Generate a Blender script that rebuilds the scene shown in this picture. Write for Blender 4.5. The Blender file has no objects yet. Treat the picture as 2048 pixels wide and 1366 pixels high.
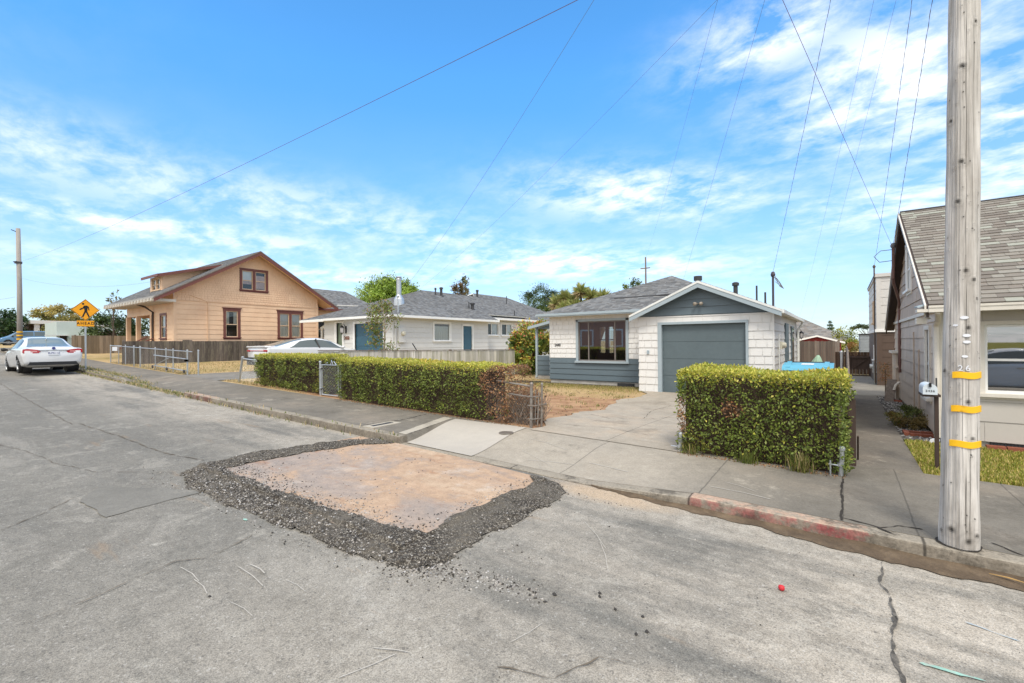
import bpy, math, random
import numpy as np
from mathutils import Vector as V3, Matrix
from math import radians as R, sin, cos, pi
rng = random.Random(7)
nr = np.random.default_rng(11)
scene = bpy.context.scene
COL = scene.collection
ORG = {}

def v(*a): return V3(a)

def zr(x):
    """height of the street: it climbs gently to the left"""
    d = -x
    if d < 0: return max(.0185*d, -.6)
    if d < 50: return .0185*d + .0002*d*d
    return min(1.425 + .013*(d-50), 2.2)

# ------------------------------------------------------------------ object helpers
def tag(o, label=None, cat=None, group=None, kind=None):
    if label: o['label'] = label
    if cat: o['category'] = cat
    if group: o['group'] = group
    if kind: o['kind'] = kind
    return o

def thing(name, label, cat, loc=(0, 0, 0), rz=0, group=None):
    o = bpy.data.objects.new(name, None)
    o.empty_display_size = .2
    COL.objects.link(o)
    o.location = loc; o.rotation_euler = (0, 0, rz)
    ORG[o.name] = V3((0, 0, 0)) if rz else V3(loc)
    return tag(o, label, cat, group)

def local_thing(name, label, cat, loc, rz=0, group=None):
    o = thing(name, label, cat, loc, rz, group)
    ORG[o.name] = V3((0, 0, 0))
    return o

def copy_tree(o, parent=None):
    c = o.copy(); COL.objects.link(c)
    if parent: c.parent = parent
    for ch in list(o.children): copy_tree(ch, c)
    return c

class MB:
    def __init__(s): s.v = []; s.f = []; s.m = []; s.c = []
    def vert(s, p): s.v.append((p[0], p[1], p[2])); return len(s.v)-1
    def face(s, idx, m=0, c=None): s.f.append(tuple(idx)); s.m.append(m); s.c.append(c)
    def poly(s, pts, m=0, c=None): s.face([s.vert(p) for p in pts], m, c)
    def obox(s, O, U, V, N, u0, u1, v0, v1, n0, n1, m=0, c=None):
        P = [O+U*a+V*b+N*d for d in (n0, n1) for b in (v0, v1) for a in (u0, u1)]
        i = [s.vert(p) for p in P]
        for q in ((0, 2, 3, 1), (4, 5, 7, 6), (0, 1, 5, 4), (2, 6, 7, 3), (0, 4, 6, 2), (1, 3, 7, 5)):
            s.face([i[k] for k in q], m, c)
    def box(s, x0, x1, y0, y1, z0, z1, m=0, c=None):
        s.obox(V3((0, 0, 0)), V3((1, 0, 0)), V3((0, 1, 0)), V3((0, 0, 1)), x0, x1, y0, y1, z0, z1, m, c)
    def prism(s, pts, off, m=0, c=None):
        """closed polygon pts extruded by vector off"""
        n = len(pts); a = [s.vert(p) for p in pts]; b = [s.vert(V3(p)+off) for p in pts]
        s.face(a[::-1], m, c); s.face(b, m, c)
        for i in range(n): j = (i+1) % n; s.face((a[i], a[j], b[j], b[i]), m, c)
    def tube(s, pts, r, n=8, m=0, c=None, cap=True):
        pts = [V3(p) for p in pts]
        rs = r if isinstance(r, (list, tuple)) else [r]*len(pts)
        prev = None; rings = []
        for k, p in enumerate(pts):
            d = (pts[min(k+1, len(pts)-1)]-pts[max(k-1, 0)])
            d = d.normalized() if d.length > 1e-9 else V3((0, 0, 1))
            if prev is None:
                a = V3((1, 0, 0)) if abs(d.x) < .9 else V3((0, 1, 0))
                e1 = d.cross(a).normalized()
            else:
                e1 = prev-d*prev.dot(d)
                e1 = e1.normalized() if e1.length > 1e-6 else d.orthogonal().normalized()
            prev = e1; e2 = d.cross(e1)
            rings.append([s.vert(p+(e1*cos(2*pi*i/n)+e2*sin(2*pi*i/n))*rs[k]) for i in range(n)])
        for A, B in zip(rings, rings[1:]):
            for i in range(n): j = (i+1) % n; s.face((A[i], A[j], B[j], B[i]), m, c)
        if cap: s.face(rings[0][::-1], m, c); s.face(rings[-1], m, c)
    def lathe(s, prof, O=(0, 0, 0), n=20, m=0, axis='z', c=None):
        O = V3(O); rings = []
        for r, h in prof:
            ring = []
            for i in range(n):
                a = 2*pi*i/n
                if axis == 'z': p = V3((r*cos(a), r*sin(a), h))
                elif axis == 'y': p = V3((r*cos(a), h, r*sin(a)))
                else: p = V3((h, r*cos(a), r*sin(a)))
                ring.append(s.vert(O+p))
            rings.append(ring)
        for A, B in zip(rings, rings[1:]):
            for i in range(n): j = (i+1) % n; s.face((A[i], A[j], B[j], B[i]), m, c)
        s.face(rings[0][::-1], m, c); s.face(rings[-1], m, c)
    def add(s, o, fn=lambda p: p):
        b = len(s.v); s.v += [tuple(fn(V3(p))) for p in o.v]
        s.f += [tuple(i+b for i in f) for f in o.f]; s.m += o.m; s.c += o.c
    def build(s, name, mats, parent=None, smooth=False, org=None, recalc=True):
        if not isinstance(mats, (list, tuple)): mats = [mats]
        me = bpy.data.meshes.new(name)
        if parent is not None: off = ORG.get(parent.name, V3((0, 0, 0)))
        else: off = V3(org) if org is not None else V3((0, 0, 0))
        me.from_pydata([(p[0]-off.x, p[1]-off.y, p[2]-off.z) for p in s.v], [], s.f)
        for mt in mats: me.materials.append(mt)
        me.polygons.foreach_set('material_index', s.m)
        if smooth: me.polygons.foreach_set('use_smooth', [True]*len(s.f))
        if any(c is not None for c in s.c):
            at = me.color_attributes.new('Col', 'FLOAT_COLOR', 'CORNER')
            buf = []
            for f, c in zip(s.f, s.c):
                c = c or (1, 1, 1)
                buf += [c[0], c[1], c[2], 1.0]*len(f)
            at.data.foreach_set('color', buf)
        if recalc:
            import bmesh
            bm = bmesh.new(); bm.from_mesh(me); bmesh.ops.recalc_face_normals(bm, faces=bm.faces); bm.to_mesh(me); bm.free()
        me.update()
        o = bpy.data.objects.new(name, me); COL.objects.link(o)
        if parent is not None: o.parent = parent; ORG[o.name] = off
        else: o.location = off; ORG[o.name] = off
        return o

def clip_poly(P, C):
    """clip polygon P (list of (u,v)) by convex CCW polygon C"""
    out = list(P)
    for i in range(len(C)):
        if not out: return []
        a = C[i]; b = C[(i+1) % len(C)]
        def sd(p): return (b[0]-a[0])*(p[1]-a[1])-(b[1]-a[1])*(p[0]-a[0])
        new = []
        for k in range(len(out)):
            p = out[k]; q = out[(k+1) % len(out)]; sp = sd(p); sq = sd(q)
            if sp >= -1e-9: new.append(p)
            if (sp > 1e-9 and sq < -1e-9) or (sp < -1e-9 and sq > 1e-9):
                t = sp/(sp-sq); new.append((p[0]+(q[0]-p[0])*t, p[1]+(q[1]-p[1])*t))
        out = new
    return out if len(out) > 2 else []

def sub_rects(r, holes):
    rs = [r]
    for (h0, h1, k0, k1) in holes:
        nx = []
        for (a, b, c, d) in rs:
            if b <= h0 or a >= h1 or d <= k0 or c >= k1: nx.append((a, b, c, d)); continue
            if a < h0: nx.append((a, h0, c, d))
            if b > h1: nx.append((h1, b, c, d))
            m0, m1 = max(a, h0), min(b, h1)
            if c < k0: nx.append((m0, m1, c, k0))
            if d > k1: nx.append((m0, m1, k1, d))
        rs = nx
    return rs

def tiles(mb, O, U, V, N, poly, course, wr, proud=.012, lip=.003, gap=.003, holes=(), colf=None, m=0, v0=None, seed=1, stagger=None, backing=True, bm=0, bc=None, vgap=0):
    """courses of boards / shingles lying on the plane O,U,V inside the convex polygon"""
    g = random.Random(seed)
    us = [p[0] for p in poly]; vs = [p[1] for p in poly]
    umin, umax, vmin, vmax = min(us), max(us), min(vs), max(vs)
    if backing:
        for (a, b, c, d) in sub_rects((umin, umax, vmin, vmax), holes):
            q = clip_poly([(a, c), (b, c), (b, d), (a, d)], poly)
            if q: mb.poly([O+U*x+V*y for x, y in q], bm, bc)
    y = vmin if v0 is None else v0
    row = 0
    while y < vmax:
        h = course
        u = umin - (g.random()*wr[1] if stagger is None else (row % 2)*stagger)
        while u < umax:
            w = g.uniform(*wr)
            a, b = u+gap/2, u+w-gap/2
            c = colf(g, row) if colf else None
            j = g.uniform(-.0015, .0015) if gap else 0
            for (ra, rb, rc, rd) in sub_rects((a, b, y+vgap, y+h), holes):
                q = clip_poly([(ra, rc), (rb, rc), (rb, rd), (ra, rd)], poly)
                if not q: continue
                top = []
                base = []
                for (x, yy) in q:
                    nn = lip + j + proud*(1-(yy-y)/h)
                    top.append(mb.vert(O+U*x+V*yy+N*nn)); base.append(mb.vert(O+U*x+V*yy+N*.0004))
                mb.face(top, m, c)
                n = len(q)
                for k in range(n):
                    kk = (k+1) % n; mb.face((base[k], base[kk], top[kk], top[k]), m, c)
            u += w
        y += h; row += 1

# ------------------------------------------------------------------ materials
class NT:
    def __init__(s, name):
        s.m = bpy.data.materials.new(name); s.m.use_nodes = True
        s.t = s.m.node_tree; s.n = s.t.nodes; s.b = s.n['Principled BSDF']
        s.out = s.n['Material Output']
    def node(s, typ, **k):
        n = s.n.new(typ)
        for a, b in k.items():
            if a.startswith('i_'):
                key = a[2:].replace('_', ' ')
                n.inputs[int(key) if key.isdigit() else key].default_value = b
            else: setattr(n, a, b)
        return n
    def link(s, a, b): s.t.links.new(a, b)
    def coords(s, scale=(1, 1, 1), world=False, rot=(0, 0, 0)):
        src = s.node('ShaderNodeNewGeometry').outputs['Position'] if world else s.node('ShaderNodeTexCoord').outputs['Object']
        mp = s.node('ShaderNodeMapping'); mp.inputs['Scale'].default_value = scale; mp.inputs['Rotation'].default_value = rot
        s.link(src, mp.inputs['Vector']); return mp.outputs[0]
    def noise(s, vec, scale, detail=4, rough=.55, dist=0):
        n = s.node('ShaderNodeTexNoise'); n.inputs['Scale'].default_value = scale; n.inputs['Detail'].default_value = detail
        n.inputs['Roughness'].default_value = rough; n.inputs['Distortion'].default_value = dist
        s.link(vec, n.inputs['Vector']); return n.outputs['Fac']
    def ramp(s, fac, stops, interp='LINEAR'):
        n = s.node('ShaderNodeValToRGB'); e = n.color_ramp; e.interpolation = interp
        while len(e.elements) < len(stops): e.elements.new(.5)
        for el, (p, c) in zip(e.elements, stops):
            el.position = p; el.color = (c[0], c[1], c[2], 1) if isinstance(c, (tuple, list)) else (c, c, c, 1)
        s.link(fac, n.inputs[0]); return n.outputs['Color']
    def mix(s, f, a, b, mode='MIX'):
        n = s.node('ShaderNodeMix', data_type='RGBA', blend_type=mode)
        for k, val in ((0, f), (6, a), (7, b)):
            sock = n.inputs[k]
            if hasattr(val, 'links'): s.link(val, sock)
            elif k == 0: sock.default_value = val
            else: sock.default_value = (val[0], val[1], val[2], 1) if isinstance(val, (tuple, list)) else (val, val, val, 1)
        return n.outputs[2]
    def math(s, op, a, b=0, c=0, clamp=False):
        n = s.node('ShaderNodeMath', operation=op, use_clamp=clamp)
        for k, val in enumerate((a, b, c)):
            if hasattr(val, 'links'): s.link(val, n.inputs[k])
            else: n.inputs[k].default_value = val
        return n.outputs[0]
    def bump(s, h, strength=.3, dist=.01):
        n = s.node('ShaderNodeBump'); n.inputs['Strength'].default_value = strength; n.inputs['Distance'].default_value = dist
        s.link(h, n.inputs['Height']); s.link(n.outputs[0], s.b.inputs['Normal'])
    def base(s, c):
        if hasattr(c, 'links'): s.link(c, s.b.inputs['Base Color'])
        else: s.b.inputs['Base Color'].default_value = (c[0], c[1], c[2], 1)
    def set(s, **k):
        for a, b in k.items():
            key = {'rough': 'Roughness', 'metal': 'Metallic', 'spec': 'Specular IOR Level', 'coat': 'Coat Weight', 'trans': 'Transmission Weight', 'emit': 'Emission Strength'}[a]
            if hasattr(b, 'links'): s.link(b, s.b.inputs[key])
            else: s.b.inputs[key].default_value = b
        return s
    def sep(s, vec):
        n = s.node('ShaderNodeSeparateXYZ'); s.link(vec, n.inputs[0]); return n.outputs
    def attr(s, name='Col'):
        n = s.node('ShaderNodeAttribute', attribute_name=name); return n.outputs['Color']

def dk(c, k): return tuple(x*k for x in c)

def surf(name, col, rough=.6, var=.12, scale=3, stretch=(1, 1, 1), bump=.15, bscale=40, bdist=.004, metal=0, spec=.35, dirt=None, dirt_amt=.3, dirt_scale=1.5, attr=False, coat=0, world=False):
    """one weathered paint / wood / metal: two octaves of tone variation, optional dirt, fine bump"""
    t = NT(name); co = t.coords(stretch, world)
    n1 = t.noise(co, scale, 6, .6); n2 = t.noise(co, scale*9, 3, .6)
    f = t.math('ADD', t.math('MULTIPLY', n1, .65), t.math('MULTIPLY', n2, .35))
    k = t.ramp(f, [(.3, 1-var), (.7, 1+var)])
    c = t.mix(1, t.attr() if attr else col, k, 'MULTIPLY')
    if attr and col: c = t.mix(1, c, col, 'MULTIPLY')
    if dirt:
        dn = t.noise(co, dirt_scale, 8, .68)
        c = t.mix(t.math('MULTIPLY', t.ramp(dn, [(.48, 0), (.68, 1)]), dirt_amt), c, dirt)
    t.base(c); t.set(rough=rough, metal=metal, spec=spec, coat=coat)
    if bump: t.bump(t.noise(co, bscale, 3, .6), bump, bdist)
    return t.m

def glass_mat(name, tint=(.92, .95, .94), amount=.6):
    t = NT(name); t.n.remove(t.b)
    g = t.node('ShaderNodeBsdfGlossy'); g.inputs['Roughness'].default_value = .015
    tr = t.node('ShaderNodeBsdfTransparent'); tr.inputs[0].default_value = (*tint, 1)
    fr = t.node('ShaderNodeFresnel'); fr.inputs[0].default_value = 1.55
    mx = t.node('ShaderNodeMixShader')
    f = t.math('ADD', t.math('MULTIPLY', fr.outputs[0], .9), .09*amount, clamp=True)
    t.link(f, mx.inputs[0]); t.link(tr.outputs[0], mx.inputs[1]); t.link(g.outputs[0], mx.inputs[2]); t.link(mx.outputs[0], t.out.inputs[0])
    return t.m

def leaf_mat(name, rough=.45, trans=.25):
    t = NT(name); co = t.coords()
    c = t.mix(1, t.attr(), t.ramp(t.noise(co, 30, 2), [(.3, .8), (.7, 1.2)]), 'MULTIPLY')
    t.base(c); t.set(rough=rough, spec=.4)
    tl = t.node('ShaderNodeBsdfTranslucent'); t.link(c, tl.inputs[0])
    mx = t.node('ShaderNodeMixShader'); mx.inputs[0].default_value = trans
    t.link(t.b.outputs[0], mx.inputs[1]); t.link(tl.outputs[0], mx.inputs[2]); t.link(mx.outputs[0], t.out.inputs[0])
    return t.m

M = {}
M['white_paint'] = surf('white_paint', (.80, .80, .78), .5, .05, 2, bump=.08)
M['white_shingle'] = surf('white_shingle', (.70, .70, .685), .6, .05, 1.2, (1, 1, 1), .25, 60, .003, dirt=(.55, .53, .5), dirt_amt=.18)
M['blue_grey'] = surf('blue_grey', (.115, .155, .18), .45, .06, 1.5, bump=.1)
M['door_grey'] = surf('door_grey', (.105, .14, .155), .5, .1, 1.1, bump=.1, dirt=(.16, .2, .21), dirt_amt=.25, dirt_scale=.8)
M['trim_grey'] = surf('trim_grey', (.34, .41, .45), .5, .06, 2, bump=.08)
M['fascia_white'] = surf('fascia_white', (.74, .76, .74), .5, .08, 3, bump=.1, dirt=(.42, .42, .38), dirt_amt=.3)
M['concrete_wall'] = surf('concrete_wall', (.42, .40, .36), .85, .2, 4, bump=.4, dirt=(.15, .14, .12), dirt_amt=.5)
M['dark'] = surf('dark_interior', (.03, .03, .03), .9, .1, 2, bump=0)
M['room'] = surf('room_wall', (.085, .065, .052), .8, .1, 1, bump=0)
M['room_dark'] = surf('room_dark', (.05, .04, .035), .8, .1, 1, bump=0)
M['glass'] = glass_mat('window_glass')
M['glass_strong'] = glass_mat('window_glass_reflective', (.5, .55, .56), 3.6)
M['black_metal'] = surf('black_metal', (.015, .015, .017), .4, .1, 5, metal=.3)
M['steel'] = surf('galvanised_steel', (.50, .53, .55), .38, .18, 12, bump=.15, metal=.75, dirt=(.3, .27, .23), dirt_amt=.4)
M['steel_rust'] = surf('weathered_steel', (.27, .25, .225), .55, .25, 14, bump=.25, metal=.5, dirt=(.2, .12, .07), dirt_amt=.7, dirt_scale=9)
M['vent_dark'] = surf('vent_metal', (.06, .06, .062), .6, .3, 9, metal=.3)
M['salmon'] = surf('salmon_paint', (.77, .535, .35), .6, .07, 1.2, (1, 1, 1), .15, 40, dirt=(.45, .22, .13), dirt_amt=.22, dirt_scale=.9)
M['maroon'] = surf('maroon_paint', (.16, .058, .045), .5, .12, 3, bump=.12)
M['tan_sash'] = surf('tan_sash', (.68, .49, .32), .5, .08, 3)
M['cream'] = surf('cream_house', (.64, .64, .62), .6, .05, 1, bump=.12, dirt=(.5, .5, .47), dirt_amt=.15)
M['teal_door'] = surf('teal_door', (.045, .115, .165), .45, .12, 2.5, bump=.1)
M['taupe'] = surf('taupe_siding', (.57, .475, .385), .65, .07, 1.4, (1, 1, .35), .2, 50, dirt=(.28, .235, .20), dirt_amt=.35, dirt_scale=1.2)
M['taupe_up'] = surf('taupe_upper', (.46, .36, .28), .65, .09, 1.6, (2, 2, .2), .2, 50, dirt=(.24, .19, .15), dirt_amt=.5, dirt_scale=2)
M['taupe_front'] = surf('taupe_front', (.50, .47, .43), .65, .05, 1.2, (1, 1, .5), .15, 50, dirt=(.36, .33, .29), dirt_amt=.2)
M['brown_paint'] = surf('brown_paint', (.10, .068, .052), .6, .1, 2, (1, 1, .3), .15)
M['choc'] = surf('chocolate_trim', (.055, .036, .028), .55, .12, 3)
M['cream_trim'] = surf('cream_trim', (.66, .62, .55), .5, .08, 4, dirt=(.4, .36, .3), dirt_amt=.25)
M['pale_siding'] = surf('pale_siding', (.58, .56, .53), .6, .05, 1.5, bump=.12)
M['curtain'] = surf('curtain_cloth', (.70, .69, .64), .9, .06, 6, (3, 3, .2), 0)
M['lace'] = surf('lace_curtain', (.62, .46, .44), .9, .25, 14, bump=0)
M['blind'] = surf('white_blind', (.72, .74, .75), .7, .04, 4)
M['wood_grey'] = surf('weathered_boards', (.20, .165, .14), .85, .35, 2.5, (7, 7, .5), .5, 30, dirt=(.09, .07, .055), dirt_amt=.6, dirt_scale=3, attr=False)
M['wood_attr'] = surf('fence_boards', None, .85, .30, 2.5, (9, 9, .5), .5, 30, dirt=(.07, .055, .045), dirt_amt=.45, dirt_scale=2.2, attr=True)
M['wood_lichen'] = surf('lichen_boards', None, .85, .25, 2.0, (6, 6, .7), .45, 30, dirt=(.33, .30, .20), dirt_amt=.45, dirt_scale=3, attr=True)
M['white_fence'] = surf('whitewashed_boards', None, .8, .12, 2.5, (6, 6, .4), .3, 30, dirt=(.16, .17, .07), dirt_amt=.75, dirt_scale=1.6, attr=True)
M['brown_fence'] = surf('brown_fence', (.075, .05, .04), .7, .2, 3, (5, 5, .5), .3)
M['roof'] = surf('roof_tabs', None, .9, .12, 20, (1, 1, 1), .6, 140, .004, attr=True, spec=.2)
M['rubber'] = surf('rubber', (.018, .018, .018), .75, .1, 8, bump=.1)
M['leaf'] = leaf_mat('leaf')
M['grass_blade'] = leaf_mat('grass_blade', .6, .3)
M['twig'] = surf('twigs', (.06, .04, .028), .9, .3, 12, bump=.4)
M['bark'] = surf('bark', (.12, .09, .07), .9, .3, 6, (1, 1, .3), .6, 25)
M['bark_pale'] = surf('pale_bark', (.40, .33, .25), .8, .2, 8, (1, 1, .4), .3, 25)
M['wire'] = surf('wire', (.15, .15, .16), .6, 0, 1, bump=0)
M['wire_red'] = surf('cable_maroon', (.16, .07, .075), .6, 0, 1, bump=0)
M['porch_dark'] = surf('porch_dark', (.10, .065, .045), .8, .2, 2)
M['brick'] = surf('brick', (.26, .085, .05), .85, .25, 9, bump=.4)
M['car_white'] = surf('car_white', (.68, .69, .70), .22, .02, 1, bump=0, coat=.6, spec=.5)
M['car_blue'] = surf('car_blue', (.085, .19, .33), .28, .03, 1, bump=0, coat=.5, spec=.5)
M['car_black'] = surf('car_black_trim', (.02, .02, .022), .45, .1, 4, bump=0)
M['car_glass'] = surf('car_glass', (.05, .075, .08), .06, .03, 1, bump=0, spec=.9)
M['car_glass_rear'] = surf('car_glass_rear', (.16, .20, .20), .08, .04, 1, bump=0, spec=.9)
M['red_lens'] = surf('red_lens', (.42, .012, .018), .15, .1, 4, bump=0, spec=.6, coat=.5)
M['clear_lens'] = surf('clear_lens', (.62, .60, .60), .15, .06, 4, bump=0, spec=.6, coat=.5)
M['chrome'] = surf('bright_metal', (.62, .63, .65), .22, .05, 4, bump=0, metal=.9)
M['rim'] = surf('wheel_alloy', (.30, .31, .32), .4, .1, 6, bump=0, metal=.5)
M['steel_dark'] = surf('dull_wire', (.26, .27, .28), .5, .1, 8, bump=0, metal=.4)
M['pink_lens'] = surf('pink_lens', (.60, .26, .26), .2, .1, 4, bump=0, coat=.4)
M['plate'] = surf('plate_white', (.72, .74, .78), .4, .03, 6, bump=0)
M['ink_blue'] = surf('ink_blue', (.05, .06, .22), .5, 0, 1, bump=0)
M['sign_yellow'] = surf('sign_yellow', (.85, .36, .012), .4, .03, 3, bump=0)
M['ink'] = surf('black_ink', (.012, .012, .012), .5, 0, 1, bump=0)
M['tape_yellow'] = surf('reflective_yellow', (.86, .48, .015), .4, .05, 9, bump=.1)
M['tape_dirty'] = surf('scuffed_yellow', (.86, .47, .015), .4, .05, 9, bump=.1, dirt=(.10, .05, .015), dirt_amt=.95, dirt_scale=9)
M['aqua'] = surf('aqua_plastic', (.12, .42, .58), .4, .04, 2, bump=.05)
M['aqua_dark'] = surf('blue_plastic', (.015, .22, .52), .4, .04, 2, bump=.05)
M['green_cloth'] = surf('green_cloth', (.34, .50, .38), .8, .12, 5, (4, 4, .6), .2, 30)
M['tan_metal'] = surf('beige_metal', (.58, .56, .46), .5, .06, 6)
M['rust_num'] = surf('rust_numerals', (.22, .07, .03), .6, .2, 20)
M['mailbox'] = surf('mailbox_paint', (.60, .66, .70), .4, .06, 5, bump=.05)
M['pink_house'] = surf('pink_stucco', (.52, .30, .22), .8, .08, 1)
M['red_shed'] = surf('red_shed', (.20, .022, .02), .7, .1, 3)
M['grey_green'] = surf('grey_green_stucco', (.46, .52, .48), .8, .06, 1.2, bump=.2)
M['cap_red'] = surf('red_cap', (.55, .03, .04), .5, .2, 20)

def winbox(root, O, U, V, N, u, w, z, h, trim=.11, sill=True, head=False, tm='white_paint', sm='white_paint', style='double', curtain=None, pane='glass', sash_w=.045, depth=.35, mull=0, name='window', crown=0, recess='dark', raised=0):
    """a window as part of a house: trim frame > sash, pane, curtain, reveal"""
    f = MB(); p = .035
    f.obox(O, U, V, N, u-trim, u, z-(0 if sill else trim), z+h, 0, p)
    f.obox(O, U, V, N, u+w, u+w+trim, z-(0 if sill else trim), z+h, 0, p)
    f.obox(O, U, V, N, u-trim-crown, u+w+trim+crown, z+h, z+h+trim*(1.25 if head else 1), 0, p+.004)
    if head: f.obox(O, U, V, N, u-trim-.05-crown, u+w+trim+.05+crown, z+h+trim*1.25, z+h+trim*1.25+.035, 0, p+.05)
    if sill: f.obox(O, U, V, N, u-trim-.03, u+w+trim+.03, z-.05, z, -.02, p+.05); f.obox(O, U, V, N, u-trim, u+w+trim, z-.05-trim*.6, z-.05, 0, p-.005)
    else: f.obox(O, U, V, N, u-trim, u+w+trim, z-trim, z, 0, p+.002)
    fr = f.build(name, M[tm], root)
    s = MB(); a = -.03
    lights = [(u, u+w)] if not mull else [(u+k*(w+mull)/2, u+k*(w+mull)/2+(w-mull)/2) for k in (0, 1)]
    if mull: s.obox(O, U, V, N, u+(w-mull)/2, u+(w+mull)/2, z, z+h, -.02, p-.003, 1)
    for li, (a0, a1) in enumerate(lights):
        s.obox(O, U, V, N, a0, a0+sash_w, z, z+h, a-.03, a+.02)
        s.obox(O, U, V, N, a1-sash_w, a1, z, z+h, a-.03, a+.02)
        s.obox(O, U, V, N, a0+sash_w, a1-sash_w, z, z+sash_w*1.3, a-.03, a+.02)
        s.obox(O, U, V, N, a0+sash_w, a1-sash_w, z+h-sash_w, z+h, a-.03, a+.02)
        if style == 'double': s.obox(O, U, V, N, a0+sash_w, a1-sash_w, z+h*.49-sash_w/2, z+h*.49+sash_w/2, a-.025, a+.03)
        if style == 'slider': s.obox(O, U, V, N, (a0+a1)/2-sash_w/2, (a0+a1)/2+sash_w/2, z+sash_w*1.3, z+h-sash_w, a-.025, a+.03)
    s.build('sash', [M[sm], M[tm]], fr)
    g = MB()
    for a0, a1 in lights:
        q = [(a0+.01, z+.01), (a1-.01, z+.01), (a1-.01, z+h-.01), (a0+.01, z+h-.01)]
        g.poly([O+U*x+V*y+N*(a-.005) for x, y in q])
    g.build('pane', M[pane], fr, recalc=False)
    r = MB()
    rect = [(u, z), (u+w, z), (u+w, z+h), (u, z+h)]
    b0 = [O+U*x+V*y+N*(a-.034) for x, y in rect]; b1 = [O+U*x+V*y+N*(-depth) for x, y in rect]
    r.poly(b1)
    for i in range(4): j = (i+1) % 4; r.poly([b0[i], b0[j], b1[j], b1[i]])
    r.build('reveal', M[recess], fr)
    if curtain:
        cb = MB()
        for (kind, c0, c1, d0, d1, mi) in curtain:
            # kind: 'flat' or 'fold' panels in fractions of the opening
            x0, x1, y0, y1 = u+w*c0, u+w*c1, z+h*d0, z+h*d1
            n = 28 if kind == 'fold' else 2
            for i in range(n):
                xa, xb = x0+(x1-x0)*i/n, x0+(x1-x0)*(i+1)/n
                da, db = ((.014*sin(i*1.9), .014*sin((i+1)*1.9)) if kind == 'fold' else (0, 0))
                cb.poly([O+U*xa+V*y0+N*(-.085+da), O+U*xb+V*y0+N*(-.085+db), O+U*xb+V*y1+N*(-.085+db), O+U*xa+V*y1+N*(-.085+da)], mi)
            if kind == 'tri':
                pass
        cb.build('curtain', [M['curtain'], M['blind'], M['lace'], M['wood_grey']], fr, smooth=False, recalc=False)
    return fr

X_, Y_, Z_ = V3((1, 0, 0)), V3((0, 1, 0)), V3((0, 0, 1))

def text_obj(name, s, O, U, V, N, size, mat, parent, depth=.004, sx=1, spacing=1, bold=0):
    """flat lettering as a mesh"""
    cu = bpy.data.curves.new(name, 'FONT'); cu.body = s; cu.size = size; cu.extrude = depth/2; cu.offset = bold; cu.align_x = 'CENTER'; cu.align_y = 'CENTER'; cu.space_character = spacing
    to = bpy.data.objects.new(name+'_tmp', cu); COL.objects.link(to)
    dg = bpy.context.evaluated_depsgraph_get(); me = bpy.data.meshes.new_from_object(to.evaluated_get(dg))
    bpy.data.objects.remove(to)
    off = ORG.get(parent.name, V3((0, 0, 0))) if parent else V3((0, 0, 0))
    for vv in me.vertices:
        p = vv.co.copy(); vv.co = O+U*(p.x*sx)+V*p.y+N*(p.z+depth/2)-off
    me.materials.clear(); me.materials.append(M[mat])
    o = bpy.data.objects.new(name, me); COL.objects.link(o)
    if parent: o.parent = parent; ORG[o.name] = off
    return o
# ================================================================== ground, street, pavements
def smooth(a, b, x):
    t = np.clip((np.asarray(x, float)-a)/(b-a), 0, 1); return t*t*(3-2*t)

def lot(x, y):
    base = zr(x)+.125
    k = float(smooth(7.2, 11, y))*float(smooth(-16.5, -12.8, x))*float(1-smooth(-.5, .3, x))
    return base*(1-k)+.112*k

def hz(x, y):
    if y < 5.0: return zr(x)-.06
    if y < 6.6: return zr(x)-.06
    return lot(x, y)

def axis(*segs):
    out = []
    for a, b, st in segs:
        n = max(1, int(round((b-a)/st))); out += [a+(b-a)*i/n for i in range(n)]
    return out+[segs[-1][1]]

def sheet(name, xs, ys, fz, mat, keep=None, kind='structure', org=None, thick=0):
    mb = MB(); idx = {}
    for j, y in enumerate(ys):
        for i, x in enumerate(xs): idx[i, j] = mb.vert((x, y, fz(x, y)))
    for j in range(len(ys)-1):
        for i in range(len(xs)-1):
            if keep and not keep((xs[i]+xs[i+1])/2, (ys[j]+ys[j+1])/2): continue
            mb.face((idx[i, j], idx[i+1, j], idx[i+1, j+1], idx[i, j+1]))
    o = mb.build(name, mat, None, smooth=True, org=org, recalc=False)
    return tag(o, kind=kind) if kind else o

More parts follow.
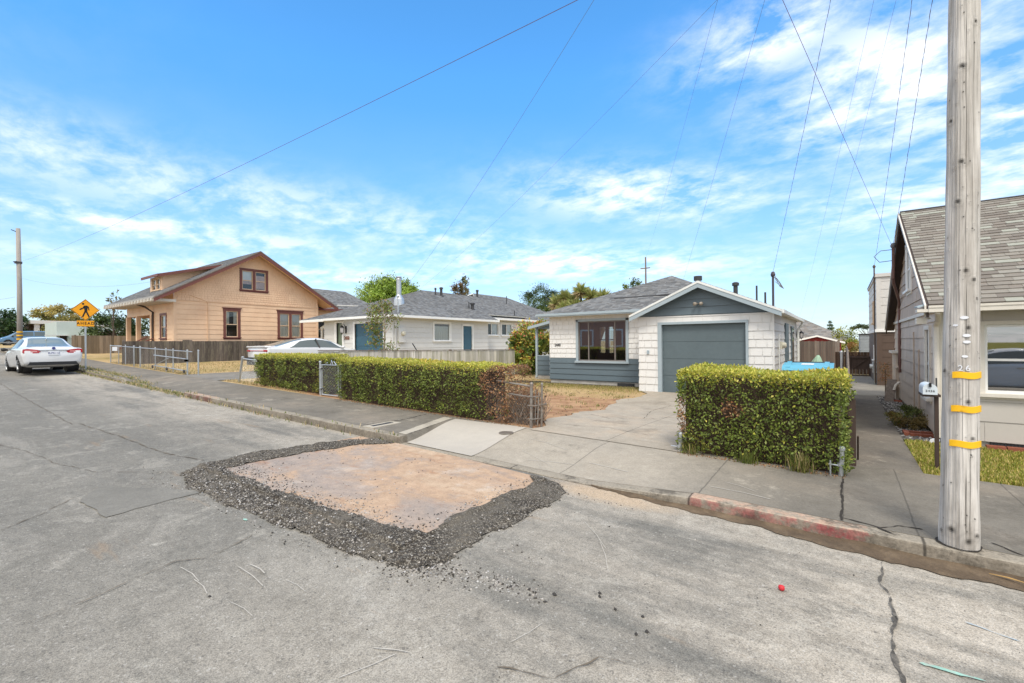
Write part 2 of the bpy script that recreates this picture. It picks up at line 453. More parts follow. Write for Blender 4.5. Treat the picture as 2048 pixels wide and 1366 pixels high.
def ground_mat():
    t = NT('ground_soil'); p = t.coords(world=True); X, Y, Z = t.sep(p)
    n1 = t.noise(p, .35, 6, .65); n2 = t.noise(p, 2.2, 6, .65); n3 = t.noise(p, 16, 5, .7); n4 = t.noise(p, 90, 3, .6)
    straw = t.mix(t.ramp(n2, [(.35, 0), (.65, 1)]), (.50, .36, .195), (.41, .31, .155))
    green = t.mix(t.ramp(n3, [(.3, 0), (.7, 1)]), (.12, .13, .03), (.24, .21, .06))
    dry = t.mix(t.ramp(n1, [(.50, 0), (.66, .8)]), straw, green)
    dirt = t.mix(t.ramp(n2, [(.3, 0), (.62, 1)]), (.25, .13, .075), (.47, .30, .18))
    # the front yard of the white house with the grey garage is mostly bare earth
    sx = t.math('MULTIPLY', t.ramp(t.math('MULTIPLY_ADD', X, 1/20, .75), [(.12, 0), (.14, 1)]), t.ramp(t.math('MULTIPLY_ADD', X, 1/20, .75), [(.74, 1), (.76, 0)]))
    wob = t.math('MULTIPLY_ADD', n2, 2.2, t.math('ADD', Y, -1.1))
    sy = t.ramp(t.math('MULTIPLY_ADD', wob, 1/20, 0), [(.60, 1), (.66, .12)])
    bare = t.math('MULTIPLY', t.math('MULTIPLY', sx, sy), t.ramp(n3, [(.22, .45), (.5, 1)]))
    c = t.mix(bare, dry, dirt)
    lawn = t.mix(t.ramp(n3, [(.3, 0), (.7, 1)]), (.13, .16, .025), (.36, .29, .07))
    c = t.mix(t.math('MULTIPLY', t.math('GREATER_THAN', X, .5), t.math('LESS_THAN', Y, 10.2)), c, lawn)
    c = t.mix(1, c, t.ramp(n4, [(.3, .72), (.7, 1.25)]), 'MULTIPLY')
    t.base(c); t.set(rough=.95, spec=.1); t.bump(t.math('ADD', n3, n4), .7, .02); return t.m

def road_mat():
    t = NT('old_asphalt'); p = t.coords(world=True); X, Y, Z = t.sep(p)
    st = t.coords((.35, 1.6, 1), world=True, rot=(0, 0, .12))
    n1 = t.noise(p, .28, 7, .62); n2 = t.noise(st, 1.1, 8, .68); n3 = t.noise(p, 6, 6, .7)
    vo = t.node('ShaderNodeTexVoronoi'); vo.inputs['Scale'].default_value = 170; t.link(p, vo.inputs['Vector'])
    ag = t.sep(vo.outputs['Color'])[0]
    vo2 = t.node('ShaderNodeTexVoronoi'); vo2.inputs['Scale'].default_value = 85; t.link(p, vo2.inputs['Vector'])
    ag2 = t.sep(vo2.outputs['Color'])[1]
    c = t.mix(t.ramp(n1, [(.3, 0), (.7, 1)]), (.150, .144, .128), (.208, .198, .174))
    # pale dust: strongest on the right, in streaks along the street, and along the kerb
    gx = t.ramp(t.math('MULTIPLY_ADD', X, 1/16, .72), [(.20, .05), (.45, .10), (.60, .42), (.76, .88)])
    gy = t.ramp(t.math('MULTIPLY_ADD', Y, 1/10, .25), [(.50, 0), (.66, .75)])
    amt = t.math('MAXIMUM', gx, t.math('MULTIPLY', gy, .8))
    dust = t.math('MULTIPLY', t.ramp(t.math('MULTIPLY_ADD', n2, .62, t.math('MULTIPLY', n1, .38)), [(.40, 0), (.53, 1)]), amt)
    c = t.mix(dust, c, t.mix(t.ramp(n3, [(.35, 0), (.65, 1)]), (.385, .342, .282), (.50, .452, .382)))
    # worn patches showing bluish grey and dark, oily ones
    c = t.mix(t.math('MULTIPLY', t.ramp(t.noise(st, .8, 8, .7), [(.58, 0), (.74, 1)]), .22), c, (.14, .14, .135))
    c = t.mix(t.math('MULTIPLY', t.ramp(t.noise(p, .9, 9, .72), [(.60, 0), (.72, 1)]), .55), c, (.43, .41, .37))
    # tyre-worn lanes, broad stains, bleached blotches
    lane = t.noise(t.coords((.10, 1.5, 1), world=True), 1.0, 4, .55)
    c = t.mix(t.math('MULTIPLY', t.ramp(lane, [(.50, 0), (.68, 1)]), .14), c, (.13, .125, .112))
    mid = t.noise(p, 11, 8, .72)
    c = t.mix(1, c, t.ramp(mid, [(.30, .80), (.50, 1), (.70, 1.16)]), 'MULTIPLY')
    c = t.mix(t.math('MULTIPLY', t.ramp(t.noise(p, 2.1, 9, .75, .5), [(.56, 0), (.61, 1)]), .28), c, (.42, .395, .345))
    c = t.mix(t.math('MULTIPLY', t.ramp(t.noise(p, 1.5, 9, .75, .5), [(.36, 1), (.42, 0)]), .30), c, (.12, .115, .10))
    big = t.noise(t.coords((.6, 1.1, 1), world=True, rot=(0, 0, .35)), .75, 9, .7, .8)
    c = t.mix(t.math('MULTIPLY', t.ramp(big, [(.56, 0), (.64, 1)]), .22), c, (.40, .375, .33))
    c = t.mix(t.math('MULTIPLY', t.ramp(big, [(.34, 1), (.43, 0)]), .35), c, (.135, .13, .118))
    sp = t.noise(p, 3.4, 4, .6, .4)
    c = t.mix(t.math('MULTIPLY', t.ramp(sp, [(.70, 0), (.76, 1)]), .4), c, (.56, .53, .47))
    c = t.mix(t.math('MULTIPLY', t.ramp(t.noise(st, 2.3, 6, .6), [(.64, 0), (.72, 1)]), .4), c, (.30, .215, .14))
    # tan sand washed out at the foot of the driveway
    dx = t.math('ADD', X, 2.15); dy = t.math('MULTIPLY', t.math('ADD', Y, -4.72), 3.2)
    rr = t.math('SQRT', t.math('ADD', t.math('MULTIPLY', dx, dx), t.math('MULTIPLY', dy, dy)))
    sand = t.ramp(t.math('MULTIPLY_ADD', n3, .5, t.math('MULTIPLY', rr, .8)), [(.55, 1), (1.0, 0)])
    c = t.mix(t.math('MULTIPLY', sand, .85), c, (.46, .355, .25))
    c = t.mix(1, c, t.ramp(ag, [(.0, .70), (.5, 1), (1, 1.28)]), 'MULTIPLY')
    c = t.mix(t.math('MULTIPLY', t.math('GREATER_THAN', ag2, .982), .25), c, (.62, .60, .56))
    c = t.mix(t.math('MULTIPLY', t.math('LESS_THAN', ag2, .03), .4), c, (.06, .06, .06))
    t.base(c); t.set(rough=.88, spec=.2)
    h = t.math('MULTIPLY_ADD', vo.outputs['Distance'], .8, t.math('MULTIPLY', n3, .8))
    t.bump(h, .4, .006); return t.m

def concrete_mat(name, a, b, pale=None, joints=(), speck=.3, tan=.0, stain=1):
    t = NT(name); p = t.coords(world=True); X, Y, Z = t.sep(p)
    n1 = t.noise(p, .8, 7, .65); n2 = t.noise(p, 5, 7, .72); n3 = t.noise(p, 45, 4, .7); n4 = t.noise(p, 190, 2, .6)
    c = t.mix(t.ramp(t.math('MULTIPLY_ADD', n1, .55, t.math('MULTIPLY', n2, .45)), [(.36, 0), (.64, 1)]), a, b)
    if pale:
        wx = t.math('MULTIPLY_ADD', n2, .8, t.math('ADD', X, -.4))
        k = t.math('MULTIPLY', t.ramp(t.math('MULTIPLY_ADD', wx, 1/10, .7), [(.14, 0), (.19, 1)]), t.ramp(t.math('MULTIPLY_ADD', wx, 1/10, .7), [(.50, 1), (.66, 0)]))
        c = t.mix(k, c, t.mix(t.ramp(n2, [(.3, 0), (.7, 1)]), pale, dk(pale, .78)))
    if tan:
        c = t.mix(t.math('MULTIPLY', t.ramp(n1, [(.5, 0), (.7, 1)]), tan), c, (.47, .33, .21))
    c = t.mix(t.math('MULTIPLY', t.ramp(t.noise(p, 1.7, 9, .75), [(.57, 0), (.68, 1)]), .42*stain), c, (.52, .47, .39))
    c = t.mix(t.math('MULTIPLY', t.ramp(t.noise(p, 1.2, 9, .7), [(.33, 1), (.44, 0)]), .5*stain), c, dk(a, .6))
    c = t.mix(1, c, t.ramp(t.math('MULTIPLY_ADD', n3, .5, t.math('MULTIPLY', n4, .5)), [(.3, 1-speck), (.7, 1+speck)]), 'MULTIPLY')
    for x0 in joints:
        d = t.math('ABSOLUTE', t.math('ADD', t.math('MULTIPLY_ADD', n2, .03, X), -x0-.015))
        c = t.mix(t.math('MULTIPLY', t.ramp(d, [(.003, 1), (.010, 0)]), .6), c, (.06, .055, .05))
    t.base(c); t.set(rough=.9, spec=.2); t.bump(t.math('ADD', n3, n4), .4, .006); return t.m

def kerb_mat():
    t = NT('kerb_concrete'); p = t.coords(world=True); X, Y, Z = t.sep(p)
    n2 = t.noise(p, 4, 7, .72); n3 = t.noise(p, 40, 4, .7)
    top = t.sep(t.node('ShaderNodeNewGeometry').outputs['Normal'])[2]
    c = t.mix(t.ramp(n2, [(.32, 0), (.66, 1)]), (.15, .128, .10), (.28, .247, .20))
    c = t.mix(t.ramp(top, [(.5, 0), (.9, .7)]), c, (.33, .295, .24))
    # faded red no-parking paint on two stretches
    k1 = t.math('MULTIPLY', t.math('GREATER_THAN', X, -1.32), t.math('LESS_THAN', t.math('MULTIPLY_ADD', n2, .5, X), .40))
    k2 = t.math('MULTIPLY', t.math('GREATER_THAN', X, -15), t.math('LESS_THAN', t.math('MULTIPLY_ADD', n2, 2, X), -11.8))
    paint = t.mix(t.ramp(n2, [(.35, 0), (.6, 1)]), (.25, .055, .06), (.31, .15, .125))
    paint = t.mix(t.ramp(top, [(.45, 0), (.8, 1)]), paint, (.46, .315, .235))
    c = t.mix(t.math('MULTIPLY', k1, t.ramp(t.noise(p, 9, 6, .7), [(.42, .05), (.56, .85)])), c, paint)
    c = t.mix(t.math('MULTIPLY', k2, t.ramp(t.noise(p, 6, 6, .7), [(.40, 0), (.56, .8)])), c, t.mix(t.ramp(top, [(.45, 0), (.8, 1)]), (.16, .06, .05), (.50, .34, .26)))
    for x0 in (-9.2, -7.35, -3.6, -1.31, .52, 2.4, -11.3, -13.2, -17, -22, -24, -26):
        d = t.math('ABSOLUTE', t.math('ADD', X, -x0))
        c = t.mix(t.math('MULTIPLY', t.ramp(d, [(.006, 1), (.014, 0)]), .8), c, (.04, .035, .03))
    # dark weathering
    c = t.mix(t.math('MULTIPLY', t.ramp(t.noise(p, 3.1, 8, .75), [(.50, 0), (.60, 1)]), t.math('MULTIPLY_ADD', t.math('GREATER_THAN', X, -3), .4, .3)), c, (.075, .066, .053))
    c = t.mix(1, c, t.ramp(n3, [(.3, .75), (.7, 1.25)]), 'MULTIPLY')
    t.base(c); t.set(rough=.9, spec=.2); t.bump(t.math('MULTIPLY_ADD', n2, 2, n3), .5, .01); return t.m

xs = axis((-900, -120, 130), (-120, -44, 4), (-44, -30, 1), (-30, 6, .3), (6, 40, 3), (40, 900, 140))
ys = axis((-400, -40, 90), (-40, 4, 11), (4, 6.6, .65), (6.6, 16, .3), (16, 40, 1.2), (40, 120, 10), (120, 1200, 180))
gn = {}
def gz(x, y):
    return hz(x, y) - (.04 if y > 6.6 and (-4.3 < x < -1.75 or .05 < x < .85) else 0) + (0 if y < 6.6 or x < -44 else .012*sin(x*2.1+sin(y*1.7)*2)*sin(y*1.9))
M['ground'] = ground_mat()
sheet('ground', xs, ys, gz, M['ground'])
M['road'] = road_mat()
rx = axis((-150, -44, 4), (-44, -12, 1), (-12, 4, .25), (4, 60, 3)); ry = axis((-9, 0, 1.5), (0, 4.9, .25))
sheet('road', rx, ry, lambda x, y: zr(x)+(.004*sin(x*3.1+y*2)*sin(y*2.7+x) if x > -20 and 0 < y < 4.85 else 0), M['road'])

def kh(x):
    if x < -21: return .12
    if x < -20.4: return .12-.10*(x+21)/.6
    if x < -14.95: return .02
    if x < -5.84: return .125
    if x < -2.5: return .014
    if x < -1.31: return .014+.085*(x+2.5)/1.19
    return .112
kx = axis((-120, -30, 3), (-30, -21, .5), (-21, -15.2, .2), (-15.2, -14.8, .04), (-14.8, -6, .15), (-6, -5.7, .03), (-5.7, -1.4, .1), (-1.4, -1.2, .03), (-1.2, 4, .1), (4, 60, 3))
mb = MB(); rings = []
for x in kx:
    h = kh(x); z = zr(x); w = .006*sin(x*5)+.004*sin(x*13)
    r_ = min(.02, h*.4)
    prof = [(4.895+w, -.05), (4.90+w, h*.55), (4.905+w, h-r_), (4.912+w, h-r_*.35), (4.93+w, h), (5.065, h+.002)]
    rings.append([mb.vert((x, y, z+q)) for y, q in prof])
for A, B in zip(rings, rings[1:]):
    for i in range(5): mb.face((A[i], B[i], B[i+1], A[i+1]))
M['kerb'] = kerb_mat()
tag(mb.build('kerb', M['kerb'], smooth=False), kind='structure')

def sw_h(x, y):
    h = kh(x+(.39*min(1, max(0, (y-5.05)/1.5)) if -7 < x < -5 else 0)); t = float(smooth(5.06, 6.45, y))
    return zr(x)+h+(.14-h)*t
joints = (-24, -22.3, -20.5, -18.5, -16.4, -14.95, -13.2, -11.4, -9.5, -7.25, -2.95, -1.25, -.012, .5, 1.42, 2.6, 4)
M['sidewalk'] = concrete_mat('pavement_concrete', (.142, .129, .108), (.222, .203, .172), pale=(.385, .345, .285), joints=joints, tan=.12)
swx = axis((-60, -30, 2), (-30, -15.2, .4), (-15.2, -14.8, .05), (-14.8, -6.6, .3), (-6.6, -5.7, .025), (-5.7, -1.4, .15), (-1.4, -1.2, .04), (-1.2, 0, .2), (0, 6, .25), (6, 40, 3))
swy = axis((5.065, 6.5, .12), (6.5, 6.75, .25))
sheet('sidewalk', swx, swy, lambda x, y: sw_h(x, y)+.004, M['sidewalk'])
sheet('sidewalk_right', axis((0, 6, .4), (6, 40, 4)), [6.75, 7.05, 7.37], lambda x, y: zr(x)+.144, M['sidewalk'])
# pale fresh slab at the foot of the driveway
def in_poly(px, py, poly):
    px = np.asarray(px, float); py = np.asarray(py, float); ins = np.zeros(px.shape, bool); n = len(poly)
    for i in range(n):
        x1, y1 = poly[i]; x2, y2 = poly[(i+1) % n]
        if y1 == y2: continue
        c = ((y1 > py) != (y2 > py)) & (px < (x2-x1)*(py-y1)/(y2-y1)+x1); ins ^= c
    return ins
def d_poly(px, py, poly):
    px = np.asarray(px, float); py = np.asarray(py, float); best = np.full(px.shape, 1e9); n = len(poly)
    for i in range(n):
        x1, y1 = poly[i]; x2, y2 = poly[(i+1) % n]; dx, dy = x2-x1, y2-y1
        t = np.clip(((px-x1)*dx+(py-y1)*dy)/(dx*dx+dy*dy), 0, 1)
        best = np.minimum(best, np.hypot(px-x1-t*dx, py-y1-t*dy))
    return best
def quad_sheet(name, A, B, C_, D, n, m, fz, mat, kind='structure', edge=0):
    """sheet over the quad A-B-C-D (B next to A along u); edges can be made ragged"""
    mb = MB(); idx = {}
    for j in range(m+1):
        for i in range(n+1):
            u, w = i/n, j/m
            x = (A[0]*(1-u)+B[0]*u)*(1-w)+(D[0]*(1-u)+C_[0]*u)*w; y = (A[1]*(1-u)+B[1]*u)*(1-w)+(D[1]*(1-u)+C_[1]*u)*w
            if edge and (i in (0, n) or j in (0, m)): x += rng.uniform(-edge, edge); y += rng.uniform(-edge, edge)
            idx[i, j] = mb.vert((x, y, fz(x, y)))
    for j in range(m):
        for i in range(n): mb.face((idx[i, j], idx[i+1, j], idx[i+1, j+1], idx[i, j+1]))
    return tag(mb.build(name, mat, smooth=True, recalc=False), kind=kind)
M['new_slab'] = concrete_mat('fresh_concrete', (.40, .37, .325), (.46, .425, .37), speck=.08, stain=.15)
quad_sheet('new_concrete_slab', (-5.78, 5.0), (-4.38, 5.0), (-4.56, 6.70), (-6.14, 6.55), 40, 20, lambda x, y: max(sw_h(x, y), zr(x)+.012)+.012, M['new_slab'])
M['slab_edge'] = concrete_mat('slab_edge', (.36, .33, .275), (.47, .43, .36), speck=.2)
quad_sheet('slab_border', (-6.06, 5.07), (-5.87, 5.07), (-6.26, 6.58), (-6.48, 6.58), 3, 14, lambda x, y: sw_h(x, y)+.008, M['slab_edge'], edge=.006)
def drive_z(x, y): return lot(x, y)+.022
M['drive'] = concrete_mat('driveway_concrete', (.30, .262, .21), (.43, .385, .32), tan=.4, joints=(-3.0,), speck=.25)
mb = MB(); idx = {}; n = 26
yy = axis((6.6, 14.62, .16))
for j, y in enumerate(yy):
    xl = -4.55-.32*float(smooth(7, 12, y))-.12*sin(y*1.7)-.08*sin(y*4.3)+rng.uniform(-.05, .05)-(.55*float(smooth(13.4, 14.6, y)))
    xr = -1.62+rng.uniform(-.03, .03)
    for i in range(n+1): x = xl+(xr-xl)*i/n; idx[i, j] = mb.vert((x, y, drive_z(x, y)+.006))
for j in range(len(yy)-1):
    for i in range(n): mb.face((idx[i, j], idx[i+1, j], idx[i+1, j+1], idx[i, j+1]))
tag(mb.build('driveway', M['drive'], smooth=True, recalc=False), kind='structure')
M['path'] = concrete_mat('path_concrete', (.13, .118, .10), (.20, .182, .156), speck=.35, tan=.08)
sheet('path', axis((.13, .78, .11)), axis((7.37, 25.7, .5)), lambda x, y: .125, M['path'])
M['path_far'] = concrete_mat('path_far_concrete', (.19, .172, .148), (.27, .25, .215))
sheet('path_landing', [.13, .4, .7, 1.0, 1.24], axis((16.85, 25.6, .8)), lambda x, y: .131, M['path_far'])
M['soil'] = surf('dark_soil', (.045, .035, .028), .95, .35, 8, bump=.8, bscale=50, bdist=.015)
quad_sheet('flower_bed', (-11.4, 15.25), (-5.46, 15.2), (-5.46, 15.92), (-11.4, 16.3), 60, 5, lambda x, y: lot(x, y)+.016, M['soil'], edge=.05)
# driveway of the pale house on the left
M['drive_left'] = concrete_mat('neighbour_drive', (.17, .16, .142), (.24, .225, .2))
sheet('neighbour_driveway', axis((-20.9, -17.6, .4)), axis((6.75, 14.3, .5)), lambda x, y: lot(x, y)+.016, M['drive_left'])
sheet('far_forecourt', axis((-62, -44, 2)), axis((6.75, 9.6, .6)), lambda x, y: lot(x, y)+.02, M['drive_left'])

# ---- steel road plate, crumbled asphalt berm, loose stones
outer = [(-6.80, 2.16), (-6.12, 2.02), (-5.36, 2.03), (-4.53, 2.10), (-3.73, 2.15), (-3.19, 2.17), (-2.70, 2.27), (-2.50, 2.43), (-2.52, 2.79), (-2.52, 3.26), (-2.48, 4.06), (-2.52, 4.55), (-2.76, 4.75), (-3.2, 4.80), (-3.15, 4.70), (-3.0, 4.52), (-3.04, 3.79), (-3.06, 3.17), (-2.99, 2.80), (-3.49, 2.70), (-4.06, 2.64), (-5.10, 2.58), (-6.48, 2.58), (-6.41, 3.55), (-6.22, 4.43), (-5.86, 4.78), (-5.86, 4.89), (-6.38, 4.90), (-6.93, 4.00), (-7.15, 3.20), (-7.0, 2.53)]
def plate_mat():
    t = NT('rusty_plate'); p = t.coords(world=True); X, Y, Z = t.sep(p)
    st = t.coords((.7, 1.5, 1), world=True, rot=(0, 0, .5))
    n1 = t.noise(st, .9, 8, .65, .6); n2 = t.noise(p, 7, 7, .7); n3 = t.noise(p, 60, 3, .6)
    g = t.ramp(t.math('MULTIPLY_ADD', Y, .45, -1.2), [(.05, -.0), (.8, .3)])
    c = t.ramp(t.math('ADD', t.math('MULTIPLY_ADD', n1, .8, t.math('MULTIPLY', n2, .2)), t.math('MULTIPLY', g, .35)), [(.36, (.27, .232, .205)), (.5, (.345, .275, .225)), (.60, (.42, .29, .195)), (.76, (.50, .385, .275))])
    c = t.mix(t.math('MULTIPLY', t.ramp(t.noise(st, 2.6, 9, .7), [(.58, 0), (.68, 1)]), .5), c, (.30, .135, .06))
    c = t.mix(t.math('MULTIPLY', t.ramp(t.noise(p, 1.6, 6, .7), [(.57, 0), (.70, 1)]), .6), c, (.50, .44, .38))
    sc = t.noise(t.coords((1.2, 14, 1), world=True, rot=(0, 0, .9)), 2.2, 6, .7)
    c = t.mix(t.math('MULTIPLY', t.ramp(sc, [(.60, 0), (.68, 1)]), .35), c, (.55, .44, .34))
    c = t.mix(t.math('MULTIPLY', t.ramp(t.noise(p, 4.5, 8, .75), [(.62, 0), (.67, 1)]), .5), c, (.24, .13, .075))
    c = t.mix(t.math('MULTIPLY', t.ramp(t.noise(p, 22, 5, .7), [(.66, 0), (.70, 1)]), .6), c, (.12, .085, .06))
    c = t.mix(1, c, t.ramp(t.math('MULTIPLY_ADD', n2, .5, t.math('MULTIPLY', n3, .5)), [(.3, .72), (.7, 1.25)]), 'MULTIPLY')
    t.base(c); t.set(rough=t.ramp(n1, [(.3, .62), (.7, .85)]), spec=.25); t.bump(n2, .12, .01); return t.m
pl = [(-6.85, 2.40), (-2.96, 2.44), (-2.93, 4.74), (-4.3, 4.84), (-5.84, 4.87), (-6.75, 4.80)]
mb = MB(); mb.prism([V3((x, y, zr(x)+.006)) for x, y in pl], V3((0, 0, .02)))
tag(mb.build('road_plate', plate_mat(), org=(-4.9, 3.6, zr(-4.9))), 'large rusty steel road plate covering a trench in the street', 'steel plate')

gx_ = np.arange(-7.3, -2.3, .035); gy_ = np.arange(1.9, 5.0, .035)
GX, GY = np.meshgrid(gx_, gy_)
wobx = GX+.02*np.sin(GY*9+GX*3)+.012*np.sin(GX*23+GY*17); woby = GY+.018*np.sin(GX*7)+.010*np.sin(GX*29+1)+.009*np.sin(GX*53+GY*31)
ins = in_poly(wobx, woby, outer); dd = d_poly(wobx, woby, outer)
hgt = np.where(ins, np.minimum(dd*.26, .026+.012*np.sin(GX*14+GY*11)), -1.)
hgt = np.where(ins, hgt+nr.uniform(-.003, .006, GX.shape)*np.clip(dd*12, 0, 1)+.006*np.sin(GX*41)*np.sin(GY*37), hgt)
mb = MB(); idx = -np.ones(GX.shape, int)
on_plate = in_poly(GX, GY, pl)
for j in range(GX.shape[0]):
    for i in range(GX.shape[1]):
        if ins[j, i]: idx[j, i] = mb.vert((GX[j, i], GY[j, i], zr(GX[j, i])+(.030 if on_plate[j, i] else .004)+max(.002, hgt[j, i])))
for j in range(GX.shape[0]-1):
    for i in range(GX.shape[1]-1):
        q = (idx[j, i], idx[j, i+1], idx[j+1, i+1], idx[j+1, i])
        if min(q) >= 0: mb.face(q)
def berm_mat():
    t = NT('crumbled_asphalt'); p = t.coords(world=True)
    vo = t.node('ShaderNodeTexVoronoi'); vo.inputs['Scale'].default_value = 95; t.link(p, vo.inputs['Vector'])
    a = t.sep(vo.outputs['Color'])[0]; n = t.noise(p, 2.2, 5, .6)
    c = t.ramp(a, [(0, (.036, .031, .025)), (.5, (.078, .066, .053)), (.76, (.165, .145, .115)), (1, (.42, .385, .33))])
    c = t.mix(t.ramp(n, [(.42, 0), (.66, .65)]), c, (.20, .178, .145))
    t.base(c); t.set(rough=.9, spec=.25); t.bump(t.math('SUBTRACT', 1, vo.outputs['Distance']), .9, .02); return t.m
tag(mb.build('asphalt_berm', berm_mat(), smooth=False, recalc=False), 'low berm of dark crumbled asphalt packed round the steel plate', 'berm', kind='stuff')

def stones(n, sampler, lo, hi, colf, flat=.75):
    """many small angular stones in one mesh"""
    oct_ = np.array([(1, 0, 0), (0, 1, 0), (-1, 0, 0), (0, -1, 0), (.1, .1, 1), (-.1, 0, -1)], float)
    fc = [(0, 1, 4), (1, 2, 4), (2, 3, 4), (3, 0, 4), (1, 0, 5), (2, 1, 5), (3, 2, 5), (0, 3, 5)]
    mb = MB()
    for _ in range(n):
        q = sampler()
        if q is None: continue
        x, y, z = q; s = lo+(hi-lo)*rng.random()**2.8; a = rng.uniform(0, pi)
        vs = oct_*nr.uniform(.65, 1.25, (6, 3))*s*np.array([1, .8, flat]); ca, sa = cos(a), sin(a)
        b = len(mb.v)
        for w in vs: mb.v.append((x+w[0]*ca-w[1]*sa, y+w[0]*sa+w[1]*ca, z+w[2]+s*.35))
        c = colf()
        for f in fc: mb.f.append(tuple(k+b for k in f)); mb.m.append(0); mb.c.append(c)
    return mb
M['stone'] = surf('stones', None, .85, .2, 30, bump=.4, bscale=120, attr=True)
def scol():
    r = rng.random()
    if r < .38: k = rng.uniform(.025, .08); return (k, k*.9, k*.78)
    k = rng.uniform(.12, .5); w_ = rng.uniform(.8, .98); return (k, k*(.5+.5*w_), k*w_)
def berm_pt():
    while True:
        x, y = rng.uniform(-7.2, -2.4), rng.uniform(1.95, 4.9)
        if rng.random() < .6: y = 2.0+abs(rng.gauss(0, .3))
        j = int((y-1.9)/.035); i = int((x+7.3)/.035)
        if 0 <= j < GX.shape[0] and 0 <= i < GX.shape[1] and ins[j, i]:
            return x, y, zr(x)+(.026 if on_plate[j, i] else 0)+max(.002, hgt[j, i])-.002
stones_a = stones(7500, berm_pt, .003, .015, scol)
def spill_pt():
    r = rng.random()
    if r < .48:    # on the plate next to the berm
        x = rng.uniform(-6.4, -3.0); y = 2.60+abs(rng.gauss(0, .17))
        if rng.random() < .16: x, y = -3.04-abs(rng.gauss(0, .10)), rng.uniform(2.7, 4.6)
        if rng.random() < .05: x, y = rng.uniform(-6.3, -5.9), rng.uniform(2.6, 4.8)
        if rng.random() < .15: y = rng.uniform(2.7, 4.6)
        return x, min(y, 4.6), zr(x)+.026
    if r < .86:    # tail on the street to the right
        t = rng.random()**1.8; x = -2.75+1.0*t+rng.gauss(0, .10); y = 2.38+.22*t+rng.gauss(0, .11*(1-.4*t)); return x, y, zr(x)
    a = rng.choice([(-6.5, 1.98), (-5.5, 1.98), (-4.5, 2.03), (-3.6, 2.1), (-2.45, 3), (-2.42, 4), (-2.4, 4.5), (-3, 2.1)])
    x = a[0]+rng.gauss(0, .45); y = a[1]+rng.gauss(0, .07)
    return x, y, zr(x)
stones_b = stones(5200, spill_pt, .003, .013, scol)
def stray():
    x = rng.uniform(-9, 1.2); y = rng.uniform(1.6, 4.6); return x, y, zr(x)
stones_c = stones(130, stray, .004, .011, scol)
for pos in ((-1.90, 2.57), (-1.77, 2.62), (-1.61, 2.56), (-1.60, 2.67), (-1.34, 2.83), (-1.20, 2.76), (-1.03, 2.79), (-.96, 2.66), (-1.36, 2.87), (-1.0, 2.6), (-3.44, 1.27)):
    stones_c.add(stones(1, lambda: (pos[0], pos[1], zr(pos[0])), .015, .022, lambda: (.045, .042, .04)))
stones_a.add(stones_b); stones_a.add(stones_c)
tag(stones_a.build('gravel', M['stone'], recalc=False), 'loose dark and pale gravel lying over the berm and spilling right onto the street', 'gravel', kind='stuff')

def clod():
    x, y = rng.uniform(-11, -4.7), rng.uniform(7.0, 15); return x, y, lot(x, y)+.004
def ccol():
    k = rng.choice([.10, .16, .24, .34])*rng.uniform(.8, 1.2); return (k, k*.68, k*.44)
tag(stones(900, clod, .008, .032, ccol, .5).build('yard_debris', M['stone'], recalc=False), 'small dirt clods and bits of bark scattered over the bare yard', 'debris', kind='stuff')
# ---- thin things lying on the pavements
def strip(pts, w, z, jit=.3, seed=1):
    g = random.Random(seed); mb = MB(); L = []; Rr = []
    # resample
    P = [V3((x, y, 0)) for x, y in pts]; Q = []
    for a, b in zip(P, P[1:]):
        n = max(1, int((b-a).length/.02))
        for i in range(n): Q.append(a.lerp(b, i/n))
    Q.append(P[-1])
    ph = [g.uniform(0, 6.28) for _ in range(4)]; acc = 0
    for k, p in enumerate(Q):
        d = (Q[min(k+1, len(Q)-1)]-Q[max(k-1, 0)]).normalized(); nn = V3((-d.y, d.x, 0))
        e = .12 if k in (0, len(Q)-1) else 1
        acc += (Q[k]-Q[k-1]).length if k else 0
        wob = .022*sin(acc*7+ph[0])+.012*sin(acc*19+ph[1])+.006*sin(acc*47+ph[2])
        ww = w*e*max(.15, 1+jit*(.55*sin(acc*13+ph[3])+.45*sin(acc*37+ph[0])+g.uniform(-.35, .35))); off = nn*wob*min(1, jit*1.2)*.45
        a, b = p+off+nn*ww/2, p+off-nn*ww/2
        L.append(mb.vert((a.x, a.y, z(a.x, a.y)))); Rr.append(mb.vert((b.x, b.y, z(b.x, b.y))))
    for i in range(len(L)-1): mb.face((Rr[i], Rr[i+1], L[i+1], L[i]))
    return mb
zroad = lambda x, y: zr(x)+.0085
zwalk = lambda x, y: sw_h(x, y)+.009
M['tar'] = surf('tar', (.085, .078, .068), .9, .45, 14, bump=.5, dirt=(.22, .2, .17), dirt_amt=.8, dirt_scale=14)
M['crack'] = surf('crack_dark', (.035, .03, .025), .95, .3, 9, bump=0)
M['crack_rust'] = surf('crack_rusty', (.14, .115, .085), .95, .4, 5, bump=0)
M['scuff'] = surf('pale_scuff', (.46, .43, .38), .9, .2, 20, bump=0)
M['teal_paint'] = surf('teal_spray', (.27, .46, .39), .9, .3, 14, bump=0, dirt=(.40, .37, .32), dirt_amt=.9, dirt_scale=16)
M['blue_paint'] = surf('blue_spray', (.36, .44, .50), .9, .3, 14, bump=0, dirt=(.42, .39, .33), dirt_amt=.9, dirt_scale=16)
mb = MB()
mb.add(strip([(.23, 4.62), (.215, 4.19), (.25, 4.05), (.24, 3.70)], .010, zroad, 1.2, 3)); mb.add(strip([(.24, 3.75), (.22, 3.35), (.235, 3.16), (.23, 2.9), (.25, 2.5)], .015, zroad, 1.3, 4))
tag(mb.build('tar_seam', M['tar'], recalc=False), kind='structure')
mb = MB()
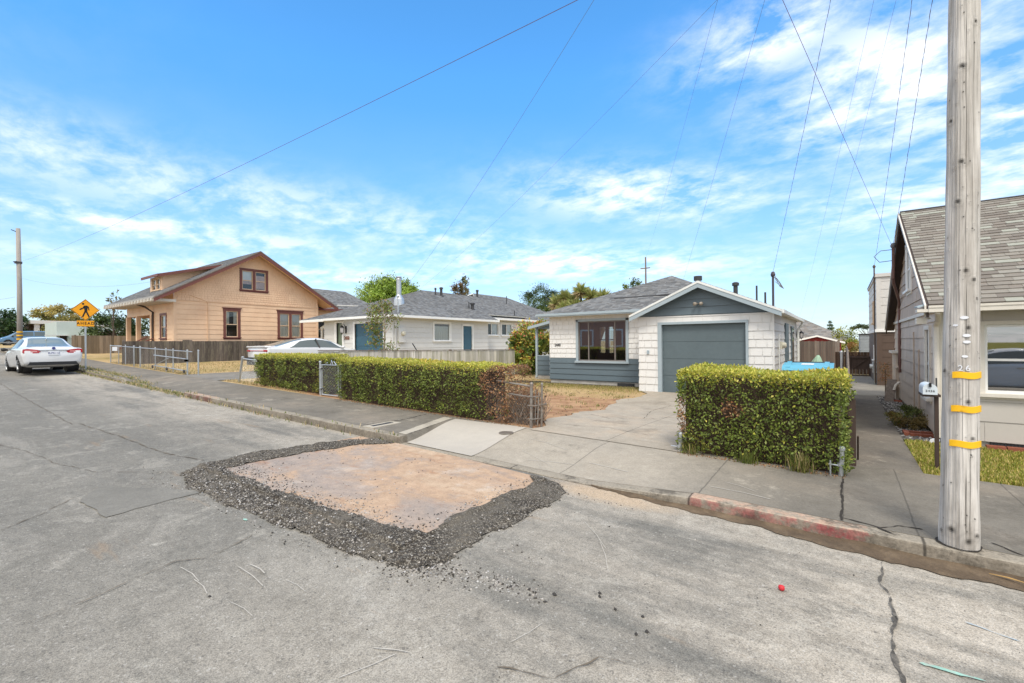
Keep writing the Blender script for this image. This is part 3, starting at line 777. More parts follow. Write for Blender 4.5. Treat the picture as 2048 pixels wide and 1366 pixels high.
mb.add(strip([(-.01, 5.17), (.15, 5.12), (.25, 5.09), (.39, 5.22), (.55, 5.25)], .014, zwalk, .8, 5)); mb.add(strip([(.24, 5.09), (.32, 4.99), (.36, 4.97)], .016, zwalk, .8, 6)); mb.add(strip([(.95, 5.24), (1.10, 5.09), (1.4, 5.02), (1.9, 5.0)], .012, zwalk, .8, 7))
mb.add(strip([(-.015, 6.5), (-.02, 5.8), (-.018, 5.07)], .018, zwalk, .5, 8)); mb.add(strip([(-7.1, 5.1), (-6.9, 5.8), (-7.0, 6.6)], .016, zwalk, .9, 9)); 
mb.add(strip([(.742+.128*cos(k*pi/12), 5.055+.128*sin(k*pi/12)) for k in range(25)], .022, zwalk, .5, 12))  # dark ring laid around the pole foot
zdr = lambda x, y: drive_z(x, y)+.0095
for k, q in enumerate((((-4.4, 8.9), (-3.8, 8.6), (-3.2, 9.1), (-2.9, 9.7), (-2.2, 9.9)), ((-3.3, 9.1), (-3.6, 10.4), (-3.5, 11.6)), ((-4.6, 12.2), (-3.6, 12.4), (-2.4, 12.1)), ((-4.3, 7.3), (-3.4, 7.6), (-2.6, 7.4)))): mb.add(strip(list(q), .008, zdr, 1.0, 70+k))
tag(mb.build('crack_and_pole_ring', M['crack'], recalc=False), kind='structure')
mb = MB()
mb.add(strip([(-4.0, .48), (-4.03, .72), (-4.17, 1.30), (-4.05, 1.5), (-4.2, 1.9)], .006, zroad, .9, 11)); mb.add(strip([(-10.68, 1.05), (-9.68, 1.24), (-8.47, 1.36), (-7.62, 1.59), (-6.89, 2.16)], .006, zroad, .9, 12)); mb.add(strip([(-6.7, 1.2), (-6.3, .9), (-6.0, .5), (-6.2, -.5)], .006, zroad, .9, 13)); mb.add(strip([(-12, 2.2), (-10, 2.35), (-8.2, 2.4), (-7.2, 2.6)], .012, zroad, .9, 14)); mb.add(strip([(-1.5, 1.9), (-1.2, 2.0), (-1.1, 2.3), (-.9, 2.35)], .006, zroad, .9, 15)); mb.add(strip([(-30, 2.4), (-20, 2.2), (-12, 2.1)], .010, zroad, .9, 16)); mb.add(strip([(-26, .8), (-16, .7), (-10.6, 1.05)], .010, zroad, .9, 17))
tag(mb.build('road_crack', M['crack_rust'], recalc=False), kind='structure')
mb = MB()
for k, (a, b, w) in enumerate([((-4.05, 1.30), (-3.70, 1.30), .012), ((-3.77, 1.29), (-3.48, 1.27), .014), ((-3.71, 1.56), (-3.28, 1.54), .014), ((-3.68, 1.63), (-3.44, 1.63), .02), ((-3.25, 1.68), (-2.98, 1.68), .01), ((-3.27, 1.32), (-2.98, 1.34), .01), ((-2.1, 1.35), (-2.0, 1.65), .014), ((-2.15, 1.6), (-1.95, 1.7), .016), ((-1.55, 2.1), (-1.5, 2.35), .01), ((-2.0, 3.9), (-1.6, 3.5), .012), ((-1.7, 3.6), (-1.45, 3.2), .012)]):
    mb.add(strip([a, ((a[0]+b[0])/2+.01, (a[1]+b[1])/2+.012), b], w*.4, zroad, .12, 20+k))
for k, (a, b, w) in enumerate([((-3.6, 5.3), (-2.9, 5.45), .02), ((-2.8, 5.6), (-2.2, 5.5), .03), ((-1.2, 5.35), (-.6, 5.3), .03), ((-4.1, 6.1), (-3.3, 5.9), .02), ((-1.1, 5.6), (-.75, 5.45), .02), ((-3.9, 5.6), (-3.1, 5.2), .015)]):
    mb.add(strip([a, ((a[0]+b[0])/2, (a[1]+b[1])/2+.03), b], w*.4, zwalk, .15, 40+k))
tag(mb.build('surface_scuff', M['scuff'], recalc=False), kind='structure')
mb = strip([(.32, 3.28), (.44, 3.3), (.58, 3.315)], .022, zroad, .5, 50); mb.add(strip([(-4.63, 1.99), (-4.56, 2.0)], .03, zroad, .5, 51))
tag(mb.build('teal_spray_mark', M['teal_paint'], recalc=False), kind='structure')
tag(strip([(.60, 3.93), (.70, 3.89), (.82, 3.86)], .012, zroad, .6, 52).build('blue_spray_mark', M['blue_paint'], recalc=False), kind='structure')
# old utility cut, lighter, with brown stains
M['patch'] = concrete_mat('old_patch', (.165, .158, .14), (.22, .21, .186), speck=.3)
quad_sheet('road_patch', (-6.95, 1.44), (-6.45, 1.18), (-5.72, 1.24), (-5.78, 2.1), 8, 8, lambda x, y: zr(x)+.008, M['patch'], edge=.02)
# dirt along the foot of the kerb
M['gutter'] = surf('gutter_dirt', (.105, .075, .048), .95, .35, 5, bump=.8, bscale=60, bdist=.012, dirt=(.23, .17, .11), dirt_amt=.6, dirt_scale=4, world=True)
mb = MB(); P = axis((-2.42, 7, .04)); A = []; B = []
for x in P:
    yo = np.interp(x, [-2.42, -1.93, -1.52, -1.16, -.72, -.17, .23, .52, 1.01, 2, 7], [4.90, 4.83, 4.79, 4.76, 4.78, 4.67, 4.65, 4.63, 4.68, 4.66, 4.66])+.018*sin(x*17)+rng.uniform(-.012, .012)
    A.append([mb.vert((x, yo, zr(x)+.0065)), mb.vert((x, (yo+4.9)/2, zr(x)+.014+.004*sin(x*23)+rng.uniform(0, .004))), mb.vert((x, 4.905, zr(x)+.022+.006*sin(x*9)))])
for a, b in zip(A, A[1:]):
    for i in range(2): mb.face((a[i], b[i], b[i+1], a[i+1]))
tag(mb.build('gutter_dirt', M['gutter'], smooth=True, recalc=False), kind='structure')
M['straw'] = surf('dead_leaf', (.45, .28, .10), .8, .2, 20, bump=0)
mb = MB(); mb.prism([V3((.86, 4.79, zr(.9)+.03)), V3((.95, 4.765, zr(.9)+.035)), V3((1.05, 4.75, zr(1)+.03)), V3((.96, 4.785, zr(1)+.034))], V3((0, 0, .004)))
tag(mb.build('dead_leaf', M['straw'], org=(.95, 4.77, zr(.95)+.03)), 'long dry yellow leaf lying in the gutter dirt near the big pole', 'leaf')
mb = MB(); mb.lathe([(.004, 0), (.017, .004), (.021, .016), (.018, .03), (.006, .036)], (-.36, 3.67, zr(-.36)+.001), 12)
tag(mb.build('red_ball', M['cap_red'], smooth=True, org=(-.36, 3.67, zr(-.36))), 'small crushed red ball lying alone on the street', 'ball')
# access covers
t = thing('utility_cover', 'round iron cover set in the pale new concrete slab', 'cover', (-4.62, 6.17, sw_h(-4.62, 6.17)+.024))
mb = MB(); mb.lathe([(.125, -.01), (.125, .006), (.11, .006)], (-4.62, 6.17, sw_h(-4.62, 6.17)+.014), 28); mb.build('rim', M['steel_rust'], t, smooth=False)
mb = MB(); mb.lathe([(.108, -.005), (.108, .004), (.02, .005)], (-4.62, 6.17, sw_h(-4.62, 6.17)+.016), 28); mb.build('lid', surf('iron_lid', (.13, .11, .09), .8, .3, 20, bump=.6), t)
cx, cy = -6.86, 5.36; zz = sw_h(cx, cy)+.004
t = thing('meter_box', 'concrete meter box with a dark slot sunk in the sidewalk by the kerb', 'meter box', (cx, cy, zz))
mb = MB(); mb.box(cx-.15, cx+.15, cy-.32, cy+.32, zz-.01, zz+.008); mb.build('box_frame', M['slab_edge'], t)
mb = MB(); mb.box(cx-.05, cx+.05, cy-.22, cy+.22, zz, zz+.012); mb.build('slot_cover', M['vent_dark'], t)
# bed of gravel at the side of the taupe house
def bed(): return rng.uniform(.78, 1.22), rng.uniform(9.72, 16.6), .124
M['bed'] = surf('bed_soil', (.10, .09, .08), .95, .3, 12, bump=.8)
sheet('planting_bed', [.78, 1.0, 1.235], axis((9.72, 16.8, .5)), lambda x, y: .128, M['bed'])
def bcol():
    k = rng.choice([.05, .08, .13, .2, .34, .5])*rng.uniform(.8, 1.2); return (k, k*.97, k*.93)
tag(stones(2600, bed, .012, .032, bcol, .5).build('bed_gravel', M['stone'], recalc=False), 'mixed grey pebbles filling the narrow bed along the taupe wall', 'pebbles', kind='stuff')
# ================================================================== houses
def roof_plane(mb, pts, colf, course=.125, wr=(.10, .24), seed=1, thick=.05, proud=.009):
    """pts: first edge is the eave, counter-clockwise seen from above"""
    pts = [V3(p) for p in pts]; O = pts[0]; U = (pts[1]-pts[0]).normalized()
    N = (pts[1]-pts[0]).cross(pts[-1]-pts[0]).normalized()
    if N.z < 0: N = -N; U = -U; O = pts[1]
    V = N.cross(U)
    poly = [((p-O).dot(U), (p-O).dot(V)) for p in pts]
    if sum(poly[i][0]*poly[(i+1) % len(poly)][1]-poly[(i+1) % len(poly)][0]*poly[i][1] for i in range(len(poly))) < 0: poly.reverse()
    tiles(mb, O, U, V, N, poly, course, wr, proud, .002, .003, (), colf, 0, seed=seed, backing=False)
    mb.prism([p-N*.001 for p in pts], -N*thick, 1, (1, 1, 1))

def shades(base, var=.3, warm=.0):
    def f(g, row):
        k = 1+g.uniform(-var, var); w = g.uniform(-warm, warm); return (base[0]*k*(1+w), base[1]*k, base[2]*k*(1-w))
    return f
grey_tabs = shades((.175, .178, .18), .34, .03)
def tan_tabs(g, row):
    return g.choice([(.22, .20, .175), (.27, .255, .225), (.32, .325, .28), (.18, .16, .14), (.25, .23, .20), (.215, .19, .165)])

def wall(mb, p0, p1, z0, z1, course, wr, holes=(), poly=None, **k):
    """boards on the vertical wall p0->p1 whose outside is to the right of that direction"""
    p0 = V3((p0[0], p0[1], 0)); p1 = V3((p1[0], p1[1], 0)); U = (p1-p0).normalized(); N = U.cross(Z_); L = (p1-p0).length
    tiles(mb, p0, U, Z_, N, poly or [(0, z0), (L, z0), (L, z1), (0, z1)], course, wr, holes=holes, v0=z0, **k)
    return p0, U, Z_, N

LONG = (3.2, 4.4)
# ------------------------------------------------------------------ the white house with the grey garage
H = thing('white_house', 'white shingled house with grey garage door and dark blue-grey lower boards, number 2440', 'house', (-5.6, 18.5, .11))
gx0, gx1, gy = -5.43, -1.55, 14.6
mb = MB()
wall(mb, (gx0, gy), (gx1, gy), .12, 2.55, .238, (.22, .33), holes=[(.63, 3.24, 0, 2.36)], seed=3, proud=.022, gap=.018, vgap=.015)
wall(mb, (gx1, gy), (gx1, 22.2), .12, 2.56, .238, (.55, .7), holes=[(2.72, 3.62, .1, 2.3), (4.85, 5.75, .7, 2.25)], seed=4, proud=.022, gap=.006, vgap=.006)
wall(mb, (gx0, 15.9), (gx0, gy), .12, 2.55, .238, (.22, .33), seed=5, proud=.022, gap=.018, vgap=.015)
wall(mb, (-9.65, 15.9), (gx0, 15.9), 1.13, 2.80, .187, (.16, .30), holes=[(1.23, 3.31, .9, 2.62)], seed=6, proud=.02, gap=.018, vgap=.015)
wall(mb, (-9.65, 19.9), (-9.65, 15.9), .25, 2.8, .2, (.16, .30), seed=7)
wall(mb, (gx1, 22.2), (-5.6, 22.2), .12, 2.6, .238, (.3, .5), seed=8); wall(mb, (-5.6, 22.2), (-5.6, 19.9), .12, 2.6, .238, (.3, .5), seed=9)
wall(mb, (-5.6, 19.9), (-9.65, 19.9), .12, 2.7, .238, (.3, .5), holes=[(2.85, 3.22, 1.2, 2.5), (3.30, 3.66, 1.2, 2.5)], seed=10)
mb.box(-1.575, -1.538, 14.565, 14.60, .12, 2.55)
mb.build('wall', M['white_shingle'], H)
mb = MB(); wall(mb, (-9.65, 15.9), (gx0, 15.9), .27, 1.13, .215, LONG, holes=[(1.20, 3.34, .93, 1.2)], seed=11, gap=0, proud=.024, vgap=.02)
mb.build('lower_boards', M['blue_grey'], H)
mb = MB(); ap = 3.48
wall(mb, (gx0, gy-.012), (gx1, gy-.012), 2.555, ap, .235, LONG, poly=[(0, 2.555), (3.88, 2.555), (1.94, ap-.02)], seed=12, gap=0, proud=.024, vgap=.02)
mb.build('gable', M['blue_grey'], H)
mb = MB(); mb.box(-9.63, -5.45, 15.93, 16.1, -.1, .268); mb.box(-5.4, -1.58, 14.63, 14.8, -.05, .119); mb.box(-1.75, -1.6, 14.7, 22.15, -.05, .119)
mb.build('foundation', M['concrete_wall'], H)
mb = MB(); mb.box(-6.75, -6.1, 15.90, 15.935, .12, .235)
for k in range(9): mb.box(-6.72+k*.07, -6.70+k*.07, 15.885, 15.90, .13, .23)
mb.build('crawl_vent', M['vent_dark'], H)
# roofs
mb = MB(); P_ = (-5.78, 19.4, 4.50); e0, e1, f0, f1 = -10.0, -1.36, 15.48, 22.6
A, B, C_, D = (e0, f0, 2.87), (e1, f0, 2.87), (e1, f1, 2.87), (e0, f1, 2.87)
Am = (-5.6, f0, 2.87); B = (e1, f0, 2.56); C_ = (e1, f1, 2.56)
for k, (a, b) in enumerate(((A, Am), (Am, B), (B, C_), (C_, D), (D, A))): roof_plane(mb, [a, b, P_], grey_tabs, seed=20+k)
rz, ez = 3.565, 2.615; r1 = 17.6
roof_plane(mb, [(-3.49, 14.27, rz), (-3.49, r1, rz), (-5.60, r1, ez), (-5.60, 14.27, ez)][2:]+[(-3.49, 14.27, rz), (-3.49, r1, rz)], grey_tabs, seed=25, thick=.03)
roof_plane(mb, [(-1.36, 14.27, ez), (-1.36, r1+4.6, ez), (-3.49, r1, rz), (-3.49, 14.27, rz)], grey_tabs, seed=26, thick=.03)
roof = mb.build('roof', [M['roof'], M['fascia_white']], H, recalc=False)
mb = MB()   # dark stepped seam on the front slope
mb.tube([(-7.25, 16.86, 3.455), (-6.4, 16.88, 3.465), (-5.1, 16.9, 3.47)], .03, 6); mb.build('roof_seam', M['vent_dark'], roof)
def barge(mb, a, b, w, y0, y1, m=0, up=0):
    a, b = V3(a), V3(b); d = V3((0, 0, -w))
    mb.prism([a+V3((0, y0, up)), b+V3((0, y0, up)), b+V3((0, y0, up))+d, a+V3((0, y0, up))+d], V3((0, y1-y0, 0)), m)
mb = MB()
a, b, c = (-5.63, 0, ez-.03), (-3.49, 0, rz-.03), (-1.33, 0, ez-.03)
barge(mb, a, b, .13, 14.25, 14.285, 0, -.045); barge(mb, b, c, .13, 14.25, 14.285, 0, -.045)
barge(mb, a, b, .065, 14.235, 14.30, 1, .022); barge(mb, b, c, .065, 14.235, 14.30, 1, .022)
mb.build('barge_board', [M['trim_grey'], M['fascia_white']], H)
mb = MB(); mb.box(-10.02, -5.5, 15.44, 15.485, 2.76, 2.885); mb.box(-10.03, -5.5, 15.415, 15.44, 2.80, 2.87); mb.box(-9.98, -5.6, 15.49, 15.89, 2.77, 2.785, 1)
mb.build('gutter', [M['trim_grey'], M['white_paint']], H)
mb = MB(); mb.box(-1.36, -1.27, 14.29, 22.3, 2.50, 2.60); mb.box(-1.53, -1.37, 14.3, 22.2, 2.545, 2.56)
mb.build('side_gutter', M['fascia_white'], H)
mb = MB(); mb.tube([(-1.30, 21.95, 2.52), (-1.36, 21.95, 2.35), (-1.47, 21.95, 2.2), (-1.47, 21.95, .15)], .045, 8)
mb.build('downspout', M['fascia_white'], H)
# garage door
mb = MB()
mb.box(-4.80, -4.68, 14.56, 14.72, .12, 2.36); mb.box(-2.26, -2.19, 14.56, 14.72, .12, 2.36); mb.box(-4.80, -2.19, 14.555, 14.725, 2.285, 2.36)
fr = mb.build('garage_frame', M['trim_grey'], H)
mb = MB()
for k in range(4): mb.box(-4.67, -2.265, 14.69, 14.73, .135+k*.537, .135+(k+1)*.537-.008)
mb.box(-4.66, -2.27, 14.715, 14.74, .14, 2.28)
gd = mb.build('garage_door', M['door_grey'], H)
# picture window
O = V3((0, 15.9, 0)); N_ = V3((0, -1, 0))
mb = MB()
for (x0, x1, z0, z1) in ((-8.43, -8.34, 1.02, 2.62), (-6.39, -6.30, 1.02, 2.62), (-8.43, -6.30, 2.55, 2.625)): mb.box(x0, x1, 15.845, 16.02, z0, z1)
mb.box(-8.47, -6.27, 15.80, 16.02, .955, 1.035)
pw = mb.build('picture_window', M['trim_grey'], H)
mb = MB()
for (x0, x1, z0, z1) in ((-8.34, -8.30, 1.035, 2.55), (-6.43, -6.39, 1.035, 2.55), (-8.34, -6.39, 1.035, 1.075), (-8.34, -6.39, 2.51, 2.55), (-7.93, -7.895, 1.07, 2.52), (-6.855, -6.815, 1.07, 2.52)): mb.box(x0, x1, 15.90, 15.95, z0, z1)
mb.build('mullions', surf('bronze_frame', (.19, .165, .15), .45, .08, 3), pw)
mb = MB(); mb.poly([V3((-8.32, 15.93, 1.05)), V3((-6.41, 15.93, 1.05)), V3((-6.41, 15.93, 2.53)), V3((-8.32, 15.93, 2.53))]); mb.build('pane', M['glass_strong'], pw, recalc=False)
mb = MB()   # the room behind it
mb.poly([V3((-9.5, 16.0, .35)), V3((-5.65, 16.0, .35)), V3((-5.65, 19.8, .35)), V3((-9.5, 19.8, .35))], 1)
mb.poly([V3((-9.5, 16.0, 2.7)), V3((-5.65, 16.0, 2.7)), V3((-5.65, 19.8, 2.7)), V3((-9.5, 19.8, 2.7))], 0)
mb.poly([V3((-5.65, 16.0, .35)), V3((-5.65, 19.8, .35)), V3((-5.65, 19.8, 2.7)), V3((-5.65, 16.0, 2.7))], 0)
mb.poly([V3((-9.55, 16.0, .35)), V3((-9.55, 19.8, .35)), V3((-9.55, 19.8, 2.7)), V3((-9.55, 16.0, 2.7))], 0)
for (a, b, c, d) in sub_rects((-9.55, -5.65, .35, 2.7), [(-9.31, -8.95, 1.2, 2.5), (-8.87, -8.50, 1.2, 2.5)]): mb.poly([V3((a, 19.8, c)), V3((b, 19.8, c)), V3((b, 19.8, d)), V3((a, 19.8, d))], 0)
mb.build('room', [M['room'], M['room_dark']], H)
mb = MB()
for a, b in ((-9.31, -8.95), (-8.87, -8.50)):
    for (x0, x1, z0, z1) in ((a, a+.03, 1.2, 2.5), (b-.03, b, 1.2, 2.5), (a, b, 1.83, 1.88), (a, b, 1.2, 1.24), (a, b, 2.46, 2.5)): mb.box(x0, x1, 19.78, 19.9, z0, z1)
rw = mb.build('rear_window', M['black_metal'], H)
mb = MB()
for a, b in ((-9.31, -8.95), (-8.87, -8.50)): mb.poly([V3((a, 19.86, 1.2)), V3((b, 19.86, 1.2)), V3((b, 19.86, 2.5)), V3((a, 19.86, 2.5))])
mb.build('pane', M['glass'], rw, recalc=False)
text_obj('house_number', '2440', V3((-9.27, 15.877, 1.645)), X_, Z_, V3((0, -1, 0)), .165, 'ink', H, .012, sx=.85)
# side door, side window, lamps, meter
mb = MB(); mb.box(-1.56, -1.49, 17.30, 18.24, .12, 2.32); d_ = mb.build('side_door', M['blue_grey'], H)
mb = MB(); mb.lathe([(.012, 0), (.03, .02), (.03, .05), (.01, .06)], (-1.49, 18.12, 1.05), 10, axis='x'); mb.build('door_knob', M['chrome'], d_)
mb = MB(); mb.box(-1.56, -1.495, 19.43, 20.37, .68, 2.27); sw_ = mb.build('side_window', M['blue_grey'], H)
mb = MB(); mb.box(-1.50, -1.49, 19.5, 20.3, .75, 2.2); mb.build('pane', M['car_glass'], sw_)
def lantern(root, c, N, mat='black_metal', s=1, name='wall_lantern'):
    """coach lamp: back plate, curled arm, cage with glass"""
    c = V3(c); N = V3(N); T = Z_.cross(N); mb = MB()
    mb.obox(c, T, Z_, N, -.035*s, .035*s, -.13*s, .13*s, 0, .02*s)
    mb.tube([c+N*.02*s+Z_*.02*s, c+N*.06*s+Z_*.16*s, c+N*.13*s+Z_*.22*s, c+N*.17*s+Z_*.16*s], .011*s, 6)
    q = c+N*.17*s
    mb.lathe([(.008*s, .17*s), (.03*s, .14*s), (.085*s, .085*s), (.09*s, .07*s)], q, 8); mb.lathe([(.05*s, -.13*s), (.055*s, -.115*s), (.02*s, -.145*s), (.008*s, -.19*s)], q, 8)
    for k in range(6):
        a = 2*pi*k/6; mb.tube([q+V3((cos(a)*.08*s, sin(a)*.08*s, .075*s)), q+V3((cos(a)*.052*s, sin(a)*.052*s, -.12*s))], .006*s, 4)
    l = mb.build(name, M[mat], root)
    g = MB(); g.lathe([(.048*s, -.115*s), (.072*s, .07*s)], q, 8); g.build('lamp_glass', M['clear_lens'], l)
    return l
lantern(H, (-1.535, 22.02, 1.98), (1, 0, 0))
mb = MB(); mb.box(-1.53, -1.44, 15.55, 15.78, 1.50, 1.72); mt = mb.build('utility_meter', M['tan_metal'], H)
mb = MB(); mb.lathe([(.085, 0), (.085, .07), (.05, .10)], (-1.44, 15.66, 1.61), 14, axis='x'); mb.build('dial', M['tan_metal'], mt)
mb = MB(); mb.tube([(-1.50, 15.35, 1.95), (-1.50, 15.35, .75)], .018, 6); mb.build('conduit', M['fascia_white'], H)
M['lamp_tan'] = surf('lamp_tan', (.34, .30, .25), .5, .1, 5)
t = MB(); t.lathe([(.012, 0), (.03, .02), (.03, .03)], (-3.53, 14.565, 2.87), 10, axis='y')
fl = t.build('flood_light', M['vent_dark'], H)
for sx_ in (-1, 1):
    mb = MB(); c = V3((-3.53+sx_*.02, 14.53, 2.90)); d = V3((sx_*.55, -.8, -.12)).normalized()
    mb.tube([c, c+d*.06, c+d*.10, c+d*.15], [.018, .03, .05, .055], 12); mb.build('lamp_head', M['lamp_tan'], fl, smooth=True)
mb = MB(); mb.box(-5.155, -5.085, 14.545, 14.59, 1.35, 1.47); mb.build('door_keypad', M['trim_grey'], H)
mb = MB(); mb.tube([(-4.05, 16.6, 3.2), (-4.05, 16.6, 3.92)], .10, 14); fv = mb.build('flue', M['steel'], H)
mb = MB(); mb.tube([(-4.05, 16.6, 3.86), (-4.05, 16.6, 4.01)], .135, 14); mb.build('flue_cap', M['vent_dark'], fv)
def roof_pipe(root, x, y, z0, z1, r, cap=0, mat='vent_dark', name='roof_vent'):
    mb = MB(); mb.lathe([(r*1.9, z0), (r, z0+.08), (r, z1)], (x, y, 0), 12)
    if cap: mb.lathe([(cap, z1-.09), (cap, z1), (cap*.5, z1+.03)], (x, y, 0), 12)
    return mb.build(name, M[mat], root)
roof_pipe(H, -2.93, 17.0, 3.2, 3.72, .07, .11); roof_pipe(H, -2.32, 17.2, 3.0, 3.60, .028); roof_pipe(H, -2.08, 17.3, 2.95, 3.37, .03)
mb = MB(); mb.tube([(-1.93, 18.05, 2.7), (-1.93, 18.05, 3.98)], .036, 10); mb.lathe([(.10, 2.78), (.06, 2.86), (.04, 2.90)], (-1.93, 18.05, 0), 12); mb.lathe([(.05, 3.96), (.075, 4.03), (.05, 4.12), (.02, 4.14)], (-1.93, 18.05, 0), 12)
ms = mb.build('service_mast', surf('mast_paint', (.07, .06, .075), .5, .1, 4), H)
mb = MB()
for k in range(3): mb.tube([(-1.91, 18.0, 3.95), (-1.80+k*.03, 17.98, 3.88-k*.05), (-1.66+k*.03, 17.95, 3.55-k*.02), (-1.72+k*.02, 17.95, 3.60), (-1.86, 18.0, 3.98-k*.1)], .008, 5)
mb.build('drip_loop', M['wire'], ms)
# little porch on the left
mb = MB(); mb.box(-11.23, -11.14, 17.26, 17.35, .2, 2.46); mb.build('porch_post', M['trim_grey'], H)
mb = MB(); mb.box(-11.23, -9.66, 17.27, 17.34, 1.14, 1.18); mb.build('porch_rail', M['trim_grey'], H)
mb = MB(); wall(mb, (-11.14, 17.29), (-9.66, 17.29), .30, 1.14, .21, LONG, seed=31, gap=0, proud=.024, vgap=.02); mb.box(-11.16, -9.66, 17.30, 17.33, .30, 1.14); mb.build('porch_boards', M['blue_grey'], H)
mb = MB(); mb.box(-11.3, -9.66, 17.3, 19.6, -.02, .27); mb.build('porch_floor', M['concrete_wall'], H)
mb = MB(); roof_plane(mb, [(-11.5, 19.9, 2.47), (-11.5, 17.05, 2.47), (-9.66, 17.05, 2.85), (-9.66, 19.9, 2.85)], grey_tabs, seed=32, thick=.04)
mb.prism([V3((-11.5, 17.03, 2.455)), V3((-9.66, 17.03, 2.84)), V3((-9.66, 17.03, 2.73)), V3((-11.5, 17.03, 2.345))], V3((0, .03, 0)), 2, (1, 1, 1))
mb.prism([V3((-11.15, 17.2, 2.36)), V3((-9.66, 17.2, 2.70)), V3((-9.66, 17.2, 2.36))], V3((0, .05, 0)), 3, (1, 1, 1))
mb.build('porch_roof', [M['roof'], M['trim_grey'], M['trim_grey'], M['blue_grey']], H)

# ------------------------------------------------------------------ the pale house with teal doors
B = thing('pale_house', 'low cream-white house with teal garage door, hipped grey roof and tall metal flue', 'house', (-21, 19, .5))
mb = MB()
sX, fY = -17.5, 14.33
wall(mb, (sX, fY), (sX, 21.6), .45, 3.02, .262, LONG, holes=[(2.71, 3.97, 1.86, 2.86), (5.0, 5.78, .4, 2.74)], seed=41, vgap=.034, gap=0, proud=.014)
wall(mb, (sX, 21.6), (-18.4, 21.6), .45, 3.02, .262, LONG, seed=42, vgap=.034, gap=0)
wall(mb, (-18.4, 21.6), (-18.4, 26.5), .45, 3.15, .262, LONG, holes=[(.75, 2.22, 2.22, 3.06), (2.5, 3.75, 2.22, 3.06)], seed=43, vgap=.034, gap=0, proud=.014)
wall(mb, (-23.3, fY), (sX, fY), .45, 3.02, .262, LONG, holes=[(1.20, 1.72, .4, 2.9), (2.82, 5.12, .4, 2.8)], seed=44, vgap=.034, gap=0, proud=.014)
wall(mb, (-23.3, 22), (-23.3, fY), .45, 3.02, .262, LONG, seed=45, vgap=.034, gap=0)
wall(mb, (-18.4, 26.5), (-18.4, 31), .45, 3.1, .262, LONG, seed=46, vgap=.034, gap=0); wall(mb, (-18.4, 31), (-27, 31), .45, 3.1, .262, LONG, seed=47, gap=0)
mb.box(sX-.03, sX+.02, fY-.02, fY+.03, .45, 3.02); mb.box(-18.43, -18.375, 26.42, 26.5, .45, 3.1)
mb.build('wall', M['cream'], B)
mb = MB()
pts = dict(a=(-25.0, 13.88, 3.13), b=(-17.03, 13.88, 3.13), c=(-17.03, 22.1, 3.13), d=(-25.0, 22.1, 3.13), r0=(-21.5, 19.9, 5.12), r1=(-21.5, 26.6, 5.12))
roof_plane(mb, [pts['a'], pts['b'], pts['r0']], grey_tabs, seed=51)
roof_plane(mb, [pts['b'], (-17.03, 22.1, 3.13), (-21.5, 22.1, 5.12), pts['r0']], grey_tabs, seed=52); roof_plane(mb, [(-17.95, 22.1, 3.54), (-17.95, 26.6, 3.54), (-21.5, 26.6, 5.12), (-21.5, 22.1, 5.12)], grey_tabs, seed=57)
roof_plane(mb, [(-25, 26.6, 3.13), pts['a'], pts['r0'], pts['r1']], grey_tabs, seed=53)
k_ = (5.12-3.42)/(21.5-17.95)
roof_plane(mb, [(-17.92, 21.9, 3.36), (-17.92, 33.6, 3.36), (-22.5, 30.2, 5.50), (-22.5, 26.0, 5.50)], grey_tabs, seed=54)
roof_plane(mb, [(-17.92, 33.6, 3.36), (-27.0, 33.6, 3.36), (-22.5, 30.2, 5.5)], grey_tabs, seed=55)
roof_plane(mb, [(-27.0, 33.6, 3.36), (-27.0, 22, 3.36), (-22.5, 26.0, 5.5), (-22.5, 30.2, 5.5)], grey_tabs, seed=56)
rf = mb.build('roof', [M['roof'], M['fascia_white']], B, recalc=False)
mb = MB()
mb.box(-17.05, -16.99, 13.86, 22.1, 3.02, 3.135); mb.box(-22.6, -16.99, 13.83, 13.88, 3.02, 3.135); mb.box(-25.0, -22.6, 13.84, 13.89, 2.99, 3.11); mb.box(-17.5, -17.05, 13.9, 22.08, 3.02, 3.03); mb.box(-23.3, -17.06, 13.9, 14.33, 3.021, 3.031)
mb.box(-17.93, -17.87, 21.9, 33.6, 3.24, 3.365); mb.box(-18.4, -17.94, 21.9, 33, 3.225, 3.235); mb.box(-17.93, -17.0, 22.09, 22.13, 3.02, 3.2)
mb.build('gutter', M['white_paint'], B)
O = V3((sX, fY, 0))
winbox(B, O, Y_, Z_, X_, 2.75, 1.18, 1.90, .92, trim=.10, style='none', curtain=[('fold', .02, .98, 0, .85, 0), ('flat', 0, 1, .84, .97, 3)], name='window', sash_w=.03)
O2 = V3((-18.4, 21.6, 0))
winbox(B, O2, Y_, Z_, X_, .78, 1.40, 2.25, .78, trim=.06, style='slider', curtain=[('fold', .55, .98, 0, 1, 1)], name='window')
winbox(B, O2, Y_, Z_, X_, 2.55, 1.15, 2.25, .78, trim=.06, style='slider', curtain=[('flat', .55, .98, 0, 1, 1)], name='window')
mb = MB(); mb.obox(O, Y_, Z_, X_, 4.92, 5.0, .5, 2.82, 0, .04); mb.obox(O, Y_, Z_, X_, 5.78, 5.9, .5, 2.82, 0, .04); mb.obox(O, Y_, Z_, X_, 4.92, 5.9, 2.74, 2.84, 0, .045); mb.build('door_frame', M['white_paint'], B)
mb = MB(); mb.obox(O, Y_, Z_, X_, 5.0, 5.78, .5, 2.74, -.06, -.02); mb.obox(O, Y_, Z_, X_, 5.12, 5.66, .7, 1.1, -.02, -.008)
mb.prism([O+Y_*a+Z_*b+X_*-.02 for a, b in ((5.12, 1.25), (5.66, 1.25), (5.66, 2.35), (5.56, 2.48), (5.39, 2.53), (5.22, 2.48), (5.12, 2.35))], X_*.014)
dr = mb.build('side_door', M['teal_door'], B)
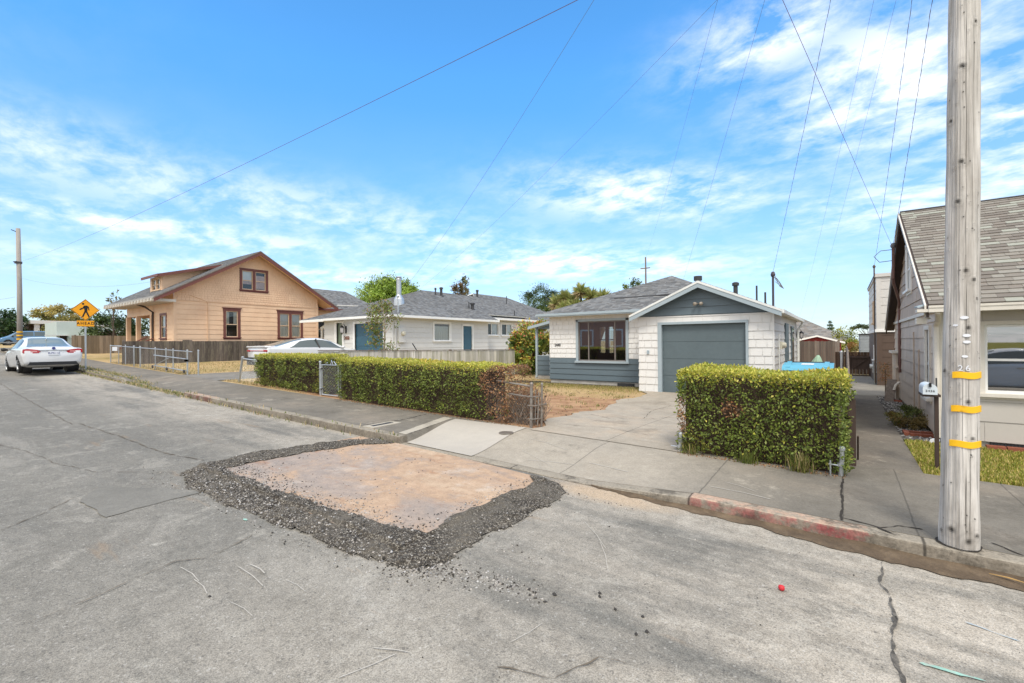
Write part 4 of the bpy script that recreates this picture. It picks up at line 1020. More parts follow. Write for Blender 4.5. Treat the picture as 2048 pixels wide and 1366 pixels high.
mb = MB(); mb.lathe([(.012, 0), (.035, .03), (.03, .06)], O+Y_*5.70+Z_*1.45+X_*-.02, 10, axis='x'); mb.build('door_knob', M['chrome'], dr)
O3 = V3((-23.3, fY, 0)); NF = V3((0, -1, 0))
mb = MB(); mb.obox(O3, X_, Z_, NF, 2.68, 2.82, .45, 2.93, 0, .04); mb.obox(O3, X_, Z_, NF, 5.12, 5.26, .45, 2.93, 0, .04); mb.obox(O3, X_, Z_, NF, 2.82, 5.12, 2.8, 2.93, 0, .038); mb.build('garage_frame', M['white_paint'], B)
mb = MB()
for k in range(4):
    mb.obox(O3, X_, Z_, NF, 2.82, 5.12, .45+k*.5875, .45+(k+1)*.5875-.01, -.10, -.06)
    for q in range(3): mb.obox(O3, X_, Z_, NF, 2.95, 4.99, .53+k*.5875+q*.16, .60+k*.5875+q*.16, -.06, -.052)
mb.build('garage_door', M['teal_door'], B)
mb = MB(); mb.obox(O3, X_, Z_, NF, 1.0, 1.2, .45, 2.98, 0, .04); mb.obox(O3, X_, Z_, NF, 1.72, 1.86, .45, 2.98, 0, .04); mb.obox(O3, X_, Z_, NF, 1.2, 1.72, 2.9, 2.98, 0, .038); en = mb.build('entry_frame', M['white_paint'], B)
mb = MB(); mb.obox(O3, X_, Z_, NF, 1.2, 1.72, .45, 2.9, -.10, -.06); mb.build('entry_glass', surf('green_glass', (.14, .17, .12), .2, .25, 1.2, (1, 1, .3), bump=0, dirt=(.10, .20, .12), dirt_amt=.6), en)
lantern(B, (-21.24, fY-.015, 2.52), (0, -1, 0), s=1.45)
text_obj('house_number', '2450', V3((-21.17, fY-.02, 2.07)), X_, Z_, NF, .26, 'rust_num', B, .02, sx=.9)
mb = MB(); mb.prism([V3((-23.3, 14.6, 3.0)), V3((-24.15, 14.6, 2.72)), V3((-24.15, 14.6, 2.66)), V3((-23.3, 14.6, 2.66))], V3((0, 1.2, 0))); mb.build('awning', M['white_paint'], B)
mb = MB(); mb.box(-24.1, -24.0, 14.6, 14.7, .5, 2.66); mb.build('awning_post', M['white_paint'], B)
mb = MB(); mb.lathe([(.30, 3.75), (.26, 4.1), (.125, 4.34), (.125, 5.12), (.15, 5.12), (.15, 5.16), (.14, 5.18), (.14, 5.26), (.16, 5.27), (.12, 5.31)], (-18.95, 15.95, 0), 18); fl = mb.build('flue', M['steel'], B, smooth=False)
mb = MB()
mb.lathe([(.142, 5.19), (.142, 5.25)], (-18.95, 15.95, 0), 12)
mb.build('flue_opening', M['dark'], fl)
mb = MB(); mb.tube([(-17.3, 14.5, 2.9), (-17.3, 14.5, 4.0)], .03, 8); mb.lathe([(.05, 3.98), (.06, 4.05), (.02, 4.12)], (-17.3, 14.5, 0), 10); mb.build('service_mast', M['steel'], B)
mb = MB(); mb.box(-17.49, -17.38, 14.6, 15.05, 1.82, 2.55); me_ = mb.build('meter_cabinet', M['cream'], B)
mb = MB(); mb.lathe([(.11, 0), (.11, .10), (.07, .14)], (-17.38, 14.85, 2.26), 14, axis='x'); mb.build('dial', M['tan_metal'], me_)
mb = MB(); mb.tube([(-17.46, 14.45, .5), (-17.46, 14.45, 3.0)], .035, 8); mb.build('downspout', M['cream'], B)
for (x, y, z0, z1, r, c) in ((-20.83, 20.47, 4.75, 5.25, .045, .07), (-20.75, 20.9, 4.75, 5.32, .085, .12), (-18.81, 21.36, 3.88, 4.30, .035, 0), (-18.68, 21.54, 3.82, 4.25, .10, .16), (-21.47, 25.3, 5.05, 5.6, .08, .11), (-18.07, 25.18, 3.5, 3.95, .03, 0), (-20.9, 28.1, 4.7, 5.35, .03, 0)):
    roof_pipe(B, x, y, z0, z1, r, c)

# ------------------------------------------------------------------ the salmon bungalow
C0 = thing('salmon_house', 'salmon pink wooden house with maroon trim, big gable and small dormer behind board fence', 'house', (-34, 13.8, .7))
gX = -30.0; bz = .7; slope = .598; rY = 13.75; rZ = 7.60; eL, eR = 8.42, 19.0
mb = MB()
wall(mb, (gX, 9.4), (gX, 17.95), bz, 4.30, .28, LONG, holes=[(2.58, 3.34, 2.2, 3.86), (5.80, 7.35, 2.2, 3.86)], seed=61, vgap=.028, gap=0, proud=.018)
wall(mb, (-33.2, 9.4), (gX, 9.4), bz, 4.93, .28, LONG, holes=[(1.15, 2.05, 2.15, 3.55)], seed=62, vgap=.028, gap=0, proud=.018)
wall(mb, (-38.3, 9.4), (-33.2, 9.4), 3.62, 4.93, .28, LONG, seed=63, vgap=.028, gap=0, proud=.018)
wall(mb, (-38.3, 12.2), (-33.2, 12.2), bz, 4.5, .28, LONG, seed=64, vgap=.028, gap=0); wall(mb, (-33.2, 12.2), (-33.2, 9.4), bz, 4.3, .28, LONG, seed=65, vgap=.028, gap=0)
wall(mb, (-38.3, 18), (-38.3, 12.2), bz, 4.5, .28, LONG, seed=66, vgap=.028, gap=0); wall(mb, (-38.3, 12.2), (-38.3, 9.4), 3.62, 4.4, .28, LONG, seed=67, vgap=.028, gap=0)
wall(mb, (gX, 17.95), (-38.3, 17.95), bz, 4.6, .28, LONG, seed=68, gap=0)
mb.box(gX-.03, gX+.026, 9.372, 9.52, bz, 4.45); mb.box(gX-.03, gX+.026, 17.82, 17.98, bz, 4.45); mb.box(gX-.16, gX-.03, 9.37, 9.40, bz, 4.36); mb.box(-33.22, -33.08, 9.37, 9.41, bz, 3.62)
mb.build('wall', M['salmon'], C0)
mb = MB()
L0 = 9.4; pg = [(0, 4.33), (8.55, 4.33), (8.55, rZ-.12-slope*(17.95-rY)), (rY-L0, rZ-.12), (0, rZ-.12-slope*(rY-9.4))]
wall(mb, (gX+.012, 9.4), (gX+.012, 17.95), 4.33, 8, .135, (.10, .22), poly=pg, holes=[(3.50, 5.02, 5.15, 6.42)], seed=69, gap=.012, vgap=.014, proud=.02)
mb.box(gX, gX+.05, 9.4, 17.95, 4.29, 4.335)
mb.build('gable', M['salmon'], C0)
mb = MB()
x0, x1 = -38.75, -29.35
roof_plane(mb, [(x0, eL, rZ-slope*(rY-eL)), (x1, eL, rZ-slope*(rY-eL)), (x1, rY, rZ), (x0, rY, rZ)], grey_tabs, seed=71, thick=.06)
roof_plane(mb, [(x1, eR, rZ-slope*(eR-rY)), (x0, eR, rZ-slope*(eR-rY)), (x0, rY, rZ), (x1, rY, rZ)], grey_tabs, seed=72, thick=.06)
rf = mb.build('roof', [M['roof'], M['salmon']], C0, recalc=False)
mb = MB()
for (ya, yb) in ((eL-.12, rY), (eR+.12, rY)):
    a = V3((x1+.01, ya, rZ-slope*abs(rY-ya)-.01)); b = V3((x1+.01, yb, rZ-.01))
    mb.prism([a, b, b-Z_*.24, a-Z_*.24], X_*.045)
    mb.prism([a+V3((-.02, 0, .02)), b+V3((-.02, 0, .02)), b+V3((-.02, 0, -.05)), a+V3((-.02, 0, -.05))], X_*.08, 1)
mb.build('barge_board', [M['maroon'], M['wood_grey']], C0)
mb = MB(); mb.box(x0, x1, eL-.10, eL, 4.30, 4.41); mb.build('gutter', surf('gutter_grey', (.34, .33, .31), .6, .15, 4), C0)
for k in range(18):
    if k < 1: rft = MB()
    x = x1-.35-k*.52; rft.box(x-.06, x+.06, eL-.16, 9.4, 4.16, 4.30)
rft.build('rafter_tails', M['cream_trim'], C0)
mb = MB(); mb.tube([(-33.6, eL+.05, 4.28), (-33.3, 9.0, 4.05), (-33.15, 9.33, 3.75), (-33.15, 9.33, .9)], .05, 8); mb.build('downspout', M['choc'], C0)
OG = V3((gX, 9.4, 0))
winbox(C0, OG, Y_, Z_, X_, 2.62, .68, 2.24, 1.58, trim=.14, head=True, tm='maroon', sm='tan_sash', crown=.02, curtain=[('fold', 0, .32, .5, 1, 0), ('fold', .68, 1, .5, 1, 0)], name='window')
winbox(C0, OG, Y_, Z_, X_, 5.86, 1.43, 2.24, 1.58, trim=.15, head=True, tm='maroon', sm='tan_sash', mull=.15, crown=.02, curtain=[('fold', 0, 1, 0, .68, 0), ('flat', 0, 1, .68, 1, 1)], name='window')
winbox(C0, OG+X_*.012, Y_, Z_, X_, 3.55, 1.42, 5.20, 1.18, trim=.15, tm='maroon', sm='tan_sash', mull=.16, curtain=[('flat', 0, .46, .42, 1, 1), ('fold', 0, .46, .3, .5, 2), ('fold', .54, 1, .1, .8, 2)], name='window')
OP = V3((-33.2, 9.4, 0)); 
winbox(C0, OP, X_, Z_, V3((0, -1, 0)), 1.2, .80, 2.2, 1.30, trim=.13, tm='maroon', sm='tan_sash', curtain=[('flat', 0, 1, .5, 1, 1)], name='window')
mb = MB(); mb.tube([(gX+.04, 10.2, 4.62), (gX+.045, 11.0, 4.33), (gX+.045, 11.06, 4.2), (gX+.045, 11.06, .8)], .022, 6); mb.build('conduit', M['salmon'], C0)
for x in (-38.15, -36.15, -33.55):
    mb = MB(); mb.box(x-.11, x+.11, 9.32, 9.54, .75, 3.62); mb.build('porch_post', M['salmon'], C0)
mb = MB(); mb.box(-38.2, -33.3, 9.33, 9.42, 1.98, 2.05)
for k in range(26): mb.box(-38.1+k*.18, -37.95+k*.18, 9.36, 9.39, 1.25, 1.98)
mb.build('porch_rail', M['maroon'], C0)
mb = MB(); mb.box(-38.3, -33.2, 9.3, 12.2, .6, 1.25); mb.build('porch_floor', M['salmon'], C0)
mb = MB(); mb.tube([(-35.3, 8.2, 1.55), (-34.0, 9.3, 2.3)], .035, 6); mb.tube([(-33.9, 8.2, 1.55), (-33.0, 9.3, 2.2)], .035, 6); mb.build('stair_rail', M['maroon'], C0)
# dormer
dx0, dx1, dy = -33.6, -31.6, 9.35
mb = MB()
def ms_(y): return rZ-slope*(rY-y)
wall(mb, (dx0, dy), (dx1, dy), ms_(dy)-.05, 5.80, .135, (.1, .2), holes=[(.30, 1.75, 4.98, 5.70)], seed=81, vgap=.014)
wall(mb, (dx1, dy), (dx1, 12.6), 4.8, 6.8, .135, (.1, .2), poly=[(0, ms_(dy)-.1), (3.0, ms_(dy+3.0)-.2), (3.0, 6.62), (0, 5.80)], seed=82, vgap=.014)
wall(mb, (dx0, 12.6), (dx0, dy), 4.8, 6.8, .135, (.1, .2), poly=[(.5, ms_(12.1)-.1), (3.25, ms_(dy)-.1), (3.25, 5.80), (.5, 6.55)], seed=83)
dm = mb.build('dormer_wall', M['salmon'], C0)
winbox(C0, V3((dx0, dy, 0)), X_, Z_, V3((0, -1, 0)), .38, 1.30, 5.02, .66, trim=.09, tm='tan_sash', sm='tan_sash', mull=.1, name='window', curtain=[('flat', 0, 1, .35, 1, 1)])
mb = MB(); ra, rb = (9.05, 5.82), (12.4, 6.80)
roof_plane(mb, [(dx0-.4, ra[0], ra[1]), (dx1+.38, ra[0], ra[1]), (dx1+.38, rb[0], rb[1]), (dx0-.4, rb[0], rb[1])], grey_tabs, seed=84, thick=.05)
s_ = (rb[1]-ra[1])/(rb[0]-ra[0])
mb.prism([V3((dx1+.38, ra[0]-.02, ra[1]+.01)), V3((dx1+.38, rb[0]-.1, rb[1]-.02)), V3((dx1+.38, rb[0]-.1, rb[1]-.18)), V3((dx1+.38, ra[0]-.02, ra[1]-.16))], X_*.04, 2, (1, 1, 1))
mb.box(dx0-.42, dx1+.42, ra[0]-.05, ra[0], ra[1]-.13, ra[1]+.012, 2, (1, 1, 1))
mb.build('dormer_roof', [M['roof'], M['salmon'], M['maroon']], C0, recalc=False)
# rear wing
mb = MB(); wall(mb, (-31.4, 17.95), (-31.4, 24.2), bz, 4.35, .28, LONG, holes=[(.5, 1.6, 2.2, 3.6)], seed=85, gap=0); wall(mb, (-31.4, 24.2), (-37.5, 24.2), bz, 4.35, .28, LONG, seed=86, gap=0)
mb.build('wing_wall', M['salmon'], C0)
winbox(C0, V3((-31.4, 17.95, 0)), Y_, Z_, X_, .6, .9, 2.2, 1.4, trim=.14, tm='maroon', sm='tan_sash', name='window')
mb = MB()
roof_plane(mb, [(-31.0, 17.6, 4.42), (-31.0, 24.6, 4.42), (-34.4, 23.1, 6.25), (-34.4, 17.6, 6.25)], grey_tabs, seed=87); roof_plane(mb, [(-31.0, 24.6, 4.42), (-37.8, 24.6, 4.42), (-34.4, 23.1, 6.25)], grey_tabs, seed=88); roof_plane(mb, [(-37.8, 24.6, 4.42), (-37.8, 17.6, 4.42), (-34.4, 17.6, 6.25), (-34.4, 23.1, 6.25)], grey_tabs, seed=89)
mb.box(-31.0, -30.95, 17.6, 24.6, 4.26, 4.43, 1, (1, 1, 1)); mb.tube([(-31.55, 20.5, 4.75), (-31.75, 24.0, 4.86)], .05, 6, 2, (1, 1, 1))
mb.build('wing_roof', [M['roof'], M['maroon'], M['cream_trim']], C0, recalc=False)

# ------------------------------------------------------------------ the taupe house on the right
D0 = thing('taupe_house', 'taupe shingled house with steep tan roof and white framed front window behind pole', 'house', (4.5, 13.3, .11))
tX, tY = 1.23, 9.75; t1 = 17.1
mb = MB()
wall(mb, (tX, t1), (tX, tY), .2, 2.19, .262, (.9, 1.3), holes=[(t1-11.07, t1-10.52, .7, 1.98), (t1-16.05, t1-15.62, 1.0, 1.95)], seed=91, gap=.004, vgap=.006, proud=.016)
mb.build('wall', M['taupe'], D0)
mb = MB(); wall(mb, (tX, tY), (9, tY), .2, 2.17, .30, (.8, 1.0), holes=[(.46, 1.75, .85, 2.01)], seed=92, gap=.004, vgap=.006, proud=.012); wall(mb, (9, tY), (9, t1), .2, 2.2, .3, (.8, 1.0), seed=93, gap=.003); wall(mb, (9, t1), (tX, t1), .2, 2.2, .3, (.8, 1.0), seed=94, gap=.003)
mb.build('front_wall', M['taupe_front'], D0)
mb = MB(); rY2, rZ2 = 13.2, 4.55; ef, eb = 9.28, 17.35; sf = (rZ2-2.27)/(rY2-ef); sb = (rZ2-2.10)/(eb-rY2)
hl = t1-rY2
wall(mb, (tX-.012, t1), (tX-.012, tY), 2.24, 4.6, .27, (.8, 1.2), poly=[(.25, 2.24), (t1-tY, 2.24), (t1-tY, rZ2-.1-sf*(rY2-tY)), (t1-rY2, rZ2-.1), (.25, rZ2-.1-sb*(t1-rY2-.25))], holes=[(t1-13.80, t1-12.92, 2.78, 3.90)], seed=95, gap=.004, vgap=.008, proud=.014)
mb.build('gable', M['taupe_up'], D0)
mb = MB(); mb.box(tX-.05, tX, tY, t1, 2.185, 2.245); mb.box(tX-.02, tX+.07, tY-.025, tY+.07, .2, 2.18); mb.build('trim_band', M['cream_trim'], D0)
mb = MB(); mb.box(tX+.03, 9, tY+.03, t1-.03, -.1, .199); mb.build('foundation', M['concrete_wall'], D0)
mb = MB(); mb.box(1.78, 2.35, tY+.01, tY+.04, .10, .19)
for k in range(16): mb.box(1.79+k*.036, 1.80+k*.036, tY, tY+.012, .105, .185)
mb.build('crawl_vent', M['vent_dark'], D0)
mb = MB(); rx0 = 1.06
roof_plane(mb, [(rx0, ef, 2.27), (9.3, ef, 2.27), (9.3, rY2, rZ2), (rx0, rY2, rZ2)], tan_tabs, .135, (.13, .30), seed=96, thick=.05, proud=.013)
roof_plane(mb, [(9.3, eb, 2.10), (rx0, eb, 2.10), (rx0, rY2, rZ2), (9.3, rY2, rZ2)], tan_tabs, .135, (.13, .30), seed=97, thick=.05)
mb.tube([(rx0-.01, rY2, rZ2+.015), (9.3, rY2, rZ2+.015)], .022, 6, 2, (.3, .26, .22))
mb.tube([(2.2, ef+.9, 2.27+.9*sf+.014), (9.3, ef+.93, 2.27+.93*sf+.014)], .012, 5, 2, (.1, .1, .1))
mb.build('roof', [M['roof'], M['choc'], M['vent_dark']], D0, recalc=False)
mb = MB()
for ya, yb, za in ((eb+.02, rY2, 2.08), (ef-.02, rY2, 2.25)):
    a = V3((rx0, ya, za)); b = V3((rx0, yb, rZ2-.01))
    mb.prism([a, b, b-Z_*.17, a-Z_*.17], X_*-.03); mb.prism([a+V3((-.03, 0, .015)), b+V3((-.03, 0, .015)), b+V3((-.03, 0, -.045)), a+V3((-.03, 0, -.045))], X_*-.02, 1)
    mb.prism([a-Z_*.055, b-Z_*.055, b-Z_*.07, a-Z_*.07], X_*.165)
mb.build('barge_board', [M['choc'], M['cream_trim']], D0)
mb = MB(); mb.box(1.05, 9.3, ef-.09, ef-.01, 2.155, 2.25); mb.box(1.05, 9.3, ef-.10, ef-.09, 2.22, 2.255); mb.box(1.05, 9.3, ef, tY, 2.165, 2.18, 1); mb.box(.92, 1.05, ef-.08, ef+.14, 2.16, 2.205)
mb.build('gutter', [M['cream_trim'], M['taupe_front']], D0)
mb = MB(); mb.tube([(1.16, ef-.03, 2.16), (1.20, 9.55, 2.05), (1.19, 9.69, 1.95), (1.19, 9.69, .22)], .04, 8); mb.build('downspout', M['cream_trim'], D0)
OS = V3((tX, t1, 0)); WY = V3((0, -1, 0)); NX = V3((-1, 0, 0))
winbox(D0, OS, WY, Z_, NX, t1-11.03, .47, .74, 1.18, trim=.07, tm='cream_trim', sm='white_paint', name='window', curtain=[('flat', 0, 1, 0, 1, 1)])
winbox(D0, OS, WY, Z_, NX, t1-16.0, .33, 1.04, .86, trim=.05, tm='taupe', sm='white_paint', name='window')
winbox(D0, OS+X_*-.012, WY, Z_, NX, t1-13.74, .76, 2.84, 1.0, trim=.07, tm='white_paint', sm='white_paint', name='window', curtain=[('flat', 0, 1, .5, 1, 1)])
winbox(D0, V3((tX, tY, 0)), X_, Z_, V3((0, -1, 0)), .50, 1.2, .93, 1.03, trim=.055, tm='cream_trim', sm='white_paint', name='window', curtain=[('flat', 0, 1, .86, 1, 1)], pane='glass_strong', sash_w=.035)
mb = MB(); mb.box(1.15, 1.222, 16.0, 17.0, .12, 1.38); hp = mb.build('closet', M['taupe'], D0)
mb = MB(); mb.box(1.08, 1.222, 15.93, 17.06, 1.38, 1.44); mb.build('closet_top', M['cream_trim'], hp)
mb = MB(); mb.tube([(1.19, 15.4, .9), (1.19, 15.4, 2.55), (1.165, 15.1, 2.75), (1.0, 14.2, 3.10), (.985, 14.05, 3.2), (.985, 14.0, 3.93)], .03, 8); ms = mb.build('service_mast', surf('mast_brown', (.16, .085, .07), .5, .15, 5), D0)
mb = MB(); mb.lathe([(.04, 3.92), (.055, 3.97), (.03, 4.03)], (.985, 14.0, 0), 10); mb.tube([(.985, 14, 3.88), (.75, 13.9, 3.86), (.62, 13.8, 3.72), (.72, 13.8, 3.58), (.98, 14, 3.62)], .008, 5); mb.build('drip_loop', M['wire'], ms)
mb = MB(); mb.tube([(1.17, 12.3, 1.9), (1.17, 12.3, .2)], .012, 5); mb.tube([(1.2, 11.85, 1.55), (1.2, 11.9, .3)], .012, 5); mb.build('wall_cable', M['taupe_up'], D0)
mb = MB(); mb.tube([(1.12, 9.72, 2.08), (1.04, 9.6, 2.08)], .015, 6); mb.box(.94, 1.06, 9.50, 9.68, 1.99, 2.085); mb.obox(V3((1.0, 9.38, 2.27)), V3((.9, .3, .3)).normalized(), V3((-.3, .9, 0)).normalized(), V3((-.3, 0, .9)).normalized(), -.09, .09, -.05, .05, -.012, .012, 1); mb.tube([(1.05, 9.6, 2.07), (1.03, 9.42, 2.15), (1.0, 9.38, 2.27)], .012, 6)
mb.build('security_light', [M['cream_trim'], M['trim_grey']], D0)

# ------------------------------------------------------------------ two-storey house behind it
E0 = thing('two_tone_house', 'flat roofed two-storey house, pale upper floor over brown ground floor, beyond the path', 'house', (4.2, 23.6, .11))
q = 1.0; ey, ey1 = 20.75, 26.6
mb = MB(); wall(mb, (q, ey1), (q, ey), 2.10, 3.98, .285, (1.2, 2.4), holes=[(ey1-23.0, ey1-22.4, 2.35, 3.25)], seed=101, vgap=.012, proud=.01); wall(mb, (q, ey), (8, ey), 2.10, 3.98, .285, (1.2, 2.4), seed=102, vgap=.012, proud=.01); mb.box(q-.02, q+.12, ey-.025, ey-.005, 2.1, 3.96)
mb.build('upper_wall', M['pale_siding'], E0)
mb = MB(); wall(mb, (q, ey1), (q, ey), .1, 2.02, .255, (1.2, 2.4), holes=[(ey1-22.6, ey1-22.0, .95, 1.55)], seed=103, vgap=.012, proud=.01); wall(mb, (q, ey), (8, ey), .1, 2.02, .255, LONG, seed=104, vgap=.014, gap=0, proud=.01); mb.box(q-.02, q+.14, ey-.022, ey-.004, .12, 2.02)
mb.build('lower_wall', M['brown_paint'], E0)
mb = MB(); mb.box(q-.06, 8, ey-.06, ey1, 2.02, 2.12); mb.build('belt_course', M['white_paint'], E0)
mb = MB(); mb.box(q-.05, 8.1, ey-.07, ey1+.05, 3.98, 4.10); mb.box(q-.06, q-.045, ey-.08, ey1, 4.05, 4.11, 1); mb.build('roof_cap', [M['pale_siding'], M['choc']], E0)
winbox(E0, V3((q, ey1, 0)), WY, Z_, NX, ey1-22.95, .5, 2.4, .8, trim=.05, tm='tan_sash', sm='white_paint', name='window')
winbox(E0, V3((q, ey1, 0)), WY, Z_, NX, ey1-22.55, .5, 1.0, .5, trim=.05, tm='white_paint', sm='white_paint', name='window')
mb = MB(); mb.tube([(q-.06, 20.9, .2), (q-.06, 20.9, 4.35)], .022, 8); mb.lathe([(.03, 4.33), (.05, 4.38), (.02, 4.44)], (q-.06, 20.9, 0), 8); mb.build('service_mast', M['brown_paint'], E0)
mb = MB(); mb.box(q-.12, q, 21.1, 21.35, .55, .95); mb.lathe([(.08, -.2), (.08, -.12)], (q, 21.22, .78), 12, axis='x'); mb.tube([(q-.06, 21.22, .1), (q-.06, 21.22, .55)], .03, 6); mb.build('utility_meter', M['steel'], E0)
# shake-clad corner of a further building above the gate
F0 = thing('shingle_shed', 'grey shingled shed end rising above the brown fence behind the two-tone house', 'shed', (1.5, 29.5, .1))
mb = MB(); wall(mb, (.72, 29), (3, 29), .1, 2.0, .14, (.14, .3), seed=105); wall(mb, (.72, 31), (.72, 29), .1, 2.0, .14, (.14, .3), seed=106); mb.build('wall', surf('grey_shakes', (.32, .35, .37), .8, .2, 5), F0)
mb = MB(); mb.box(.68, 3, 28.96, 31, 2.0, 2.06); mb.build('roof', M['vent_dark'], F0)
# red gabled outbuilding
R0 = thing('red_outbuilding', 'small red gabled outbuilding with white barge boards behind the grey board fence', 'outbuilding', (-1.4, 41.5, .1))
mb = MB(); ry = 40.0; wall(mb, (-2.5, ry), (-.1, ry), .1, 1.72, .2, LONG, seed=107, gap=0); wall(mb, (-2.5, ry), (-.1, ry), 1.72, 2.3, .2, LONG, poly=[(0, 1.72), (2.4, 1.72), (1.0, 2.04)], seed=108, gap=0); wall(mb, (-.1, ry), (-.1, 43.5), .1, 1.8, .2, LONG, seed=109, gap=0); wall(mb, (-2.5, 43.5), (-2.5, ry), .1, 1.8, .2, LONG, seed=110, gap=0); mb.build('wall', M['red_shed'], R0)
mb = MB(); roof_plane(mb, [(-3.0, 43.6, 1.74), (-3.0, 39.8, 1.74), (-1.5, 39.8, 2.12), (-1.5, 43.6, 2.12)], grey_tabs, seed=111); roof_plane(mb, [(.15, 39.8, 1.62), (.15, 43.6, 1.62), (-1.5, 43.6, 2.12), (-1.5, 39.8, 2.12)], grey_tabs, seed=112)
mb.build('roof', [M['roof'], M['wood_grey']], R0, recalc=False)
mb = MB(); 
for xa, za in ((-3.0, 1.74), (.15, 1.62)):
    a = V3((xa, 39.77, za)); b = V3((-1.5, 39.77, 2.12)); mb.prism([a, b, b-Z_*.12, a-Z_*.12], V3((0, .03, 0)))
mb.build('barge_board', M['white_paint'], R0)
G0 = thing('hip_roofed_house', 'house with long grey-brown hipped roof seen beyond the red outbuilding', 'house', (-7, 55, .1))
mb = MB(); wall(mb, (-12, 50), (.3, 50), .1, 1.75, .25, LONG, seed=113, gap=0); wall(mb, (.3, 50), (.3, 58), .1, 1.75, .25, LONG, seed=114, gap=0); mb.build('wall', M['pale_siding'], G0)
mb = MB(); bt = shades((.20, .19, .18), .25, .05)
roof_plane(mb, [(-12.5, 49.6, 1.75), (.7, 49.6, 1.75), (-5.0, 54, 4.9), (-7, 54, 4.9)], bt, .2, (.3, .5), seed=115); roof_plane(mb, [(.7, 49.6, 1.75), (.7, 58.5, 1.75), (-5, 54, 4.9)], bt, .2, (.3, .5), seed=116); mb.build('roof', [M['roof'], M['cream_trim']], G0, recalc=False)

# ------------------------------------------------------------------ far left buildings
K0 = thing('stucco_building', 'grey-green stucco building with open porch beside the wooden fence', 'building', (-58, 10, 1.5))
mb = MB(); mb.prism([V3((-56, 8.85, 1.45)), V3((-56, 8.85, 3.95)), V3((-56, 11.2, 4.0)), V3((-56, 11.2, 1.45)), V3((-56, 9.55, 1.45)), V3((-56, 9.55, 2.75)), V3((-56, 9.05, 2.75)), V3((-56, 9.05, 1.45))], X_*-5)
mb.box(-60, -55.0, 11.0, 14.2, 1.45, 3.6); mb.box(-55.98, -55.9, 9.6, 10.6, 2.5, 2.56); mb.build('wall', M['grey_green'], K0)
mb = MB(); mb.box(-55.2, -54.85, 10.8, 14.4, 3.6, 3.78); mb.box(-56.02, -55.6, 8.1, 9.6, 2.72, 2.78); mb.build('canopy', M['pale_siding'], K0)
mb = MB(); mb.box(-56.4, -56.35, 9.06, 9.54, 1.5, 2.74); mb.build('door', M['choc'], K0)
L0_ = thing('porch_house', 'low house with flat porch roof and pale posts behind the blue van', 'house', (-98, 16, 2))
mb = MB(); mb.box(-103, -98.5, 12.6, 21, 1.9, 5.2); mb.build('wall', M['porch_dark'], L0_)
mb = MB(); mb.box(-103, -95.6, 12.4, 21.4, 5.15, 5.65); mb.build('porch_roof', M['pale_siding'], L0_)
for y in (13.1, 14.9, 17.0):
    mb = MB(); mb.box(-96.4, -95.9, y-.28, y+.28, 1.9, 5.15); mb.build('porch_post', M['pale_siding'], L0_)
# pink house across the street, seen only in reflections
Q0 = thing('pink_house', 'pink stucco house across the street reflected in the picture window', 'house', (-20.5, -15, .1))
mb = MB(); wall(mb, (-13, -11), (-28, -11), 0, 4.2, .3, LONG, seed=121, gap=0); mb.box(-28, -13, -18, -11.02, 0, 4.2); mb.build('wall', M['pink_house'], Q0)
mb = MB(); mb.prism([V3((-28.5, -10.5, 4.2)), V3((-12.5, -10.5, 4.2)), V3((-12.5, -14.5, 6.4)), V3((-28.5, -14.5, 6.4))], V3((0, 0, .1))); mb.prism([V3((-28.5, -18.5, 4.2)), V3((-12.5, -18.5, 4.2)), V3((-12.5, -14.5, 6.4)), V3((-28.5, -14.5, 6.4))], V3((0, 0, .1))); mb.build('roof', M['vent_dark'], Q0)
for k in range(4): winbox(Q0, V3((-13, -11, 0)), V3((-1, 0, 0)), Z_, Y_, 1.5+k*3.2, 1.2, 1.4, 1.5, trim=.14, tm='white_paint', sm='white_paint', name='window')
